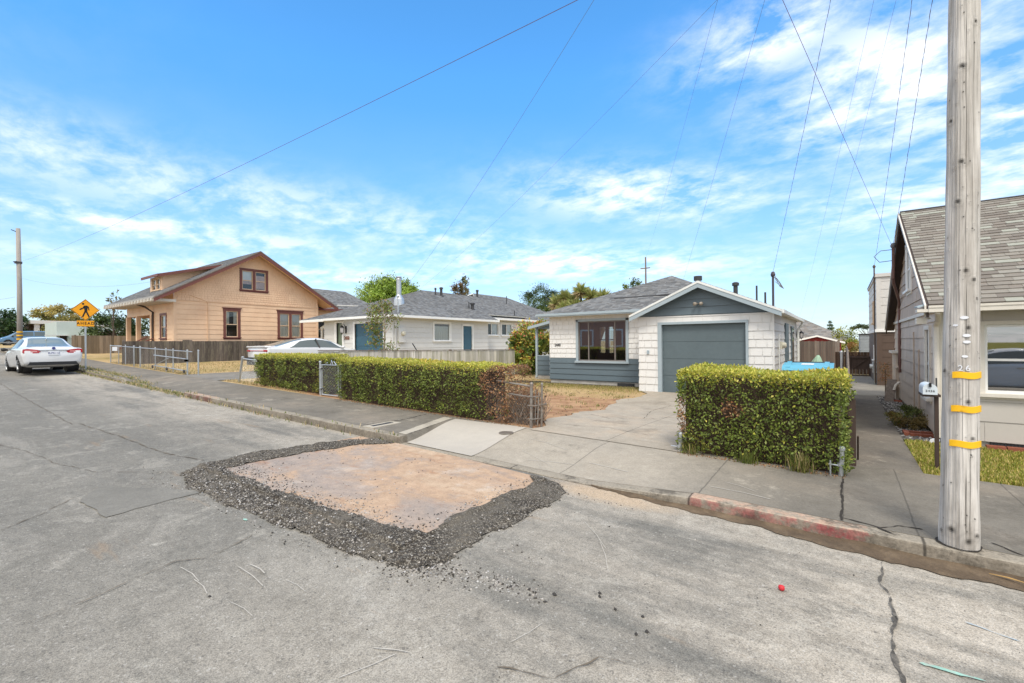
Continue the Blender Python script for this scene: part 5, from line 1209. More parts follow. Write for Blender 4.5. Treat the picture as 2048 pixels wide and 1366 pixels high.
# ================================================================== plants
def leaves(mb_name, P, Nn, size, cols, mat, parent=None, org=None, aspect=.5, fold=.25, droop=.0, spread=.9):
    """many small folded leaves: P points, Nn preferred normals, size array, cols array"""
    n = len(P); P = np.asarray(P, float); Nn = np.asarray(Nn, float); cols = np.asarray(cols, float)
    size = np.broadcast_to(np.asarray(size, float), (n,))
    d = nr.normal(0, 1, (n, 3)); d = Nn*(1-spread*.5)+d*spread*.6; d[:, 2] -= droop; d /= np.linalg.norm(d, axis=1)[:, None]
    up = Nn+nr.normal(0, .55, (n, 3)); s = np.cross(d, up); s /= np.linalg.norm(s, axis=1)[:, None]+1e-9
    nn = np.cross(s, d)
    L = size[:, None]; W = L*aspect*.5
    a = P; b = P+d*L*.5+s*W+nn*L*fold*.25; c = P+d*L; e = P+d*L*.5-s*W+nn*L*fold*.25
    V = np.stack([a, b, c, e], 1).reshape(-1, 3)
    off = ORG.get(parent.name, V3((0, 0, 0))) if parent is not None else V3(org or (0, 0, 0))
    V = V-np.array(off)
    me = bpy.data.meshes.new(mb_name)
    F = np.arange(n*4).reshape(-1, 4); F2 = np.concatenate([F[:, [0, 1, 2]], F[:, [0, 2, 3]]], 0)
    me.vertices.add(n*4); me.vertices.foreach_set('co', V.astype(np.float32).ravel())
    me.loops.add(len(F2)*3); me.loops.foreach_set('vertex_index', F2.astype(np.int32).ravel())
    me.polygons.add(len(F2)); me.polygons.foreach_set('loop_start', np.arange(0, len(F2)*3, 3, dtype=np.int32)); me.polygons.foreach_set('loop_total', np.full(len(F2), 3, np.int32))
    me.update(calc_edges=True)
    at = me.color_attributes.new('Col', 'FLOAT_COLOR', 'POINT')
    cc = np.ones((n*4, 4)); cc[:, :3] = np.repeat(cols, 4, 0); at.data.foreach_set('color', cc.astype(np.float32).ravel())
    me.materials.append(mat)
    o = bpy.data.objects.new(mb_name, me); COL.objects.link(o)
    if parent is not None: o.parent = parent
    else: o.location = off
    ORG[o.name] = off
    return o

def pick(pal, n, var=.2):
    pal = np.array(pal); i = nr.integers(0, len(pal), n); return pal[i]*nr.uniform(1-var, 1+var, (n, 1))
GREEN = [(.15, .20, .035), (.20, .265, .05), (.11, .155, .03), (.25, .29, .06), (.165, .205, .045)]
FRESH = [(.44, .45, .06), (.55, .51, .09), (.34, .39, .055), (.60, .53, .12)]
DEADL = [(.28, .13, .06), (.38, .18, .075), (.18, .095, .05), (.46, .28, .14), (.25, .17, .11)]

def vnoise(p, f, seed=0):
    """cheap smooth pseudo noise in -1..1"""
    p = np.asarray(p)*f; k = seed*1.37
    return (np.sin(p[..., 0]*1.0+1.7*np.sin(p[..., 1]*.9+k)+k)+np.sin(p[..., 1]*1.3+1.3*np.sin(p[..., 2]*1.1+2*k)+1.1)+np.sin(p[..., 2]*1.2+1.5*np.sin(p[..., 0]*.8+3*k)+2.3))/3

def hedge(name, label, x0, x1, y0, y1, zb, zt, n, seed=0, dead=None, bald=(), skip_end=None, group=None, topf=None, lsize=.034, core_cut=.09):
    """clipped box hedge; zb, zt functions of x"""
    W, Dp = x1-x0, y1-y0; hm = zt((x0+x1)/2)-zb((x0+x1)/2)
    root = thing(name, label, 'hedge', ((x0+x1)/2, (y0+y1)/2, zb((x0+x1)/2)), group=group)
    areas = np.array([W*hm, W*hm*.45, W*Dp*1.25, Dp*hm, Dp*hm]); k = nr.choice(5, n, p=areas/areas.sum())
    u, w = nr.random(n), nr.random(n)
    X = np.empty(n); Y = np.empty(n); T = np.empty(n); N = np.zeros((n, 3))
    for f in range(5):
        m = k == f
        if f < 2: X[m] = x0+u[m]*W; T[m] = w[m]; Y[m] = y0 if f == 0 else y1; N[m, 1] = -1 if f == 0 else 1
        elif f == 2: X[m] = x0+u[m]*W; Y[m] = y0+w[m]*Dp; T[m] = 1; N[m, 2] = 1
        else: Y[m] = y0+u[m]*Dp; T[m] = w[m]; X[m] = x0 if f == 3 else x1; N[m, 0] = -1 if f == 3 else 1
    # rounded shoulders and uneven clipped faces
    zb_ = np.array([zb(x) for x in X]); zt_ = np.array([zt(x) for x in X])
    Z = zb_+.03+(zt_-zb_-.03)*T
    P = np.stack([X, Y, Z], 1)
    bumpy = (.06*vnoise(P, 4.6, seed)+.035*vnoise(P, 12, seed+1))*np.where(k == 2, .35, 1)
    depth = np.abs(nr.normal(0, .045, n))*(k != 2)+np.abs(nr.normal(0, .05, n))*(k == 2)
    r = .10
    P = P+N*(bumpy-depth)[:, None]
    edge = np.clip((Z-(zt_-r))/r, 0, 1)*(k != 2); P -= N*(edge**2*r*.6)[:, None]
    low = np.clip((.22-(Z-zb_))/.22, 0, 1)*(k != 2); P -= N*(low**2*.10)[:, None]
    tz = vnoise(P, 3.1, seed+5)*.02*(k == 2); P[:, 2] += tz
    # holes where twigs show
    keep = np.ones(n, bool)
    thin = vnoise(P, 5.5, seed+9)+.5*vnoise(P, 13, seed+3)
    hole = (thin > .30) & (nr.random(n) < .9) & (k != 2); P[hole] -= N[hole]*nr.uniform(.06, .12, (hole.sum(), 1)); keep &= ~(hole & (nr.random(n) < .45))
    hgt = (P[:, 2]-zb_)/(zt_-zb_)
    col = pick(GREEN, n, .3)
    new = (np.clip((hgt-.80)/.16, 0, 1)*.9+(k == 2)*.6+.10*(nr.random(n) < .3)); m = nr.random(n) < new; col[m] = pick(FRESH, m.sum(), .25)
    dull = (vnoise(P, 1.9, seed+4) > .25) & (nr.random(n) < .5); col[dull] = col[dull]*np.array([1.15, .9, .8])
    if dead:
        for (cx, cz, rx, rz, dens) in dead:
            dd = ((P[:, 0]-cx)/rx)**2+((P[:, 2]-cz)/rz)**2+.35*vnoise(P, 9, seed+2)
            m = (dd < 1) & (nr.random(n) < .93); col[m] = pick(DEADL, m.sum(), .3); keep &= ~((dd < 1) & (nr.random(n) > dens))
    sz = (.45+.85*nr.random(n)**1.5)*lsize
    o = leaves('foliage', P[keep], N[keep], sz[keep], col[keep], M['leaf'], root)
    # twiggy core
    mb = MB(); nx = max(6, int(W/.12))
    core = []
    for i in range(nx+1):
        x = x0+.09+(W-.09-core_cut)*i/nx; a, b = y0+.17, y1-.15; z0, z1 = zb(x)-.02, zt(x)-.11
        q = [(a+rng.uniform(-.02, .03), z0), (a-.01+rng.uniform(-.02, .03), (z0+z1)/2), (a+.03, z1), (b-.03, z1), (b, (z0+z1)/2), (b, z0)]
        core.append([mb.vert((x, y, z)) for y, z in q])
    for A, B in zip(core, core[1:]):
        for j in range(5): mb.face((A[j], B[j], B[j+1], A[j+1]))
    mb.face(core[0]); mb.face(core[-1][::-1])
    for i in range(int(W*190)):
        x = rng.uniform(x0+.06, x1-.06-(core_cut if core_cut > .3 else 0)); y = y0+rng.uniform(.03, .11); h_ = zt(x)-zb(x); z = zb(x)+rng.uniform(0, h_*.75)
        dx_ = rng.uniform(-.10, .10); mb.tube([(x, y+.05, z), (x+dx_*.4, y+.01, z+.1), (x+dx_, y+rng.uniform(-.05, .03), z+rng.uniform(.14, .3))], [.0045, .0035, .002], 4, cap=False)
    mb.build('twigs', M['twig'], root)
    return root

zbk = lambda x: zr(x)+.13
hedge('clipped_hedge', 'thick green hedge block standing alone between the driveway and the path', -1.93, .04, 6.62, 7.55, zbk, lambda x: 1.335+.02*sin(x*3), 25000, seed=1, dead=[(-1.20, .84, .15, .12, .75), (-1.86, .7, .06, .3, .5)], group='clipped privet hedges', lsize=.048)
hedge('clipped_hedge', 'long green hedge with a burnt brown right end beside the driveway', -10.45, -5.05, 6.74, 7.62, zbk, lambda x: 1.40-.018*(x+10.4), 40000, seed=2, dead=[(-5.12, .72, .42, .70, .75), (-5.42, 1.02, .26, .2, .85)], core_cut=.55, group='clipped privet hedges', lsize=.046)
hedge('clipped_hedge', 'green hedge left of the small wire gate, nearest the white parked car', -15.4, -11.3, 6.98, 7.75, lambda x: zr(x)+.13, lambda x: 1.45, 26000, seed=3, group='clipped privet hedges', lsize=.05)
hb = thing('hedge_run', 'strip of clipped hedge filling the gap behind the small wire gate', 'hedge', (-10.9, 7.6, .3))
n = 5000; P = np.stack([nr.uniform(-11.4, -10.4, n), 7.35+np.abs(nr.normal(0, .12, n)), nr.uniform(.35, 1.40, n)], 1); N = np.tile([0, -1, .2], (n, 1)); c = pick(GREEN, n, .3); m = P[:, 2] > 1.27; c[m] = pick(FRESH, m.sum()); leaves('foliage', P, N, nr.uniform(.03, .055, n), c, M['leaf'], hb)
mb = MB(); mb.box(-11.4, -10.4, 7.5, 7.85, .3, 1.33); mb.build('twigs', M['twig'], hb)
# burnt bare end of the long hedge: dead leaves and grey twigs inside the wire mesh
dz = thing('dead_hedge', 'dead brown hedge remains behind the wire mesh at the driveway corner', 'hedge', (-4.85, 7.1, .22))
n = 3400; P = np.stack([nr.uniform(-5.25, -4.62, n), nr.uniform(6.95, 7.5, n), .22+nr.random(n)**1.2*.72], 1)
leaves('foliage', P, nr.normal(0, 1, (n, 3)), nr.uniform(.025, .055, n), pick(DEADL, n, .35), M['leaf'], dz)
mb = MB()
for i in range(260):
    x, y = rng.uniform(-5.4, -4.62), rng.uniform(6.92, 7.5); z = .22; pts = [V3((x, y, z))]
    for k in range(3): pts.append(pts[-1]+V3((rng.uniform(-.12, .12), rng.uniform(-.1, .1), rng.uniform(.08, .25))))
    mb.tube(pts, [.006, .005, .004, .002], 4, cap=False)
mb.build('twigs', surf('grey_twigs', (.20, .165, .135), .9, .3, 9, bump=0), dz)

def tree(name, label, base, trunk_h, crown, n, leaf, pal, cat='tree', trunk_r=.15, lean=(0, 0), limbs=7, sub=.3, mat='leaf', bark='bark', group=None, hollow=.55, top_pal=None, droop=.2, aspect=.5, clumps=26, flat=1.0):
    """tapered trunk, limbs and a crown of leaf clumps; crown = (cx,cy,cz,rx,ry,rz)"""
    root = thing(name, label, cat, base, group=group)
    cx, cy, cz, rx, ry, rz_ = crown; b = V3(base); mb = MB()
    top = V3((cx, cy, cz+rz_*.25)); mid = b.lerp(top, .55)+V3((lean[0], lean[1], 0))
    mb.tube([b, b.lerp(mid, .5)+V3((rng.uniform(-.1, .1)*trunk_r*4, 0, 0)), mid, top], [trunk_r, trunk_r*.8, trunk_r*.6, trunk_r*.15], 9)
    C = []
    for k in range(clumps):
        while True:
            q = np.array([rng.uniform(-1, 1), rng.uniform(-1, 1), rng.uniform(-.9, 1)])
            rr = np.linalg.norm(q)
            if hollow < rr < 1: break
        C.append((cx+q[0]*rx*.86, cy+q[1]*ry*.86, cz+q[2]*rz_*.86))
    for k in range(min(limbs, clumps)):
        e = V3(C[k]); s0 = b.lerp(mid, .75) if e.z < cz else mid.lerp(top, .3)
        s0 = b.lerp(top, rng.uniform(.35, .7)) if not lean[0] else mid
        mm = s0.lerp(e, .5)+V3((0, 0, rng.uniform(-.05, .15)*rz_)); mb.tube([s0, mm, e], [trunk_r*.42, trunk_r*.26, trunk_r*.06], 6)
    mb.build('trunk', M[bark], root)
    C = np.array(C); i = nr.integers(0, clumps, n)
    rad = np.array([rng.uniform(.55, 1.25) for _ in range(clumps)])[i]*sub
    off = nr.normal(0, .5, (n, 3)); P = C[i]+off*rad[:, None]*np.array([rx, ry, rz_*flat])
    N = P-np.array([cx, cy, cz-rz_*.3]); N /= np.linalg.norm(N, axis=1)[:, None]+1e-6
    cl = pick(pal, clumps, .22)[i]*nr.uniform(.75, 1.25, (n, 1))
    if top_pal is not None:
        m = (off[:, 2] > .1) & (nr.random(n) < .65); cl[m] = pick(top_pal, m.sum(), .25)
    leaves('crown', P, N, nr.uniform(.6, 1.3, n)*leaf, cl, M[mat], root, droop=droop, aspect=aspect)
    return root

DARKG = [(.05, .085, .025), (.07, .115, .03), (.042, .07, .024), (.085, .13, .035)]
LIME = [(.19, .29, .04), (.25, .36, .05), (.14, .22, .03), (.30, .40, .07)]
OLIVE = [(.16, .17, .04), (.21, .20, .05), (.12, .13, .03), (.26, .22, .06)]
YELL = [(.42, .34, .10), (.50, .40, .13), (.26, .24, .06), (.16, .18, .04)]
DRY = [(.17, .11, .05), (.22, .15, .07), (.12, .10, .04), (.15, .16, .05)]
tree('round_tree', 'big rounded bright green tree rising behind the pale house roof', (-49.5, 40, 1.4), 5, (-49.5, 40, 7.2, 4.7, 4.6, 3.75), 42000, .30, LIME, trunk_r=.35, limbs=12, clumps=170, sub=.22, hollow=.45)
tree('cypress', 'thin dry reddish conifer behind the ridge of the pale house', (-43.4, 48, 1.4), 6, (-43.4, 48, 9.0, 1.5, 1.4, 2.3), 2300, .30, DRY, trunk_r=.2, limbs=8, clumps=26, sub=.26, hollow=.2, droop=.4)
tree('pine', 'dark green spreading pine left of the palms behind the roofs', (-31.0, 52, 1), 5, (-32.0, 52, 7.1, 4.0, 3.2, 2.5), 9000, .30, DARKG, trunk_r=.3, limbs=10, clumps=46, sub=.22, aspect=.25)
tree('pine', 'lighter flat-branched pine in front of the dark pine', (-28.0, 47.5, 1), 4, (-28.2, 47.5, 5.6, 2.4, 2.0, 1.7), 4200, .28, [(.10, .16, .03), (.14, .20, .04), (.07, .11, .025)], trunk_r=.18, limbs=12, clumps=22, sub=.26, aspect=.25, hollow=.3, flat=.35)
tree('leafy_tree', 'small leafy green tree top showing over the left slope of the white house', (-14.6, 38, .3), 4, (-14.6, 38, 6.1, .95, .9, 1.15), 1500, .17, [(.12, .17, .03), (.16, .21, .045), (.08, .12, .025)], trunk_r=.12, limbs=6, clumps=16, sub=.32)
tree('leafy_tree', 'low golden shrub top just visible over the white house roof', (-16.4, 38, .3), 4, (-16.4, 38, 5.3, .8, .7, .5), 420, .17, YELL, trunk_r=.08, limbs=3, clumps=8, sub=.35)
def conifer(name, label, base, h, r, n, pal, leaf=.25):
    root = thing(name, label, 'tree', base); mb = MB(); b = V3(base); mb.tube([b, b+V3((0, 0, h))], [.12*h/5, .02], 7); mb.build('trunk', M['bark'], root)
    t = nr.random(n)**1.3; a = nr.uniform(0, 2*pi, n); lay = np.round(t*9)/9+nr.normal(0, .015, n)
    rr = r*(1-lay*.93)*np.sqrt(nr.random(n))*(1+.25*np.sin(a*5+lay*40)); z = base[2]+h*(.12+.88*lay)-rr*.22
    P = np.stack([base[0]+rr*np.cos(a), base[1]+rr*np.sin(a), z], 1); N = np.stack([np.cos(a), np.sin(a), np.full(n, .2)], 1)
    leaves('crown', P, N, nr.uniform(.6, 1.2, n)*leaf, pick(pal, n, .3), M['leaf'], root, aspect=.3, droop=.3)
conifer('conifer', 'dark pointed conifer far beyond the red outbuilding', (-1.25, 70, .1), 3.95, 1.0, 1500, DARKG, .25)
tree('windswept_tree', 'bare-stemmed windswept tree far behind beside the two-tone house', (2.2, 60, .1), 3, (1.5, 60, 3.05, .8, .7, .45), 650, .2, [(.08, .11, .05), (.11, .14, .06)], trunk_r=.07, lean=(.35, 0), limbs=7, clumps=12, sub=.3)
tree('green_shrub', 'rounded yellow-green bush behind the brown fence at the end of the path', (-.3, 46, .1), 1, (.05, 46, 1.7, 1.05, 1.0, .95), 2200, .16, [(.22, .25, .04), (.28, .29, .05), (.15, .18, .03)], cat='shrub', trunk_r=.06, limbs=6, clumps=24, sub=.32)
tree('red_shrub', 'rusty orange shrub beside the yellow-green bush over the brown fence', (.75, 38, .1), 1, (.70, 38, 1.15, .42, .4, .42), 700, .12, [(.33, .15, .05), (.26, .17, .05), (.18, .18, .04)], cat='shrub', trunk_r=.04, limbs=5, clumps=12, sub=.35)
tree('photinia', 'tall shrub with red and yellow-green leaves beside the porch of the white house', (-13.0, 19.6, .15), 1, (-12.85, 19.6, 1.55, 1.35, 1.3, 1.5), 14000, .15, [(.16, .24, .04), (.23, .30, .05), (.11, .17, .03), (.32, .35, .07)], cat='shrub', trunk_r=.07, limbs=9, clumps=64, sub=.20, hollow=.5, top_pal=[(.50, .43, .06), (.60, .46, .09), (.52, .13, .07), (.60, .22, .09), (.34, .34, .06)])
tree('dense_shrub', 'large dark green shrub rising over the wooden fence by the warning sign', (-48, 10.9, 1.4), 1, (-47.5, 10.9, 3.0, 2.2, 1.9, 1.55), 7000, .20, DARKG+[(.08, .11, .03)], cat='shrub', trunk_r=.1, limbs=8, clumps=46, sub=.24)
tree('dense_shrub', 'dark green shrub seen through the salmon porch posts', (-46, 13.8, 1.4), 1, (-46, 13.8, 3.0, 1.9, 2.2, 1.7), 5000, .20, DARKG, cat='shrub', trunk_r=.1, limbs=8, clumps=36, sub=.26)
tree('sapling', 'spindly sapling with sparse leaves above the dark shrub', (-45.5, 10.3, 1.4), 3, (-45.5, 10.35, 5.2, .75, .7, 1.1), 170, .2, [(.13, .14, .05), (.20, .16, .07)], trunk_r=.04, limbs=12, clumps=14, sub=.15)
tree('round_shrub', 'big domed dark green bush behind the distant utility pole', (-99, 9.6, 2), 1, (-99, 9.4, 4.4, 4.8, 4.6, 3.5), 11000, .36, [(.03, .065, .018), (.05, .10, .025), (.025, .05, .015)], cat='shrub', trunk_r=.2, limbs=8, clumps=70, sub=.20)
tree('yellow_tree', 'yellowish flowering tree behind the low porch house', (-108, 17.8, 2), 3, (-108, 17.8, 7.3, 3.9, 3.9, 1.9), 6500, .30, YELL, trunk_r=.2, limbs=8, clumps=44, sub=.22)
tree('low_shrub', 'low olive shrub growing beside the blue van', (-92, 12.9, 1.9), 1, (-92, 13.2, 3.3, 1.4, 1.9, 1.3), 2000, .24, OLIVE, cat='shrub', trunk_r=.06, limbs=5, clumps=20, sub=.3)
tree('low_shrub', 'small dark shrub against the low porch house wall', (-88, 14.4, 1.9), 1, (-88, 14.6, 2.7, .9, 1.0, .9), 900, .2, DARKG, cat='shrub', trunk_r=.05, limbs=5, clumps=12, sub=.35)
tree('juniper', 'low dark green juniper sprawling over the pebble bed', (1.0, 11.4, .13), .2, (1.0, 11.35, .28, .33, .70, .21), 5200, .05, [(.085, .11, .02), (.12, .14, .025), (.16, .16, .035), (.18, .13, .04)], cat='shrub', trunk_r=.02, limbs=10, clumps=34, sub=.26, aspect=.3)
# the palms: stems with shaggy rosettes of sword leaves
pr = thing('cabbage_palm', 'clump of shaggy cabbage palms with pale dead skirts behind the roofs', 'palm', (-21.8, 42, .6))
mb = MB(); hd = [(-24.6, 42, 5.9, .9), (-23.8, 42.3, 6.4, .9), (-23.9, 42, 4.6, .95), (-22.9, 42.4, 6.0, .95), (-21.7, 42, 6.9, 1.0), (-20.7, 42.3, 6.3, .95), (-19.3, 42, 6.1, .85), (-21.9, 41.3, 5.2, .9), (-23.2, 41.4, 5.2, .8), (-20.3, 41.4, 5.1, .8), (-19.2, 41.9, 4.9, .6)]
PP, NN, CC = [], [], []
for (x, y, z, r) in hd:
    mb.tube([(x*.6-21.8*.4, y, .6), (x, y, z*.6), (x, y, z)], [.22, .16, .1], 7)
    for k in range(320):
        a = rng.uniform(0, 2*pi); e = rng.uniform(-.9, 1.3); dd_ = (cos(a)*cos(e), sin(a)*cos(e), sin(e)); PP.append((x, y, z)); NN.append(dd_)
        CC.append(rng.choice([(.27, .32, .10), (.34, .37, .12), (.40, .39, .15)] if e > -.1 else [(.46, .35, .18), (.54, .43, .25), (.28, .24, .11)]))
mb.build('trunk', M['bark'], pr); leaves('crown', PP, NN, nr.uniform(.75, 1.25, len(PP)), np.array(CC)*nr.uniform(.75, 1.25, (len(CC), 1)), M['leaf'], pr, aspect=.13, spread=.08, fold=.1)
# young tree growing against the pale house
yt = thing('young_tree', 'slim young tree with sparse reddish-green leaves before the teal garage door', 'tree', (-14.5, 11.5, .4))
mb = MB(); bx, by = -14.5, 11.45
mb.tube([(bx, by, .38), (bx, by-.02, 1.3), (bx, by+.05, 2.2), (bx, by-.05, 3.3)], [.05, .042, .03, .008], 7); mb.tube([(bx+.02, by+.25, .38), (bx, by+.28, 1.4), (bx, by+.35, 2.0)], [.03, .02, .008], 6)
PP = []; 
for (z, dy_, dz_, k) in ((1.9, -.75, .55, 260), (2.2, -.8, .75, 260), (2.4, .65, .55, 70), (2.5, -.35, .8, 220), (2.1, .85, .8, 70), (2.7, .25, .6, 170), (1.75, -.5, .1, 170), (3.0, .1, .35, 160), (1.5, .25, .25, 60)):
    e = V3((bx+rng.uniform(-.3, .3), by+dy_, z+dz_)); mb.tube([(bx, by, z), V3((bx, by, z)).lerp(e, .5)+V3((0, 0, .08)), e], [.018, .012, .004], 5)
    for j in range(k): t_ = rng.uniform(.35, 1.05); q = V3((bx, by, z)).lerp(e, t_); PP.append((q.x+rng.gauss(0, .12), q.y+rng.gauss(0, .13), q.z+rng.gauss(0, .10)))
for j in range(420): PP.append((bx+rng.gauss(0, .2), by+.12+rng.gauss(0, .26), 1.25+rng.gauss(0, .17)))
mb.build('trunk', M['bark_pale'], yt); n = len(PP); leaves('crown', PP, nr.normal(0, 1, (n, 3)), nr.uniform(.07, .13, n), pick([(.17, .22, .05), (.24, .26, .07), (.27, .19, .08), (.20, .27, .06)], n, .3), M['leaf'], yt)

# ---- grass
def blades(name, pts, h, pal, label=None, cat='grass', kind='stuff', lean=.5, w=.006, org=None, group=None):
    n = len(pts); P = np.array(pts); hh = h*nr.uniform(.5, 1.3, n); a = nr.uniform(0, 2*pi, n); l = np.abs(nr.normal(0, lean, n))
    tip = np.stack([np.cos(a)*hh*np.sin(l), np.sin(a)*hh*np.sin(l), hh*np.cos(l)], 1); mid = tip*.55+np.array([0, 0, .12])*hh[:, None]
    s = np.stack([-np.sin(a), np.cos(a), np.zeros(n)], 1)*w
    V = np.stack([P-s, P+s, P+mid+s*.8, P+tip, P+mid-s*.8], 1).reshape(-1, 3)
    o = V3(org or tuple(P.mean(0))); V -= np.array(o)
    me = bpy.data.meshes.new(name); i = np.arange(n)[:, None]*5
    F = np.concatenate([i+np.array([0, 1, 2]), i+np.array([0, 2, 4]), i+np.array([4, 2, 3])], 0)
    me.vertices.add(n*5); me.vertices.foreach_set('co', V.astype(np.float32).ravel()); me.loops.add(len(F)*3); me.loops.foreach_set('vertex_index', F.astype(np.int32).ravel()); me.polygons.add(len(F)); me.polygons.foreach_set('loop_start', np.arange(0, len(F)*3, 3, dtype=np.int32)); me.polygons.foreach_set('loop_total', np.full(len(F), 3, np.int32)); me.update(calc_edges=True)
    at = me.color_attributes.new('Col', 'FLOAT_COLOR', 'POINT'); cc = np.ones((n*5, 4)); cc[:, :3] = np.repeat(pick(pal, n, .25), 5, 0); at.data.foreach_set('color', cc.astype(np.float32).ravel())
    me.materials.append(M['grass_blade']); ob = bpy.data.objects.new(name, me); COL.objects.link(ob); ob.location = o
    return tag(ob, label, cat, group, kind)
LAWN = [(.28, .30, .05), (.38, .35, .07), (.21, .26, .035), (.52, .42, .13), (.58, .46, .18), (.33, .34, .055)]
STRAW = [(.54, .41, .22), (.46, .35, .18), (.60, .48, .28), (.33, .30, .13)]
GRN = [(.11, .16, .03), (.15, .19, .04), (.20, .21, .05)]
pts = []
while len(pts) < 26000:
    x = .79+abs(rng.gauss(0, 1.5)); y = rng.uniform(7.40, 9.68)
    if x < 5.5: pts.append((x, y, lot(x, y)+.0))
blades('lawn', pts, .052, LAWN, 'patchy green and yellow lawn in front of the taupe house')
pts = []
for _ in range(9000):
    x = rng.uniform(-9.9, -5.2); y = 15.6-abs(rng.gauss(0, .75))
    pts.append((x, y, lot(x, y)))
for _ in range(2600): x, y = rng.uniform(-11.5, -9.8), rng.uniform(13, 21); pts.append((x, y, lot(x, y)))
for _ in range(700): x, y = rng.uniform(-11.5, -4.7), rng.uniform(8, 13); pts.append((x, y, lot(x, y)))
blades('yard_grass', pts, .05, STRAW[:2]+[(.27, .26, .06), (.22, .24, .05), (.33, .30, .08)], 'thin yellowing grass on the bare yard below the picture window')
pts = []
for _ in range(9000): x, y = rng.uniform(-28, -13.4), rng.uniform(6.9, 13.8); pts.append((x, y, lot(x, y)))
for _ in range(2500): x = rng.uniform(-31, -15.4); y = 6.9+abs(rng.gauss(0, .2)); pts.append((x, y, lot(x, y)))
blades('dry_grass', [p for p in pts if not (-21 < p[0] < -17.4 and p[1] > 6.7)], .07, STRAW, 'straw coloured dry grass in the yards behind the chain-link fence', w=.011)
pts = []
for _ in range(2600): x, y = rng.uniform(-1.5, -.15), rng.uniform(21.5, 31.8); pts.append((x, y, lot(x, y)))
blades('back_grass', pts, .07, STRAW, 'dry grass in the back yard before the grey board fence', w=.01)
pts = []
for (x0_, x1_, d) in ((-29, -20.3, 700), (-20.3, -15.0, 900), (-15, -9, 160), (-9, -5.9, 60)):
    for _ in range(d): x = rng.uniform(x0_, x1_); y = (4.87 if x < -20.3 or x > -15 else 4.92)+abs(rng.gauss(0, .05))*rng.choice((-1, 1, 1)); pts.append((x, y, zr(x)+(.0 if y < 4.9 else kh(x))))
for cxx in (-29.5, -28, -26.4, -25.2, -23.6, -22.4, -20.9, -19.6):
    for _ in range(160): x, y = rng.gauss(cxx, .5), 5.15+abs(rng.gauss(0, .15)); pts.append((x, y, sw_h(x, y)))
blades('kerb_weeds', pts, .075, GRN+STRAW, 'weeds and straw growing along the kerb joint to the left', w=.008)
pts = []
for _ in range(2200): x = rng.choice([rng.uniform(-1.9, .02), rng.uniform(-10.4, -4.6), rng.uniform(-10.4, -4.6), rng.uniform(-15.4, -11.3)]); y = (6.62 if x > -3 else 6.74 if x > -10.5 else 6.98)+rng.gauss(-.03, .05); pts.append((x, y, sw_h(x, min(y, 6.7))))
blades('hedge_litter', pts, .022, DEADL+[(.30, .22, .12), (.20, .14, .07)], 'dead brown leaves and litter lying along the feet of the hedges', 'leaf litter', lean=1.5, w=.009)
pts = []
for _ in range(46):
    cx_, cy_ = rng.uniform(-10.8, -4.9), rng.uniform(7.4, 13.5)
    for _ in range(rng.randint(12, 45)): x, y = rng.gauss(cx_, .09), rng.gauss(cy_, .09); pts.append((x, y, lot(x, y)))
blades('weed_clumps', pts, .075, GRN+STRAW, 'scattered small weed clumps on the bare earth yard', 'weeds', w=.006)
for i, (x, y, h, k, lb) in enumerate(((-1.02, 6.56, .16, 110, 'green grass tuft at the middle foot of the hedge block'), (-.42, 6.54, .24, 130, 'taller yellowish grass tuft at the right foot of the hedge block'), (-1.74, 6.60, .18, 70, 'thin grass tuft beside the left wire post of the hedge block'))):
    blades('grass_tuft', [(rng.gauss(x, .055), rng.gauss(y, .03), zr(x)+.135) for _ in range(k)], h, GRN if i == 0 else GRN+OLIVE+STRAW[:2], lb, 'grass tuft', None, .5, .004, (x, y, zr(x)+.135), 'grass tufts at the hedge foot')
# ================================================================== fences, poles, vehicles and small things
def board_fence(name, label, p0, p1, zb, zt, mat, cols, bw=.14, thick=.022, gap=.004, jit=.02, cap=False, posts=(), rail_side=1, group=None, part='boards'):
    """vertical boards from p0 to p1; zb, zt functions of the distance along the fence"""
    p0 = V3((p0[0], p0[1], 0)); p1 = V3((p1[0], p1[1], 0)); U = (p1-p0).normalized(); N = U.cross(Z_); L = (p1-p0).length
    root = thing(name, label, 'fence', (p0.x*.5+p1.x*.5, p0.y*.5+p1.y*.5, zb(L/2)), group=group)
    mb = MB(); u = 0
    while u < L-.01:
        w = min(bw*rng.uniform(.92, 1.08), L-u); j = rng.uniform(-jit, jit); k = rng.choice(cols); f = rng.uniform(.75, 1.25); n0 = rng.uniform(0, .006)
        mb.obox(p0, U, Z_, N, u+gap/2, u+w-gap/2, zb(u)+rng.uniform(0, .02), zt(u+w/2)+j, n0, n0+thick, 0, tuple(c*f for c in k)); u += w
    mb.build(part, M[mat], root)
    mb = MB()
    for q in (.2, .8):
        a, b = p0+N*(-.05), p1+N*(-.05)
        mb.prism([a+Z_*(zb(0)+(zt(0)-zb(0))*q), b+Z_*(zb(L)+(zt(L)-zb(L))*q), b+Z_*(zb(L)+(zt(L)-zb(L))*q+.08), a+Z_*(zb(0)+(zt(0)-zb(0))*q+.08)], N*.045)
    if cap:
        a, b = p0+N*-.02, p1+N*-.02
        mb.prism([a+Z_*(zt(0)+.012), b+Z_*(zt(L)+.012), b+Z_*(zt(L)+.04), a+Z_*(zt(0)+.04)], N*.07)
    mb.build('rails', M['wood_grey'], root)
    for u in posts:
        mb = MB(); mb.obox(p0, U, Z_, N, u-.05, u+.05, zb(u)-.1, zt(u)+.05, -.15, -.05); mb.build('post', M['wood_grey'], root)
    return root
GB = [(.13, .105, .088), (.17, .14, .115), (.10, .082, .07), (.21, .175, .15)]
DB = [(.085, .07, .06), (.10, .082, .07), (.07, .058, .05), (.12, .10, .085)]
OB = [(.22, .17, .115), (.26, .20, .13), (.18, .14, .095), (.24, .19, .14)]
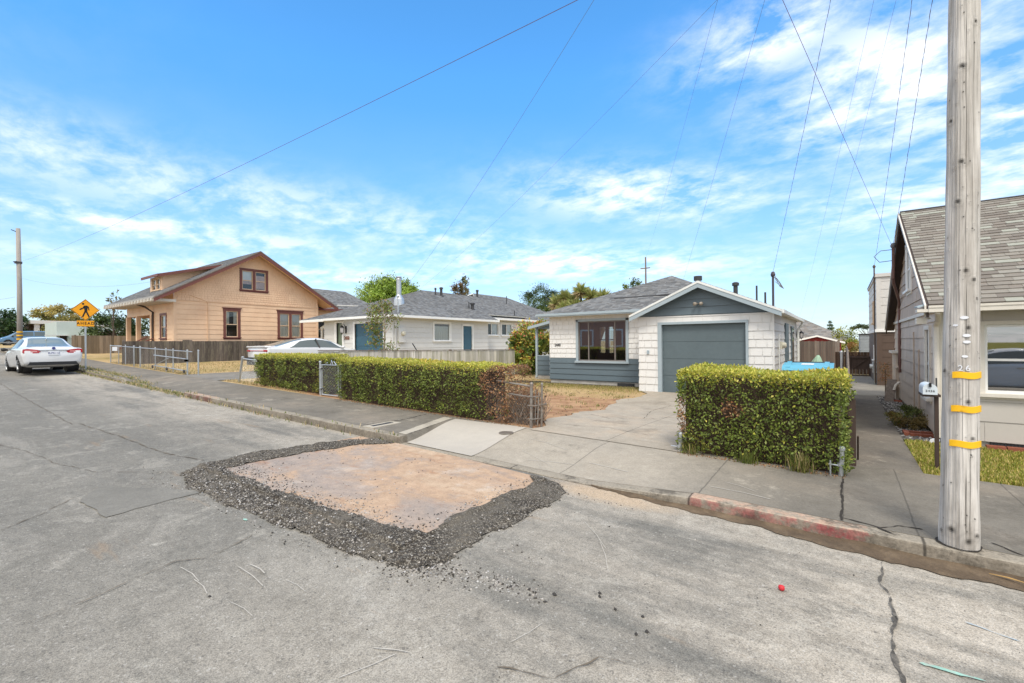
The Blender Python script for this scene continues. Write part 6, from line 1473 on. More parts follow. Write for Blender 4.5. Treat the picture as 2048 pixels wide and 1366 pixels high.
WB = [(.56, .545, .48), (.50, .485, .42), (.60, .585, .53)]
board_fence('board_fence', 'low whitewashed board fence with green stains behind the long hedge', (-13.2, 7.9), (-13.2, 18.35), lambda u: .37-.02*u, lambda u: 1.53-.0134*u, 'white_fence', WB, .17, jit=.008, cap=True, posts=(2, 6, 10.3), group=None)
def df_top(u):
    y = 6.9+u; return 2.0+(.06 if 9.4 < y < 9.9 else 0)
board_fence('board_fence', 'dark weathered board fence with lichen in front of the salmon house', (-29.0, 6.9), (-29.0, 15.2), lambda u: .62, df_top, 'wood_lichen', DB, .15, jit=.006, posts=(.1,))
board_fence('board_fence', 'tall brown plank fence behind the pedestrian warning sign', (-42.0, 7.35), (-42.0, 15), lambda u: 1.22, lambda u: 2.50, 'wood_attr', OB, .16, jit=.01, posts=(.2,))
board_fence('board_fence', 'tall grey plank fence in front of the red outbuilding', (-2.6, 32), (-.14, 32), lambda u: .12, lambda u: 1.70+.0*u, 'wood_attr', GB, .105, jit=.022, posts=(2.42,))
board_fence('board_fence', 'dark brown plank fence closing the far end of the path', (-.3, 27.4), (1.05, 27.4), lambda u: .1, lambda u: 1.17, 'wood_attr', [(.085, .048, .03), (.10, .055, .035), (.07, .04, .027)], .12, jit=.005)
def sw_top(u):
    y = 7.28+u; return .99+.55*float(smooth(9.6, 13.2, y))+.03*sin(y*2.2)*float(smooth(9, 10, y))
sf_ = thing('swoop_fence', 'brown fence along the path whose grey top sweeps up towards the back', 'fence', (.10, 11, .12))
mb = MB(); y = 7.28
while y < 15.9:
    w = .145; a = sw_top(y-7.28); b = sw_top(y+w-7.28); mb.prism([V3((.075, y+.002, .13)), V3((.075, y+w-.002, .13)), V3((.075, y+w-.002, b)), V3((.075, y+.002, a))], V3((.03, 0, 0)), 0, None); y += w
mb.build('boards', M['wood_grey'], sf_)
mb = MB(); mb.box(.045, .128, 7.255, 7.279, .13, 1.0)
mb.build('end_board', M['brown_fence'], sf_)
mb = MB(); mb.tube([(.155, 7.75, .13), (.15, 7.4, .50)], .012, 6); mb.build('leaning_stake', M['twig'], sf_)
# gate at the far end of the path
g0 = thing('wooden_gate', 'brown wooden gate with diagonal brace and pickets across the path', 'gate', (.6, 25.75, .13))
mb = MB()
for k in range(7): mb.box(.27+k*.098, .27+k*.098+.095, 25.76, 25.78, .42, .95)
mb.build('boards', M['brown_fence'], g0)
mb = MB(); mb.box(.22, 1.0, 25.70, 25.76, .93, 1.01); mb.box(.22, .28, 25.70, 25.76, .13, .97); mb.box(.93, 1.0, 25.70, 25.76, .13, .97); mb.box(.26, .95, 25.715, 25.755, .13, .18); mb.prism([V3((.3, 25.72, .42)), V3((.36, 25.72, .42)), V3((.92, 25.72, .92)), V3((.86, 25.72, .92))], V3((0, .035, 0))); mb.build('frame', M['brown_fence'], g0)
for k in range(5):
    mb = MB(); x = .33+k*.125; mb.prism([V3((x, 25.70, .17)), V3((x+.035, 25.70, .17)), V3((x+.035, 25.70, .40)), V3((x+.017, 25.70, .46)), V3((x, 25.70, .40))], V3((0, .014, 0))); mb.build('picket', M['wood_grey'], g0)

# ---- chain link
def link_mesh(mb, p0, p1, z0, z1, s=.06, r=.0022, wob=0):
    """diamond wire mesh between two points"""
    p0 = V3((p0[0], p0[1], 0)); p1 = V3((p1[0], p1[1], 0)); L = (p1-p0).length; U = (p1-p0).normalized(); h0 = z1-z0
    k = -h0
    while k < L:
        for sgn in (1, -1):
            a, b = max(k, 0), min(k+h0, L)
            if b <= a: continue
            za, zb = (a-k), (b-k)
            if sgn < 0: za, zb = h0-za, h0-zb
            n = 1 if not wob else 6; pts = []
            for i in range(n+1):
                t = i/n; u = a+(b-a)*t; pts.append(p0+U*u+Z_*(z0+za+(zb-za)*t)+U.cross(Z_)*(wob*sin(u*7+k)))
            mb.tube(pts, r, 3, cap=False)
        k += s
def pipe(root, name, pts, r, mat='steel', cap=True, n=10):
    mb = MB(); mb.tube(pts, r, n)
    if cap: e = V3(pts[-1]); mb.lathe([(r*1.25, -.01), (r*1.25, .015), (r*.7, .035)], e, 10)
    return mb.build(name, M[mat], root, smooth=False)
g1 = thing('wire_gate', 'small chain-link gate set between the two long hedges', 'gate', (-11.06, 6.95, .33))
z0_ = zr(-11)+.17
pipe(g1, 'post', [(-11.50, 6.95, z0_-.04), (-11.50, 6.95, 1.27)], .033)
pipe(g1, 'post', [(-10.58, 6.97, z0_-.04), (-10.58, 6.97, 1.22)], .03)
mb = MB(); zt_ = 1.20
mb.tube([(-11.42, 6.95, z0_), (-11.42, 6.95, zt_), (-10.66, 6.95, zt_), (-10.66, 6.95, z0_), (-11.42, 6.95, z0_)], .021, 8); mb.build('frame', M['steel'], g1)
mb = MB(); link_mesh(mb, (-11.41, 6.95), (-10.67, 6.95), z0_+.01, zt_-.01, .075, .0017); mb.build('mesh', M['steel_dark'], g1)
mb = MB(); mb.tube([(-11.0, 6.94, 1.22), (-10.95, 6.93, 1.33), (-10.90, 6.94, 1.22)], .011, 5); mb.tube([(-10.85, 6.94, 1.30), (-10.72, 6.93, 1.21)], .011, 5); mb.tube([(-11.25, 6.94, 1.24), (-11.15, 6.94, 1.26)], .014, 5); mb.tube([(-11.5, 6.93, 1.1), (-11.40, 6.92, 1.1)], .03, 6); mb.tube([(-11.5, 6.93, .55), (-11.40, 6.92, .55)], .03, 6); mb.build('latch', M['chrome'], g1)
f2 = thing('chain_link_fence', 'low chain-link fence and sliding gate along the yard of the salmon house', 'fence', (-25.5, 6.9, .6))
fy = 6.92
def fz(x): return sw_h(x, 6.7)+.02
for x in (-31.0, -29.6, -28.5, -27.2, -26.3, -24.3, -23.0, -22.2, -20.7): pipe(f2, 'post', [(x, fy, fz(x)-.05), (x, fy, fz(x)+(.93 if x > -29 else .86))], .028 if x in (-31.0, -27.2, -26.3, -20.7) else .019)
pipe(f2, 'post', [(-20.35, fy+.25, fz(-20.4)-.05), (-20.35, fy+.25, fz(-20.4)+.93)], .028)
mb = MB(); mb.tube([(-31, fy, fz(-31)+.86), (-27.2, fy, fz(-27.2)+.88), (-20.3, fy+.02, fz(-20.4)+.89)], .019, 8); mb.tube([(-24.3, fy-.05, fz(-24.3)+.62), (-20.7, fy-.05, fz(-20.7)+.60)], .022, 8); mb.tube([(-24.3, fy-.05, fz(-24)+.18), (-20.7, fy-.05, fz(-20.7)+.14)], .022, 8); mb.tube([(-24.2, fy-.05, fz(-24)+.2), (-22.6, fy-.05, fz(-22.6)+.55)], .016, 6); mb.tube([(-31, fy, fz(-31)+.84), (-30.5, fy+3, fz(-31)+.86)], .022, 8); mb.build('rails', M['steel'], f2)
mb = MB()
for a, b in ((-31, -27.2), (-26.3, -20.4)): link_mesh(mb, (a, fy), (b, fy), fz((a+b)/2)+.02, fz((a+b)/2)+.86, .13, .0009)
mb.build('mesh', M['steel_dark'], f2)
mb = MB(); mb.box(-30.55, -29.7, fy-.04, fy-.03, fz(-30)+.62, fz(-30)+.82); mb.build('sign_board', M['plate'], f2)
mb = MB()
for x in (-24.3, -22.6, -20.75): mb.lathe([(.06, -.02), (.07, 0), (.06, .02)], (x, fy-.1, fz(x)+.12), 12, axis='y')
for x in (-20.7, -20.7): mb.box(x-.05, x+.05, fy-.09, fy+.02, fz(x)+.5, fz(x)+.58)
mb.build('gate_rollers', M['vent_dark'], f2)
f3 = thing('leaning_post', 'leaning galvanised fence post with a rail running into the hedge', 'fence post', (-16.45, 7.0, .5))
pipe(f3, 'post', [(-16.48, 7.0, .50), (-16.20, 7.0, 1.34)], .036)
mb = MB(); mb.tube([(-16.2, 7.0, 1.30), (-15.3, 7.12, 1.24)], .022, 8); mb.build('rail', M['steel'], f3)
mb = MB(); link_mesh(mb, (-16.35, 7.0), (-15.4, 7.1), .55, 1.25, .09, .0011); mb.build('mesh', M['steel'], f3)
f4 = thing('corner_fence', 'weathered chain-link end panel with two posts at the burnt hedge', 'fence', (-4.8, 6.85, .22))
pipe(f4, 'post', [(-4.555, 6.83, .18), (-4.535, 6.83, 1.0)], .028, 'steel_rust'); pipe(f4, 'post', [(-4.43, 6.98, .18), (-4.41, 6.98, .99)], .02, 'steel_rust')
mb = MB(); mb.tube([(-5.35, 6.86, 1.03), (-4.56, 6.83, .965)], .018, 8); mb.tube([(-5.1, 6.87, .80), (-4.6, 6.85, .77)], .014, 8); mb.build('rails', M['steel_rust'], f4)
mb = MB(); link_mesh(mb, (-5.6, 6.85), (-4.56, 6.82), .24, .96, .06, .0011, .006); mb.build('mesh', M['steel_rust'], f4)
mb = MB()
for z in (.38, .62, .78): mb.tube([(-4.60, 6.80, z), (-4.50, 6.79, z), (-4.42, 6.95, z)], .010, 5)
mb.tube([(-4.41, 6.97, .62), (-4.30, 6.95, .66)], .012, 6); mb.tube([(-4.46, 6.9, .25), (-4.44, 6.92, .85)], .014, 6); mb.tube([(-4.50, 6.88, .3), (-4.49, 6.9, .9)], .008, 6); mb.build('clamps', M['steel_rust'], f4)
for (x, y, h, lb) in ((-1.90, 6.66, .30, 'short leaning grey pipe at the left foot of the hedge block'), (-.035, 6.64, .34, 'galvanised pipe post at the right end of the hedge block'), (-.02, 12.4, 1.36, 'galvanised post standing at the far end of the swept fence')):
    t_ = thing('pipe_post', lb, 'post', (x, y, .12)); pipe(t_, 'post', [(x, y, .08), (x+(.02 if h < .5 else 0), y, .12+h)], .027)
    mb = MB(); mb.lathe([(.034, -.02), (.034, .02)], (x, y, .12+h*.45), 12); mb.tube([(x-.02, y-.04, .12+h*.45), (x-.11, y-.02, .12+h*.45)], .009, 5); mb.build('clamp', M['steel'], t_)
t_ = thing('mesh_post', 'thin steel tension bar beside the right pipe of the hedge block', 'post', (-.13, 6.55, .12)); mb = MB(); mb.tube([(-.13, 6.57, .1), (-.13, 6.57, .33)], .009, 6); mb.build('bar', M['steel'], t_)

# ---- the big utility pole
PB = V3((.742, 5.055, .10)); PL_ = V3((.0170, .0125, 1))
def p_axis(z): return PB+PL_*(z-.10)
def p_rad(z): return .1145-.0055*z+(.005*math.exp(-((z-.2)/.25)**2))
pole = thing('utility_pole', 'thick weathered grey wooden utility pole with three yellow bands on the pavement', 'utility pole', tuple(PB))
cam_a = math.atan2(-PB.y, -PB.x)
def on_pole(t_, z, extra=0):
    a = cam_a+math.asin(max(-.999, min(.999, t_))); c = p_axis(z); r = p_rad(z)+extra
    return V3((c.x+cos(a)*r, c.y+sin(a)*r, z)), V3((cos(a), sin(a), 0))
def pz(y): return 1.75-(y-678)/910*3.55
knots = [(-.12, pz(125), 1.3), (-.1, pz(320), 1.2), (-.28, pz(400), 1.1), (.2, pz(542), 1.1), (.62, pz(561), .9), (.8, pz(599), .8), (.36, pz(657), 1.0), (.37, pz(806), 1.1), (.62, pz(879), .9), (-.40, pz(1066), 1.6), (.42, pz(1084), 1.5), (.80, pz(1072), 1.1), (-.85, pz(745), 1.0), (-.88, pz(1075), 1.0), (.7, pz(40), .9), (-.75, pz(230), .9)]+[(rng.uniform(-.95, .95), rng.uniform(.2, 4.4), .30) for _ in range(70)]
cracks = [(.10, .6, 1.75, .5), (.24, 1.55, 2.3, .6), (.52, .15, 1.0, .9), (-.18, 1.9, 3.6, .7), (.16, 2.2, 4.4, 1.0), (-.62, .2, 2.2, .5), (-.45, 2.6, 4.4, .7), (.55, 2.5, 4.4, .8), (.3, .1, .8, .8), (-.05, .1, .55, .5), (.85, .3, 3, .6), (-.75, 3.0, 6, .7), (.4, 1.1, 1.6, .6), (-.3, .3, 1.2, .35), (0, 4, 9, .8), (.5, 4.4, 9, .7)]
nz, na = 420, 150
mb = MB(); ang = np.array([cam_a+ (2*pi)*(i/na)-pi for i in range(na)])
rel = (ang-cam_a+pi) % (2*pi)-pi
rows = []
zs = np.concatenate([np.linspace(.06, 4.5, 360), np.linspace(4.55, 10.4, 60)])
colz = []
for z in zs:
    r = np.full(na, p_rad(z)); k = np.ones(na); c = p_axis(z)
    r += .0016*np.sin(rel*37+z*2)+.0012*np.sin(rel*61+z*.7)+.0022*np.sin(rel*7+z*1.1)+.0015*np.sin(z*9+rel*4)
    for (t_, za, zb, wgt) in cracks:
        if za < z < zb:
            a0 = math.asin(t_)+.035*sin(z*2.3+t_*9)+.012*sin(z*11+t_*5); d = np.abs(rel-a0); g = np.exp(-(d/.024)**2)*min(1, (z-za)*5, (zb-z)*5)*wgt
            g = g*(.8 if z < 2.4 else .5); r -= .006*g; k *= 1-.88*np.clip(g*1.3, 0, 1)
    for (t_, zk, s_) in knots:
        da = (rel-math.asin(t_))*p_rad(z); rr = np.sqrt(da**2+((z-zk)*.9)**2)/(.026*s_)
        r += .006*np.exp(-(rr/1.1)**2)-.010*np.exp(-(rr/.35)**2); k *= 1-.85*np.exp(-(rr/.62)**2)-.10*np.exp(-((rr-1.5)/.25)**2)
    rows.append([mb.vert((c.x+cos(a)*rr_, c.y+sin(a)*rr_, z)) for a, rr_ in zip(ang, r)]); colz.append(k)
for i in range(len(rows)-1):
    for j in range(na):
        jj = (j+1) % na; q = max(.12, float(colz[i][j])); mb.face((rows[i][j], rows[i][jj], rows[i+1][jj], rows[i+1][j]), 0, (q, q*.98, q*.95))
mb.face(rows[-1], 0, (1, 1, 1))
def pole_mat():
    t = NT('weathered_pole'); co = t.coords((10, 10, .55)); co2 = t.coords((1, 1, .5)); co3 = t.coords((38, 38, 1.1))
    n1 = t.noise(co, 1.6, 7, .65, .6); n2 = t.noise(co2, 3.2, 6, .65); n3 = t.noise(co3, 1.0, 5, .7, .3)
    c = t.mix(t.ramp(n1, [(.32, 0), (.62, 1)]), (.33, .315, .295), (.60, .585, .565))
    c = t.mix(t.math('MULTIPLY', t.ramp(n2, [(.46, 0), (.70, 1)]), .55), c, (.28, .25, .225))
    c = t.mix(t.math('MULTIPLY', t.ramp(n2, [(.25, 1), (.45, 0)]), .6), c, (.70, .685, .66))
    c = t.mix(1, c, t.ramp(n3, [(.30, .70), (.52, 1.06), (.7, 1.12)]), 'MULTIPLY')
    c = t.mix(1, c, t.attr(), 'MULTIPLY')
    t.base(c); t.set(rough=.9, spec=.15); t.bump(t.math('ADD', t.math('MULTIPLY', n1, .5), n3), .7, .006); return t.m
mb.build('shaft', pole_mat(), pole, smooth=True)
for zc, mt_, tl in ((1.465, 'tape_yellow', -.42), (1.20, 'tape_dirty', -.46), (.925, 'tape_yellow', -.52)):
    mb = MB(); A = []
    a0 = cam_a+math.asin(tl); n = 28
    for i in range(n+1):
        a = a0+(pi*.80)*i/n; c = p_axis(zc); dz = .004*sin(i*.4); r = p_rad(zc)+.006
        A.append([mb.vert((c.x+cos(a)*(r+e), c.y+sin(a)*(r+e), zc+h+dz)) for h, e in ((-.026, 0), (-.024, .004), (.024, .004), (.026, 0))])
    for P_, Q_ in zip(A, A[1:]):
        for k in range(3): mb.face((P_[k], Q_[k], Q_[k+1], P_[k+1]))
    mb.build('yellow_band', M[mt_], pole, smooth=False)
for (x, y, r) in ((1924, 635, .021), (1929, 671, .02), (1929.5, 684, .019), (1925.6, 713, .016), (1906, 650, .014)):
    p, n_ = on_pole((x-1918)/39.5, pz(y), .002); T = Z_.cross(n_); mb = MB(); pts_ = [p+T*cos(2*pi*i/14)*r*1.2+Z_*sin(2*pi*i/14)*r*.62 for i in range(14)]; mb.prism(pts_, n_*.004); mb.build('tag', M['plate'], pole)
p, n_ = on_pole(.16, pz(737), .004)
text_obj('pole_number', '26', p, Z_.cross(n_), Z_, n_, .062, 'plate', pole, .006, spacing=1.35)
mb = MB(); c = p_axis(8.9); mb.box(c.x-1.1, c.x+1.1, c.y-.06, c.y+.06, 8.8, 8.95); mb.build('crossarm', M['wood_grey'], pole)
PT = p_axis(8.9); PC = p_axis(6.05)
# ---- the distant poles
p2 = thing('utility_pole', 'distant grey utility pole with three yellow bands behind the white car', 'utility pole', (-50, 5.92, 1.5))
mb = MB(); mb.tube([(-50, 5.92, 1.4), (-50, 5.92, 6), (-50, 5.86, 10.66)], [.17, .145, .125], 12); mb.build('shaft', surf('far_pole_wood', (.33, .30, .27), .9, .2, 3, (5, 5, .4), .3), p2, smooth=True)
for z in (2.35, 2.62, 2.88):
    mb = MB(); mb.lathe([(.175, z-.04), (.175, z+.04)], (-50, 5.92, 0), 14); mb.build('yellow_band', M['tape_yellow'], p2)
mb = MB(); mb.box(-50.2, -49.85, 5.68, 6.06, 8.02, 8.16); mb.tube([(-49.95, 5.9, 8.2), (-49.9, 5.6, 8.1)], .04, 6); mb.tube([(-50, 5.75, 10.4), (-50, 5.5, 10.5)], .03, 6); mb.build('bracket', M['vent_dark'], p2)
p3_ = thing('utility_pole', 'thin distant pole with a small crossarm above the white house roof', 'utility pole', (-21.3, 60, .3))
mb = MB(); mb.tube([(-21.3, 60, .2), (-21.3, 60, 13.1)], [.16, .10], 8); mb.build('shaft', M['wood_grey'], p3_)
mb = MB(); mb.box(-22.0, -20.7, 59.9, 60.0, 11.55, 11.68); mb.build('crossarm', M['wood_grey'], p3_)
# ---- cables
def wire(label, A, B, sag, r, mat='wire', tw=0, name='overhead_cable', n=26):
    r *= .37
    A, B = V3(A), V3(B); pts = []
    for i in range(n+1):
        t = i/n; p = A.lerp(B, t); p.z -= sag*4*t*(1-t); pts.append(p)
    mb = MB(); mb.tube(pts, r, 5)
    if tw:
        q = []
        m = n*8
        for i in range(m+1):
            t = i/m; p = A.lerp(B, t); p.z -= sag*4*t*(1-t); q.append(p+V3((cos(i*.8)*r*2.2, sin(i*.8)*r*2.2, 0)))
        mb.tube(q, r*.8, 4)
    return tag(mb.build(name, M[mat], org=tuple(A)), label, 'cable')
wire('maroon cable crossing the whole sky from the far pole to the big pole', (-49.95, 5.88, 8.12), PC, .35, .011, 'wire_red', n=60)
wire('twin service cable running down to the white house roof mast', (-1.93, 18.0, 4.08), PT+V3((-.2, 0, 0)), .15, .007, tw=1)
wire('cable dropping to the front hip of the white house roof', (-5.0, 18.3, 4.18), PT+V3((-.4, 0, 0)), .1, .007)
wire('upper service cable dropping to the mast of the pale house', (-17.3, 14.5, 4.02), PT+V3((-.6, 0, 0)), .45, .009)
wire('thin lower cable beside the one dropping to the pale house', (-17.2, 15.5, 4.3), PC+V3((-.3, 0, .3)), .25, .005)
wire('twisted service cable dropping to the mast of the taupe house', (.985, 14.0, 3.95), PT+V3((.3, 0, 0)), .06, .007, tw=1)
wire('service cable dropping to the mast of the two-tone house', (.94, 20.9, 4.36), PT+V3((.1, 0, 0)), .2, .007, tw=1)
a = V3((.985, 14.0, 3.9)); b = V3((-.43, 5.0, 4.97))
wire('maroon cable slanting from the taupe house mast up across the street', a, a+(b-a)*1.9, .0, .007, 'wire_red')
wire('left one of two thin cables running down beyond the grey fence', (-3.2, 45, 2.6), PT+V3((.2, 0, .1)), .5, .006)
wire('right one of two thin cables running down beyond the grey fence', (-2.3, 45, 2.6), PT+V3((.45, 0, .1)), .5, .006)
wire('faint high cable passing above the roofs to the far crossarm', (-21.9, 60, 11.7), PT+V3((-.9, 0, .05)), .8, .008)
wire('faint cable in the distance left of the far pole', (-50, 5.7, 5.5), (-95, 5, 8), .3, .02)
wire('faint cable sagging from the far pole to the salmon dormer', (-50, 5.8, 7.0), (-33.3, 9.4, 5.6), .5, .012)

# ---- warning sign
s0 = thing('warning_sign', 'orange diamond pedestrian sign with AHEAD plate on a steel post', 'road sign', (-26.95, 5.18, .74))
mb = MB(); mb.box(-26.99, -26.95, 5.145, 5.20, .5, 3.3); 
mb.build('post', M['steel'], s0)
cz_, hd_ = 3.36, .475; U, V, N = Y_, Z_, X_; O = V3((-26.94, 5.17, cz_))
mb = MB(); mb.prism([O+U*a+V*b for a, b in ((0, -hd_), (hd_, 0), (0, hd_), (-hd_, 0))], N*.006); dp = mb.build('diamond_panel', M['sign_yellow'], s0)
mb = MB()
def pg_(pts_, n0=.0065, d=.002): mb.prism([O+U*((x-1060)/170*hd_)+V*((370-y)/125*hd_)+N*n0 for x, y in pts_], N*d)
for k in range(4):
    c = [(0, -1), (1, 0), (0, 1), (-1, 0)]; a, b = c[k], c[(k+1) % 4]
    mb.prism([O+U*(q[0]*hd_*f)+V*(q[1]*hd_*f)+N*.0065 for q, f in ((a, .965), (b, .965), (b, .925), (a, .925))], N*.002)
mb.prism([O+U*((1032-1060)/170*hd_+cos(2*pi*i/14)*.042)+V*((370-301)/125*hd_+sin(2*pi*i/14)*.042)+N*.0065 for i in range(14)], N*.002)
pg_([(1038, 322), (1072, 318), (1086, 330), (1080, 392), (1048, 388)]); pg_([(1040, 324), (1048, 350), (1002, 374), (986, 368), (1004, 352), (1026, 346)]); pg_([(1074, 318), (1098, 332), (1106, 372), (1096, 376), (1086, 344), (1076, 340)], .0085)
pg_([(1048, 384), (1068, 390), (1034, 454), (1016, 450)]); pg_([(1058, 386), (1080, 388), (1112, 452), (1096, 458)], .0086)
mb.build('pedestrian_symbol', M['ink'], s0)
mb = MB(); mb.box(-26.94, -26.932, 4.88, 5.46, 2.63, 2.895); ap_ = mb.build('ahead_panel', M['sign_yellow'], s0)
mb = MB()
for (a0, a1, b0, b1) in ((4.885, 5.455, 2.635, 2.641), (4.885, 5.455, 2.884, 2.89), (4.885, 4.891, 2.635, 2.89), (5.449, 5.455, 2.635, 2.89)): mb.box(-26.932, -26.930, a0, a1, b0, b1)
mb.build('panel_border', M['ink'], s0)
text_obj('sign_text', 'AHEAD', V3((-26.931, 5.17, 2.765)), Y_, Z_, X_, .165, 'ink', s0, .004, sx=.88, spacing=1.32, bold=.003)

# ---- vehicles
def catmull(xs_, ys_, x):
    xs_ = np.asarray(xs_, float); ys_ = np.asarray(ys_, float); m = np.gradient(ys_, xs_)
    i = np.clip(np.searchsorted(xs_, x)-1, 0, len(xs_)-2); h = xs_[i+1]-xs_[i]; t = (x-xs_[i])/h
    return ys_[i]*(2*t**3-3*t**2+1)+m[i]*h*(t**3-2*t**2+t)+ys_[i+1]*(-2*t**3+3*t**2)+m[i+1]*h*(t**3-t**2)
class CarShape:
    def __init__(s, st): s.st = np.array(st, float)
    def sec(s, x):
        st = s.st; zl, wl, zb, wb, zt, wt = [float(np.interp(x, st[:, 0], st[:, k])*.45+catmull(st[:, 0], st[:, k], x)*.55) for k in range(1, 7)]
        return [(0, zl), (wl*.75, zl), (wl, zl+.07), (wb*1.0, zl+(zb-zl)*.55), (wb*.985, zb), (wt, zt-.045), (wt*.72, zt), (0, zt+.012)]
    def P(s, x, t):
        q = s.sec(x); i = min(int(t), 6); f = t-i; f2 = f*f*(3-2*f)*.35+f*.65
        return q[i][0]+(q[i+1][0]-q[i][0])*f2, q[i][1]+(q[i+1][1]-q[i][1])*f2
def vehicle(name, label, loc, rz, st, paint, wheels, R_, glass_quads, rear_glass, front_glass, group=None, cut=True, trim_z=.3, glass='car_glass'):
    root = local_thing(name, label, 'car', loc, rz, group); S = CarShape(st); x0, x1 = st[0][0], st[-1][0]
    mb = MB(); nx, nt = 110, 30; rows = []
    X = np.linspace(x0, x1, nx)
    for x in X:
        row = []
        for sgn in (1, -1):
            ts = [7*k/nt for k in range(nt+1)]
            if sgn < 0: ts = ts[::-1][1:-1]
            for t in ts: y, z = S.P(x, t); row.append(mb.vert((x, sgn*y, z)))
        rows.append(row)
    n = len(rows[0])
    for i in range(nx-1):
        for j in range(n):
            jj = (j+1) % n; q = (rows[i][j], rows[i+1][j], rows[i+1][jj], rows[i][jj]); c = np.mean([mb.v[k] for k in q], 0)
            if any((c[0]-wx)**2+(c[2]-R_)**2 < (R_+.045)**2 for wx in wheels) and abs(c[1]) > .45: continue
            mb.face(q)
    mb.face(rows[0]); mb.face(rows[-1][::-1])
    mb.build('body', M[paint], root, smooth=True)
    def patch(name, quads, mat, t0=4.12, t1=4.90, off=.007, sides=(1, -1), parent=root):
        for sgn in sides:
            mb = MB()
            for (b0, b1, a0, a1) in quads:
                idx = {}
                for i in range(13):
                    for j in range(6):
                        u, w = i/12, j/5; x = (b0+(b1-b0)*u)*(1-w)+(a0+(a1-a0)*u)*w; y, z = S.P(x, t0+(t1-t0)*w); idx[i, j] = mb.vert((x, sgn*(y+off), z+off*.3))
                for i in range(12):
                    for j in range(5): mb.face((idx[i, j], idx[i+1, j], idx[i+1, j+1], idx[i, j+1]))
            mb.build(name, M[mat], parent, smooth=True)
    def top_patch(name, xa, xb, mat, k0=1.75, k1=1.35, off=.008, nx_=10):
        mb = MB(); idx = {}
        for i in range(nx_+1):
            for j in range(17):
                x = xa+(xb-xa)*i/nx_; q = -1+2*j/16; kk = k0+(k1-k0)*i/nx_; y, z = S.P(x, 7-abs(q)*kk); idx[i, j] = mb.vert((x, (1 if q >= 0 else -1)*y, z+off))
        for i in range(nx_):
            for j in range(16): mb.face((idx[i, j], idx[i+1, j], idx[i+1, j+1], idx[i, j+1]))
        return mb.build(name, M[mat], root, smooth=True)
    for gq in glass_quads: patch('side_window', [gq], glass)
    if rear_glass: top_patch('rear_window', *rear_glass)
    if front_glass: top_patch('windscreen', *front_glass)
    W = float(max(r[4] for r in st))
    for wx in wheels:
        for sgn in (1, -1):
            yo = sgn*(W-.02); mb = MB(); mb.lathe([(R_*.62, -.1), (R_*.95, -.1), (R_, -.07), (R_, .07), (R_*.95, .1), (R_*.62, .09)], (wx, yo-sgn*.1, R_), 26, axis='y'); ty = mb.build('tyre', M['rubber'], root, smooth=False)
            mb = MB(); yc = yo+sgn*.0; mb.lathe([(R_*.64, -.02), (R_*.64, .0)] if sgn > 0 else [(R_*.64, 0), (R_*.64, .02)], (wx, yc-sgn*.015, R_), 26, axis='y')
            for k in range(9):
                a = 2*pi*k/9; d = V3((cos(a), 0, sin(a))); mb.tube([V3((wx, yc+sgn*.008, R_))+d*R_*.12, V3((wx, yc+sgn*.004, R_))+d*R_*.6], .022, 5)
            mb.lathe([(R_*.16, -.012), (R_*.16, .012)], (wx, yc+sgn*.01, R_), 12, axis='y'); mb.build('rim', M['rim'], ty)
            mb = MB(); mb.lathe([(R_*1.12, -.12), (R_*1.12, .12)], (wx, yo-sgn*.24, R_+.01), 22, axis='y'); mb.build('wheel_well', M['car_black'], root)
    return root, S, patch
sedan = [(-2.40, .42, .66, .84, .79, .90, .60), (-2.37, .33, .77, .90, .84, .965, .66), (-2.25, .27, .80, .94, .87, 1.0, .71), (-1.95, .22, .82, .97, .885, 1.035, .72), (-1.60, .20, .83, .98, .89, 1.06, .70), (-1.38, .20, .83, .98, .89, 1.12, .66), (-.72, .19, .83, .975, .89, 1.42, .58), (-.15, .19, .83, .965, .89, 1.49, .575), (.35, .19, .83, .95, .89, 1.45, .585), (.70, .19, .83, .935, .89, 1.34, .62), (1.15, .19, .83, .915, .885, 1.06, .70), (1.60, .2, .82, .86, .87, .955, .71), (2.05, .22, .78, .77, .84, .84, .66), (2.30, .28, .68, .65, .74, .69, .53), (2.40, .36, .5, .55, .58, .57, .35)]
q1, S1, patch1 = vehicle('parked_sedan', 'white sedan parked at the kerb, seen from behind beside the warning sign', (-27.8, 3.93, zr(-27.8)-.0), pi, sedan, 'car_white', (-1.42, 1.42), .33, [(.98, -1.28, .62, -.84)], (-1.60, -.74, 'car_glass_rear', 1.72, 1.5), (1.12, .45, 'car_glass', 1.7, 1.4), glass='car_glass')
q1.rotation_euler = (0, math.atan(.0185+.0004*27)*1, pi)
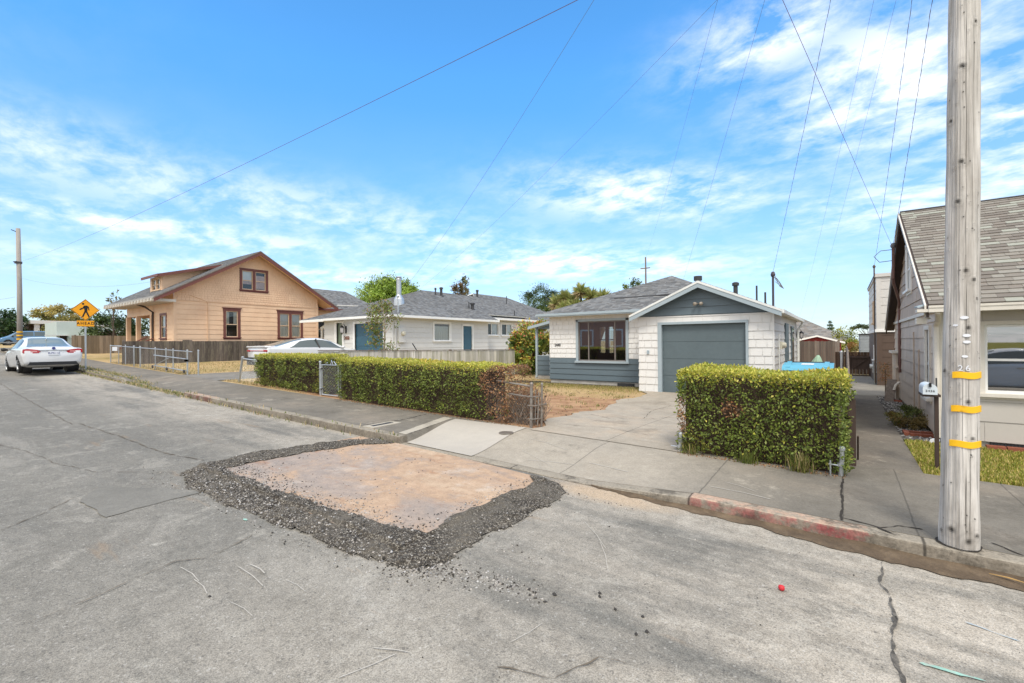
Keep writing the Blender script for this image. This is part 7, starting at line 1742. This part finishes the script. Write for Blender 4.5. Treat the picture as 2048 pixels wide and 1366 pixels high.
def rear_kit(root, plate_txt, x=-2.405, zl=.80, lens_w=.34, bump=True):
    for sgn in (1, -1):
        mb = MB(); pts_ = [(.36, zl+.05), (.42, zl-.02), (.78, zl-.05), (.855, zl+.0), (.845, zl+.13), (.72, zl+.15), (.42, zl+.10)]
        mb.prism([V3((x-.0+abs(a)*.06-.03, sgn*a, b)) for a, b in pts_], V3((.09, 0, 0)))
        l = mb.build('tail_light', M['red_lens'], root)
        mb = MB(); mb.prism([V3((x-.004+abs(a)*.06-.03, sgn*a, b)) for a, b in ((.46, zl+.02), (.64, zl+.01), (.64, zl+.075), (.47, zl+.07))], V3((.02, 0, 0))); mb.prism([V3((x-.004+abs(a)*.06-.03, sgn*a, b)) for a, b in ((.67, zl+.01), (.78, zl+.01), (.78, zl+.09), (.67, zl+.08))], V3((.02, 0, 0))); mb.build('lens', M['pink_lens'], l)
    mb = MB(); mb.box(x-.028, x+.05, -.43, .43, zl+.085, zl+.103); mb.build('chrome_strip', M['chrome'], root)
    mb = MB(); mb.box(x-.02, x+.05, -.155, .155, zl-.10, zl+.05); pl_ = mb.build('licence_plate', M['plate'], root)
    if plate_txt: text_obj('plate_text', plate_txt, V3((x-.021, 0, zl-.03)), V3((0, -1, 0)), Z_, V3((-1, 0, 0)), .10, 'ink_blue', pl_, .003, sx=.85)
    mb = MB(); mb.prism([V3((x-.01, a, b)) for a, b in ((-.72, .29), (.72, .29), (.66, .42), (-.66, .42))], V3((.22, 0, 0))); mb.build('lower_bumper', M['car_black'], root)
rear_kit(q1, '8UPK112', zl=.79)
mb = MB(); mb.lathe([(.055, 0), (.05, .01)], (-2.425, 0, .955), 16, axis='x'); mb.build('badge', M['ink_blue'], q1)
for sgn in (1, -1):
    mb = MB(); mb.tube([(.82, sgn*.88, .98), (.84, sgn*1.0, 1.0), (.84, sgn*1.08, 1.01)], [.03, .075, .05], 8); mb.build('door_mirror', M['car_black'], q1, smooth=True)
    mb = MB(); mb.box(-.18, .02, sgn*.918-.006, sgn*.918+.006, .84, .87); mb.box(-1.12, -.92, sgn*.918-.006, sgn*.918+.006, .85, .88); mb.build('door_handle', M['chrome'], q1)
mb = MB(); mb.tube([(-.95, 0, 1.335), (-1.05, 0, 1.40)], [.03, .012], 6); mb.build('antenna', M['car_white'], q1)
fast = [(-2.42, .45, .66, .92, .80, 1.0, .55), (-2.39, .34, .80, 1.0, .87, 1.075, .68), (-2.25, .28, .83, 1.02, .90, 1.09, .74), (-1.95, .23, .85, 1.015, .915, 1.11, .73), (-1.6, .20, .86, 1.005, .92, 1.19, .68), (-1.1, .20, .86, 1.0, .92, 1.33, .63), (-.5, .19, .86, .99, .92, 1.425, .60), (.05, .19, .86, .975, .92, 1.44, .60), (.5, .19, .86, .965, .92, 1.37, .62), (.9, .19, .86, .95, .92, 1.23, .66), (1.35, .19, .86, .925, .91, 1.02, .73), (1.75, .2, .84, .87, .895, .95, .73), (2.1, .23, .80, .77, .86, .84, .68), (2.32, .3, .70, .66, .74, .7, .5), (2.4, .38, .5, .56, .6, .6, .35)]
q2, S2, patch2 = vehicle('parked_sedan', 'white fastback sedan parked in the driveway behind the left hedge', (-20.0, 11.62, lot(-20, 11)+.03), pi/2, fast, 'car_white', (-1.42, 1.45), .34, [(1.12, -1.5, .62, -.9)], (-1.95, -.75, 'car_glass_rear', 1.7, 1.5), (1.3, .55, 'car_glass', 1.7, 1.4))

mb = MB(); mb.box(-2.44, -2.3, -.86, .86, .885, .915); mb.box(-2.43, -2.28, -.84, -.6, .86, .94); mb.box(-2.43, -2.28, .6, .84, .86, .94); mb.build('tail_light', M['red_lens'], q2)
mb = MB(); mb.prism([V3((-2.46, a, b)) for a, b in ((-.80, .30), (.80, .30), (.86, .62), (-.86, .62))], V3((.3, 0, 0))); mb.build('lower_bumper', M['car_black'], q2)
mb = MB(); mb.box(-2.475, -2.45, -.16, .16, .44, .58); mb.build('licence_plate', M['plate'], q2)
mb = MB(); mb.prism([V3((-2.47, a, b)) for a, b in ((-.84, 1.05), (.84, 1.05), (.80, 1.10), (-.80, 1.10))], V3((.22, 0, 0))); mb.build('spoiler_lip', M['car_white'], q2)
for sgn in (1, -1):
    mb = MB(); mb.tube([(-.10, sgn*.90, 1.0), (-.16, sgn*.66, 1.40)], .03, 6); mb.build('door_pillar', M['car_black'], q2)
for sgn in (1, -1):
    mb = MB(); mb.tube([(1.0, sgn*.88, 1.0), (1.02, sgn*1.0, 1.02), (1.02, sgn*1.07, 1.03)], [.03, .075, .05], 8); mb.build('door_mirror', M['car_white'], q2, smooth=True)
van = [(-2.42, .45, .70, 1.0, .86, 1.55, .62), (-2.40, .36, .82, 1.06, .92, 1.66, .68), (-2.2, .28, .86, 1.10, .95, 1.73, .72), (-1.5, .24, .88, 1.10, .96, 1.77, .74), (-.5, .22, .88, 1.08, .96, 1.78, .74), (.3, .22, .88, 1.06, .96, 1.75, .73), (.8, .22, .88, 1.04, .96, 1.62, .72), (1.25, .22, .88, 1.02, .95, 1.34, .74), (1.65, .23, .87, .97, .93, 1.08, .76), (2.05, .26, .83, .86, .89, .93, .72), (2.32, .32, .74, .70, .78, .76, .58), (2.42, .4, .55, .6, .6, .62, .4)]
q3, S3, patch3 = vehicle('minivan', 'light blue minivan parked on dry grass behind the distant pole', (-82, 10.15, lot(-82, 10)-.02), -pi/2, van, 'car_blue', (-1.42, 1.5), .34, [(1.5, .62, .95, .60), (.55, -.62, .53, -.62), (-.70, -2.15, -.70, -1.95)], (-2.36, -2.2, 'car_glass', 1.6, 1.5), (1.55, .85, 'car_glass', 1.7, 1.4))
for sgn in (1, -1):
    mb = MB(); mb.box(-2.43, -2.2, sgn*.80-.13, sgn*.80+.13, .98, 1.16); mb.build('tail_light', M['red_lens'], q3)
    mb = MB(); mb.tube([(1.15, sgn*.92, 1.08), (1.15, sgn*1.1, 1.1)], [.05, .09], 8); mb.build('door_mirror', M['car_black'], q3)
    mb = MB(); mb.box(-2.2, 2.2, sgn*.925-.02, sgn*.925+.02, .30, .42); mb.build('lower_trim', surf('van_grey', (.22, .24, .26), .5, .05, 3), q3)
# a pale car opposite, seen only as a reflection in the windows
q4 = copy_tree(q1); q4.location = (4.6, -3.0, zr(4)); q4.rotation_euler = (0, 0, pi); tag(q4, 'white sedan parked across the street, only reflected in the front window glass', 'car')

# ---- bins, mailbox and odds and ends
b0 = thing('recycling_bin', 'light blue plastic bin with closed lid behind the hedge block', 'bin', (-.70, 13.4, .12))
mb = MB()
def taper(mb, x0, x1, y0, y1, z0, z1, k, m=0):
    cx, cy = (x0+x1)/2, (y0+y1)/2; A = [mb.vert((cx+(x-cx)*k, cy+(y-cy)*k, z0)) for x, y in ((x0, y0), (x1, y0), (x1, y1), (x0, y1))]; B = [mb.vert((x, y, z1)) for x, y in ((x0, y0), (x1, y0), (x1, y1), (x0, y1))]
    mb.face(A[::-1], m); mb.face(B, m)
    for i in range(4): j = (i+1) % 4; mb.face((A[i], A[j], B[j], B[i]), m)
taper(mb, -1.17, -.22, 13.05, 13.8, .2, 1.0, .86); mb.box(-1.21, -.16, 13.02, 13.83, .97, 1.02); mb.build('bin_body', M['aqua_dark'], b0)
mb = MB()
mb.prism([V3((-1.22, y, z)) for y, z in ((12.99, 1.02), (13.84, 1.02), (13.84, 1.13), (13.74, 1.185), (13.2, 1.14), (13.02, 1.08))], X_*1.05); mb.prism([V3((-1.15, y, z)) for y, z in ((13.05, 1.10), (13.7, 1.19), (13.7, 1.215), (13.1, 1.13))], X_*.10); mb.prism([V3((-.36, y, z)) for y, z in ((13.05, 1.10), (13.7, 1.19), (13.7, 1.215), (13.1, 1.13))], X_*.10)
mb.build('lid', M['aqua'], b0)
mb = MB(); mb.tube([(-1.2, 13.80, 1.185), (-.2, 13.80, 1.185)], .022, 8); mb.build('handle_bar', M['car_black'], b0)
mb = MB(); mb.prism([V3((-.83, y, z)) for y, z in ((13.25, 1.151), (13.5, 1.173), (13.5, 1.178), (13.25, 1.156))], X_*.26); mb.build('sticker', M['plate'], b0)
for x in (-1.1, -.3):
    mb = MB(); mb.lathe([(.12, -.03), (.13, 0), (.12, .03)], (x, 13.8, .245), 16, axis='x'); mb.build('wheel', M['rubber'], b0)
c0 = MB(); rows = []
for i in range(15):
    t = i/14; z = .14+t*1.07; row = []
    for k in range(40):
        a = 2*pi*k/40; r = (.34*(1-t)**.75+.035)*(1+.16*(1-t*.6)*sin(a*9+t*2)+.08*sin(a*4+1)); row.append(c0.vert((-.84+.10*t**2+cos(a)*r*(1.1), 20+sin(a)*r, z-.10*max(0, cos(a-2.4))*t)))
    rows.append(row)
for A, B in zip(rows, rows[1:]):
    for k in range(40): kk = (k+1) % 40; c0.face((A[k], A[kk], B[kk], B[k]))
c0.face(rows[-1])
tag(c0.build('garden_cover', M['green_cloth'], smooth=True, org=(-.84, 20, .12)), 'pale green pleated cloth cover draped to a point in the back yard', 'cover')
m0 = thing('mailbox', 'light grey arched mailbox on a dark post beside the big utility pole', 'mailbox', (.93, 7.75, .12))
mx, my0, my1, mz, mw = .872, 7.60, 7.98, 1.065, .066
mb = MB(); arc = [(-mw, 0), (mw, 0), (mw, .07)]+[(mw*cos(pi*k/10), .07+.062*sin(pi*k/10)) for k in range(1, 10)]+[(-mw, .07)]
mb.prism([V3((mx+a, my0+.012, mz+b)) for a, b in arc], Y_*(my1-my0)); mb.build('box', M['mailbox'], m0)
mb = MB(); mb.prism([V3((mx+a*1.03, my0, mz+b*1.02-.001)) for a, b in arc], Y_*.012); dr_ = mb.build('door', M['mailbox'], m0)
mb = MB(); mb.box(mx-.012, mx+.012, my0-.018, my0, mz+.095, mz+.145); mb.build('door_pull', M['ink'], dr_)
text_obj('box_number', '2436', V3((mx, my0-.002, mz+.045)), X_, Z_, V3((0, -1, 0)), .036, 'ink', dr_, .003, spacing=1.25)
mb = MB(); mb.box(mx-.07, mx+.10, 7.62, 8.0, mz-.03, mz-.001); mb.box(.925, .965, 7.72, 7.77, .1, mz-.02); mb.build('post', M['choc'], m0)
mb = MB(); mb.box(mx+mw, mx+mw+.012, 7.7, 7.74, mz+.06, mz+.2); mb.build('flag', M['vent_dark'], m0)
pk = V3((.965, 15.45, .13)); t_ = V3((1.08, 15.97, .72))-pk; U = t_.normalized(); sd = V3((.86, -.2, -.05)).normalized(); sd = (sd-U*sd.dot(U)).normalized(); N = U.cross(sd)
mb = MB(); mb.obox(pk, sd, U, N, -.10, .10, 0, .74, 0, .03); tag(mb.build('leaning_board', M['wood_grey'], org=tuple(pk)), 'grey wooden board leaning against the low closet of the taupe house', 'board')
t_ = thing('downspout_elbow', 'pale metal spout elbow sticking out at the closet foot', 'spout', (1.12, 15.6, .3)); mb = MB(); mb.tube([(1.2, 15.7, .62), (1.12, 15.62, .55), (1.08, 15.55, .42)], .03, 8); mb.build('elbow', M['cream_trim'], t_)
b1 = thing('brick_edging', 'low rectangle of red bricks edging the pebble bed', 'brick edging', (1.03, 10.3, .13))
mb = MB()
for (x0_, x1_, y0_, y1_) in ((.83, .90, 10.12, 10.42), (.905, 1.06, 10.10, 10.17), (1.065, 1.215, 10.10, 10.17), (.905, 1.06, 10.36, 10.42), (1.065, 1.215, 10.36, 10.42)): mb.box(x0_, x1_, y0_, y1_, .12, .175+rng.uniform(0, .01))
mb.build('bricks', M['brick'], b1)
b2 = thing('brick_edging', 'row of red bricks on the lawn below the crawl vent', 'brick edging', (2.2, 9.6, .11))
mb = MB()
for k in range(7): mb.box(1.72+k*.215, 1.92+k*.215, 9.60, 9.70, .08, .165)
mb.build('bricks', M['brick'], b2)
b3 = MB(); b3.prism([V3((1.02, 15.5, .13)), V3((1.22, 15.35, .13)), V3((1.23, 15.42, .13)), V3((1.03, 15.57, .13))], Z_*.05); tag(b3.build('loose_brick', M['brick'], org=(1.1, 15.45, .13)), 'single red brick lying beside the leaning grey board', 'brick')
mb = MB(); mb.prism([V3((1.08, 9.62, .12)), V3((1.19, 9.60, .12)), V3((1.18, 9.70, .12)), V3((1.14, 9.72, .12))], V3((.02, 0, .07))); tag(mb.build('white_rock', M['plate'], org=(1.12, 9.65, .12)), 'white angular stone at the corner of the taupe house', 'stone')
pp_ = thing('potted_plant', 'small rust-leaved plant growing against the far closet corner', 'plant', (1.0, 17.6, .13)); n = 260; P = np.stack([nr.normal(1.02, .07, n), nr.normal(17.5, .2, n), nr.uniform(.5, 1.05, n)], 1); leaves('foliage', P, nr.normal(0, 1, (n, 3)), nr.uniform(.04, .07, n), pick([(.30, .13, .05), (.22, .15, .06)], n), M['leaf'], pp_); mb = MB(); mb.tube([(1.02, 17.5, .13), (1.02, 17.5, .9)], .012, 5); mb.build('stem', M['twig'], pp_)
st_ = thing('garden_stake', 'thin red and black stake leaning on the low whitewashed fence', 'stake', (-13.9, 12.9, .4)); mb = MB(); mb.tube([(-13.6, 12.95, .6), (-14.0, 12.7, 1.45)], .022, 6); mb.build('shaft', surf('red_stake', (.40, .06, .05), .6, .1, 5), st_); mb = MB(); mb.tube([(-14.0, 12.7, 1.45), (-14.16, 12.6, 1.76)], .022, 6); mb.build('tip', M['ink'], st_)
# ================================================================== sky, sun, camera
SUN_EL, SUN_AZ = 54, 148      # degrees; azimuth clockwise from +Y
w = bpy.data.worlds.new('World'); scene.world = w; w.use_nodes = True
W = NT.__new__(NT); W.t = w.node_tree; W.n = W.t.nodes
bg = W.n['Background']
sky = W.node('ShaderNodeTexSky'); sky.sky_type = 'NISHITA'; sky.sun_disc = False
sky.sun_elevation = R(SUN_EL); sky.sun_rotation = R(SUN_AZ); sky.altitude = 10; sky.air_density = 1.0; sky.dust_density = .25; sky.ozone_density = 1.6
tc = W.node('ShaderNodeTexCoord').outputs['Generated']
nrm = W.node('ShaderNodeVectorMath', operation='NORMALIZE'); W.link(tc, nrm.inputs[0])
X, Y, Z = W.sep(nrm.outputs[0])
az = W.math('MULTIPLY', W.math('ARCTAN2', X, Y), 57.2958); el = W.math('MULTIPLY', W.math('ARCSINE', Z), 57.2958)
den = W.math('ADD', W.math('MAXIMUM', Z, 0), .16)
cb = W.node('ShaderNodeCombineXYZ'); W.link(W.math('DIVIDE', X, den), cb.inputs[0]); W.link(W.math('DIVIDE', Y, den), cb.inputs[1])
mp = W.node('ShaderNodeMapping'); mp.inputs['Scale'].default_value = (1.0, 1.25, 1); mp.inputs['Rotation'].default_value = (0, 0, .5); W.link(cb.outputs[0], mp.inputs[0])
nA = W.noise(mp.outputs[0], 2.1, 9, .60, .35); nB = W.noise(mp.outputs[0], 6.5, 8, .62, .2)
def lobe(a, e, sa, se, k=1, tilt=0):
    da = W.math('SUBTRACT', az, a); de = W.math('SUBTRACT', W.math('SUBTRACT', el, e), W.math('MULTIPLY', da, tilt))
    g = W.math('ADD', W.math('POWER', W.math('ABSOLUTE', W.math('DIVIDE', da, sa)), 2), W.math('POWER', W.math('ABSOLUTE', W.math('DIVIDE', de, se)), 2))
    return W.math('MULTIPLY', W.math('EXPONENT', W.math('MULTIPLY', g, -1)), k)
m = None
for L in ((-66, 15.4, 30, 3.0, .42, -.06), (-84, 17.0, 14, 3.0, .46, 0), (-45, 12.8, 20, 2.4, .42, -.10), (-20, 17.4, 14, 3.0, .78, -.10), (4, 23.5, 11, 6.5, .85, 0), (13, 18, 8, 10, .8, 0), (-6, 30.5, 9, 3.6, .85, .1), (-28, 9.8, 20, 2.2, .72, -.06), (6, 13, 12, 3, .55, 0), (-74, 11.5, 20, 1.6, .6, -.03), (-60, 8.0, 30, 1.5, .5, 0), (70, 32, 26, 28, 1.5, 0), (120, 36, 42, 40, 2.4, 0), (178, 38, 50, 42, 2.6, 0), (-172, 38, 42, 42, 2.6, 0), (-130, 25, 20, 40, 2.2, 0)):  # strongest lobes are unseen cloud added out of frame as white fill light
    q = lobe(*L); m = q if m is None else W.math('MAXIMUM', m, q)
m = W.math('MAXIMUM', m, W.ramp(W.math('DIVIDE', el, 90), [(.47, 0), (.60, 1.9)]))  # unseen cloud cover overhead, added to whiten and soften the ambient light
n_ = W.math('ADD', W.math('MULTIPLY', nA, .5), W.math('MULTIPLY', nB, .5))
puff = W.ramp(n_, [(.42, .03), (.50, .46), (.58, 1)])
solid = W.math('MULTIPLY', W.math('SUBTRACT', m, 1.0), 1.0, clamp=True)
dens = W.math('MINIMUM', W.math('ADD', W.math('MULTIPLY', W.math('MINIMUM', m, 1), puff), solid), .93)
haze = W.ramp(W.math('DIVIDE', el, 30), [(.0, .72), (.25, .42), (.62, .10), (.9, 0)])
veil = W.math('MULTIPLY', W.ramp(nA, [(.35, .55), (.65, 1.0)]), haze)
hs = W.node('ShaderNodeHueSaturation'); hs.inputs['Saturation'].default_value = 1.1; hs.inputs['Value'].default_value = 1.0; hs.inputs['Hue'].default_value = .5
W.link(sky.outputs[0], hs.inputs['Color'])
CL = 6.6
lo = W.mix(1, hs.outputs[0], (.62, .69, .84), 'MULTIPLY'); hi_ = W.mix(1, hs.outputs[0], (.66, 1.24, 1.46), 'MULTIPLY')
tint = W.mix(W.ramp(W.math('DIVIDE', el, 40), [(.08, 0), (.75, 1)]), lo, hi_)
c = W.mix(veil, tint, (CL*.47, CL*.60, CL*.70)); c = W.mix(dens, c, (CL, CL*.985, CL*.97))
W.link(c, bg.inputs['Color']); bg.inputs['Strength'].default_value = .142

sd = bpy.data.lights.new('Sun', 'SUN'); sd.energy = 1.6; sd.angle = R(16); sd.color = (1.0, .93, .82)
so = bpy.data.objects.new('Sun', sd); COL.objects.link(so)
dv = V3((sin(R(SUN_AZ))*cos(R(SUN_EL)), cos(R(SUN_AZ))*cos(R(SUN_EL)), sin(R(SUN_EL))))
so.rotation_euler = dv.to_track_quat('Z', 'Y').to_euler(); so.location = (0, -20, 40)

cd = bpy.data.cameras.new('Camera'); cam = bpy.data.objects.new('Camera', cd); COL.objects.link(cam)
cd.sensor_width = 36; cd.lens = 910/2048*36; cd.clip_start = .05; cd.clip_end = 3000
yaw, roll, pit = R(36.0), R(.49), R(.17)
f0 = V3((-sin(yaw), cos(yaw), 0)); r0 = V3((cos(yaw), sin(yaw), 0))
f = f0*cos(pit)+Z_*sin(pit); up = Z_*cos(pit)-f0*sin(pit)
r = r0*cos(roll)-up*sin(roll); u = up*cos(roll)+r0*sin(roll)
cam.matrix_world = Matrix(((r.x, u.x, -f.x, 0), (r.y, u.y, -f.y, 0), (r.z, u.z, -f.z, 1.75), (0, 0, 0, 1)))
scene.camera = cam
vs = scene.view_settings; vs.view_transform = 'Standard'; vs.look = 'None'; vs.exposure = .70; vs.gamma = 1
scene.cycles.max_bounces = 6; scene.cycles.transparent_max_bounces = 12; scene.cycles.use_adaptive_sampling = True
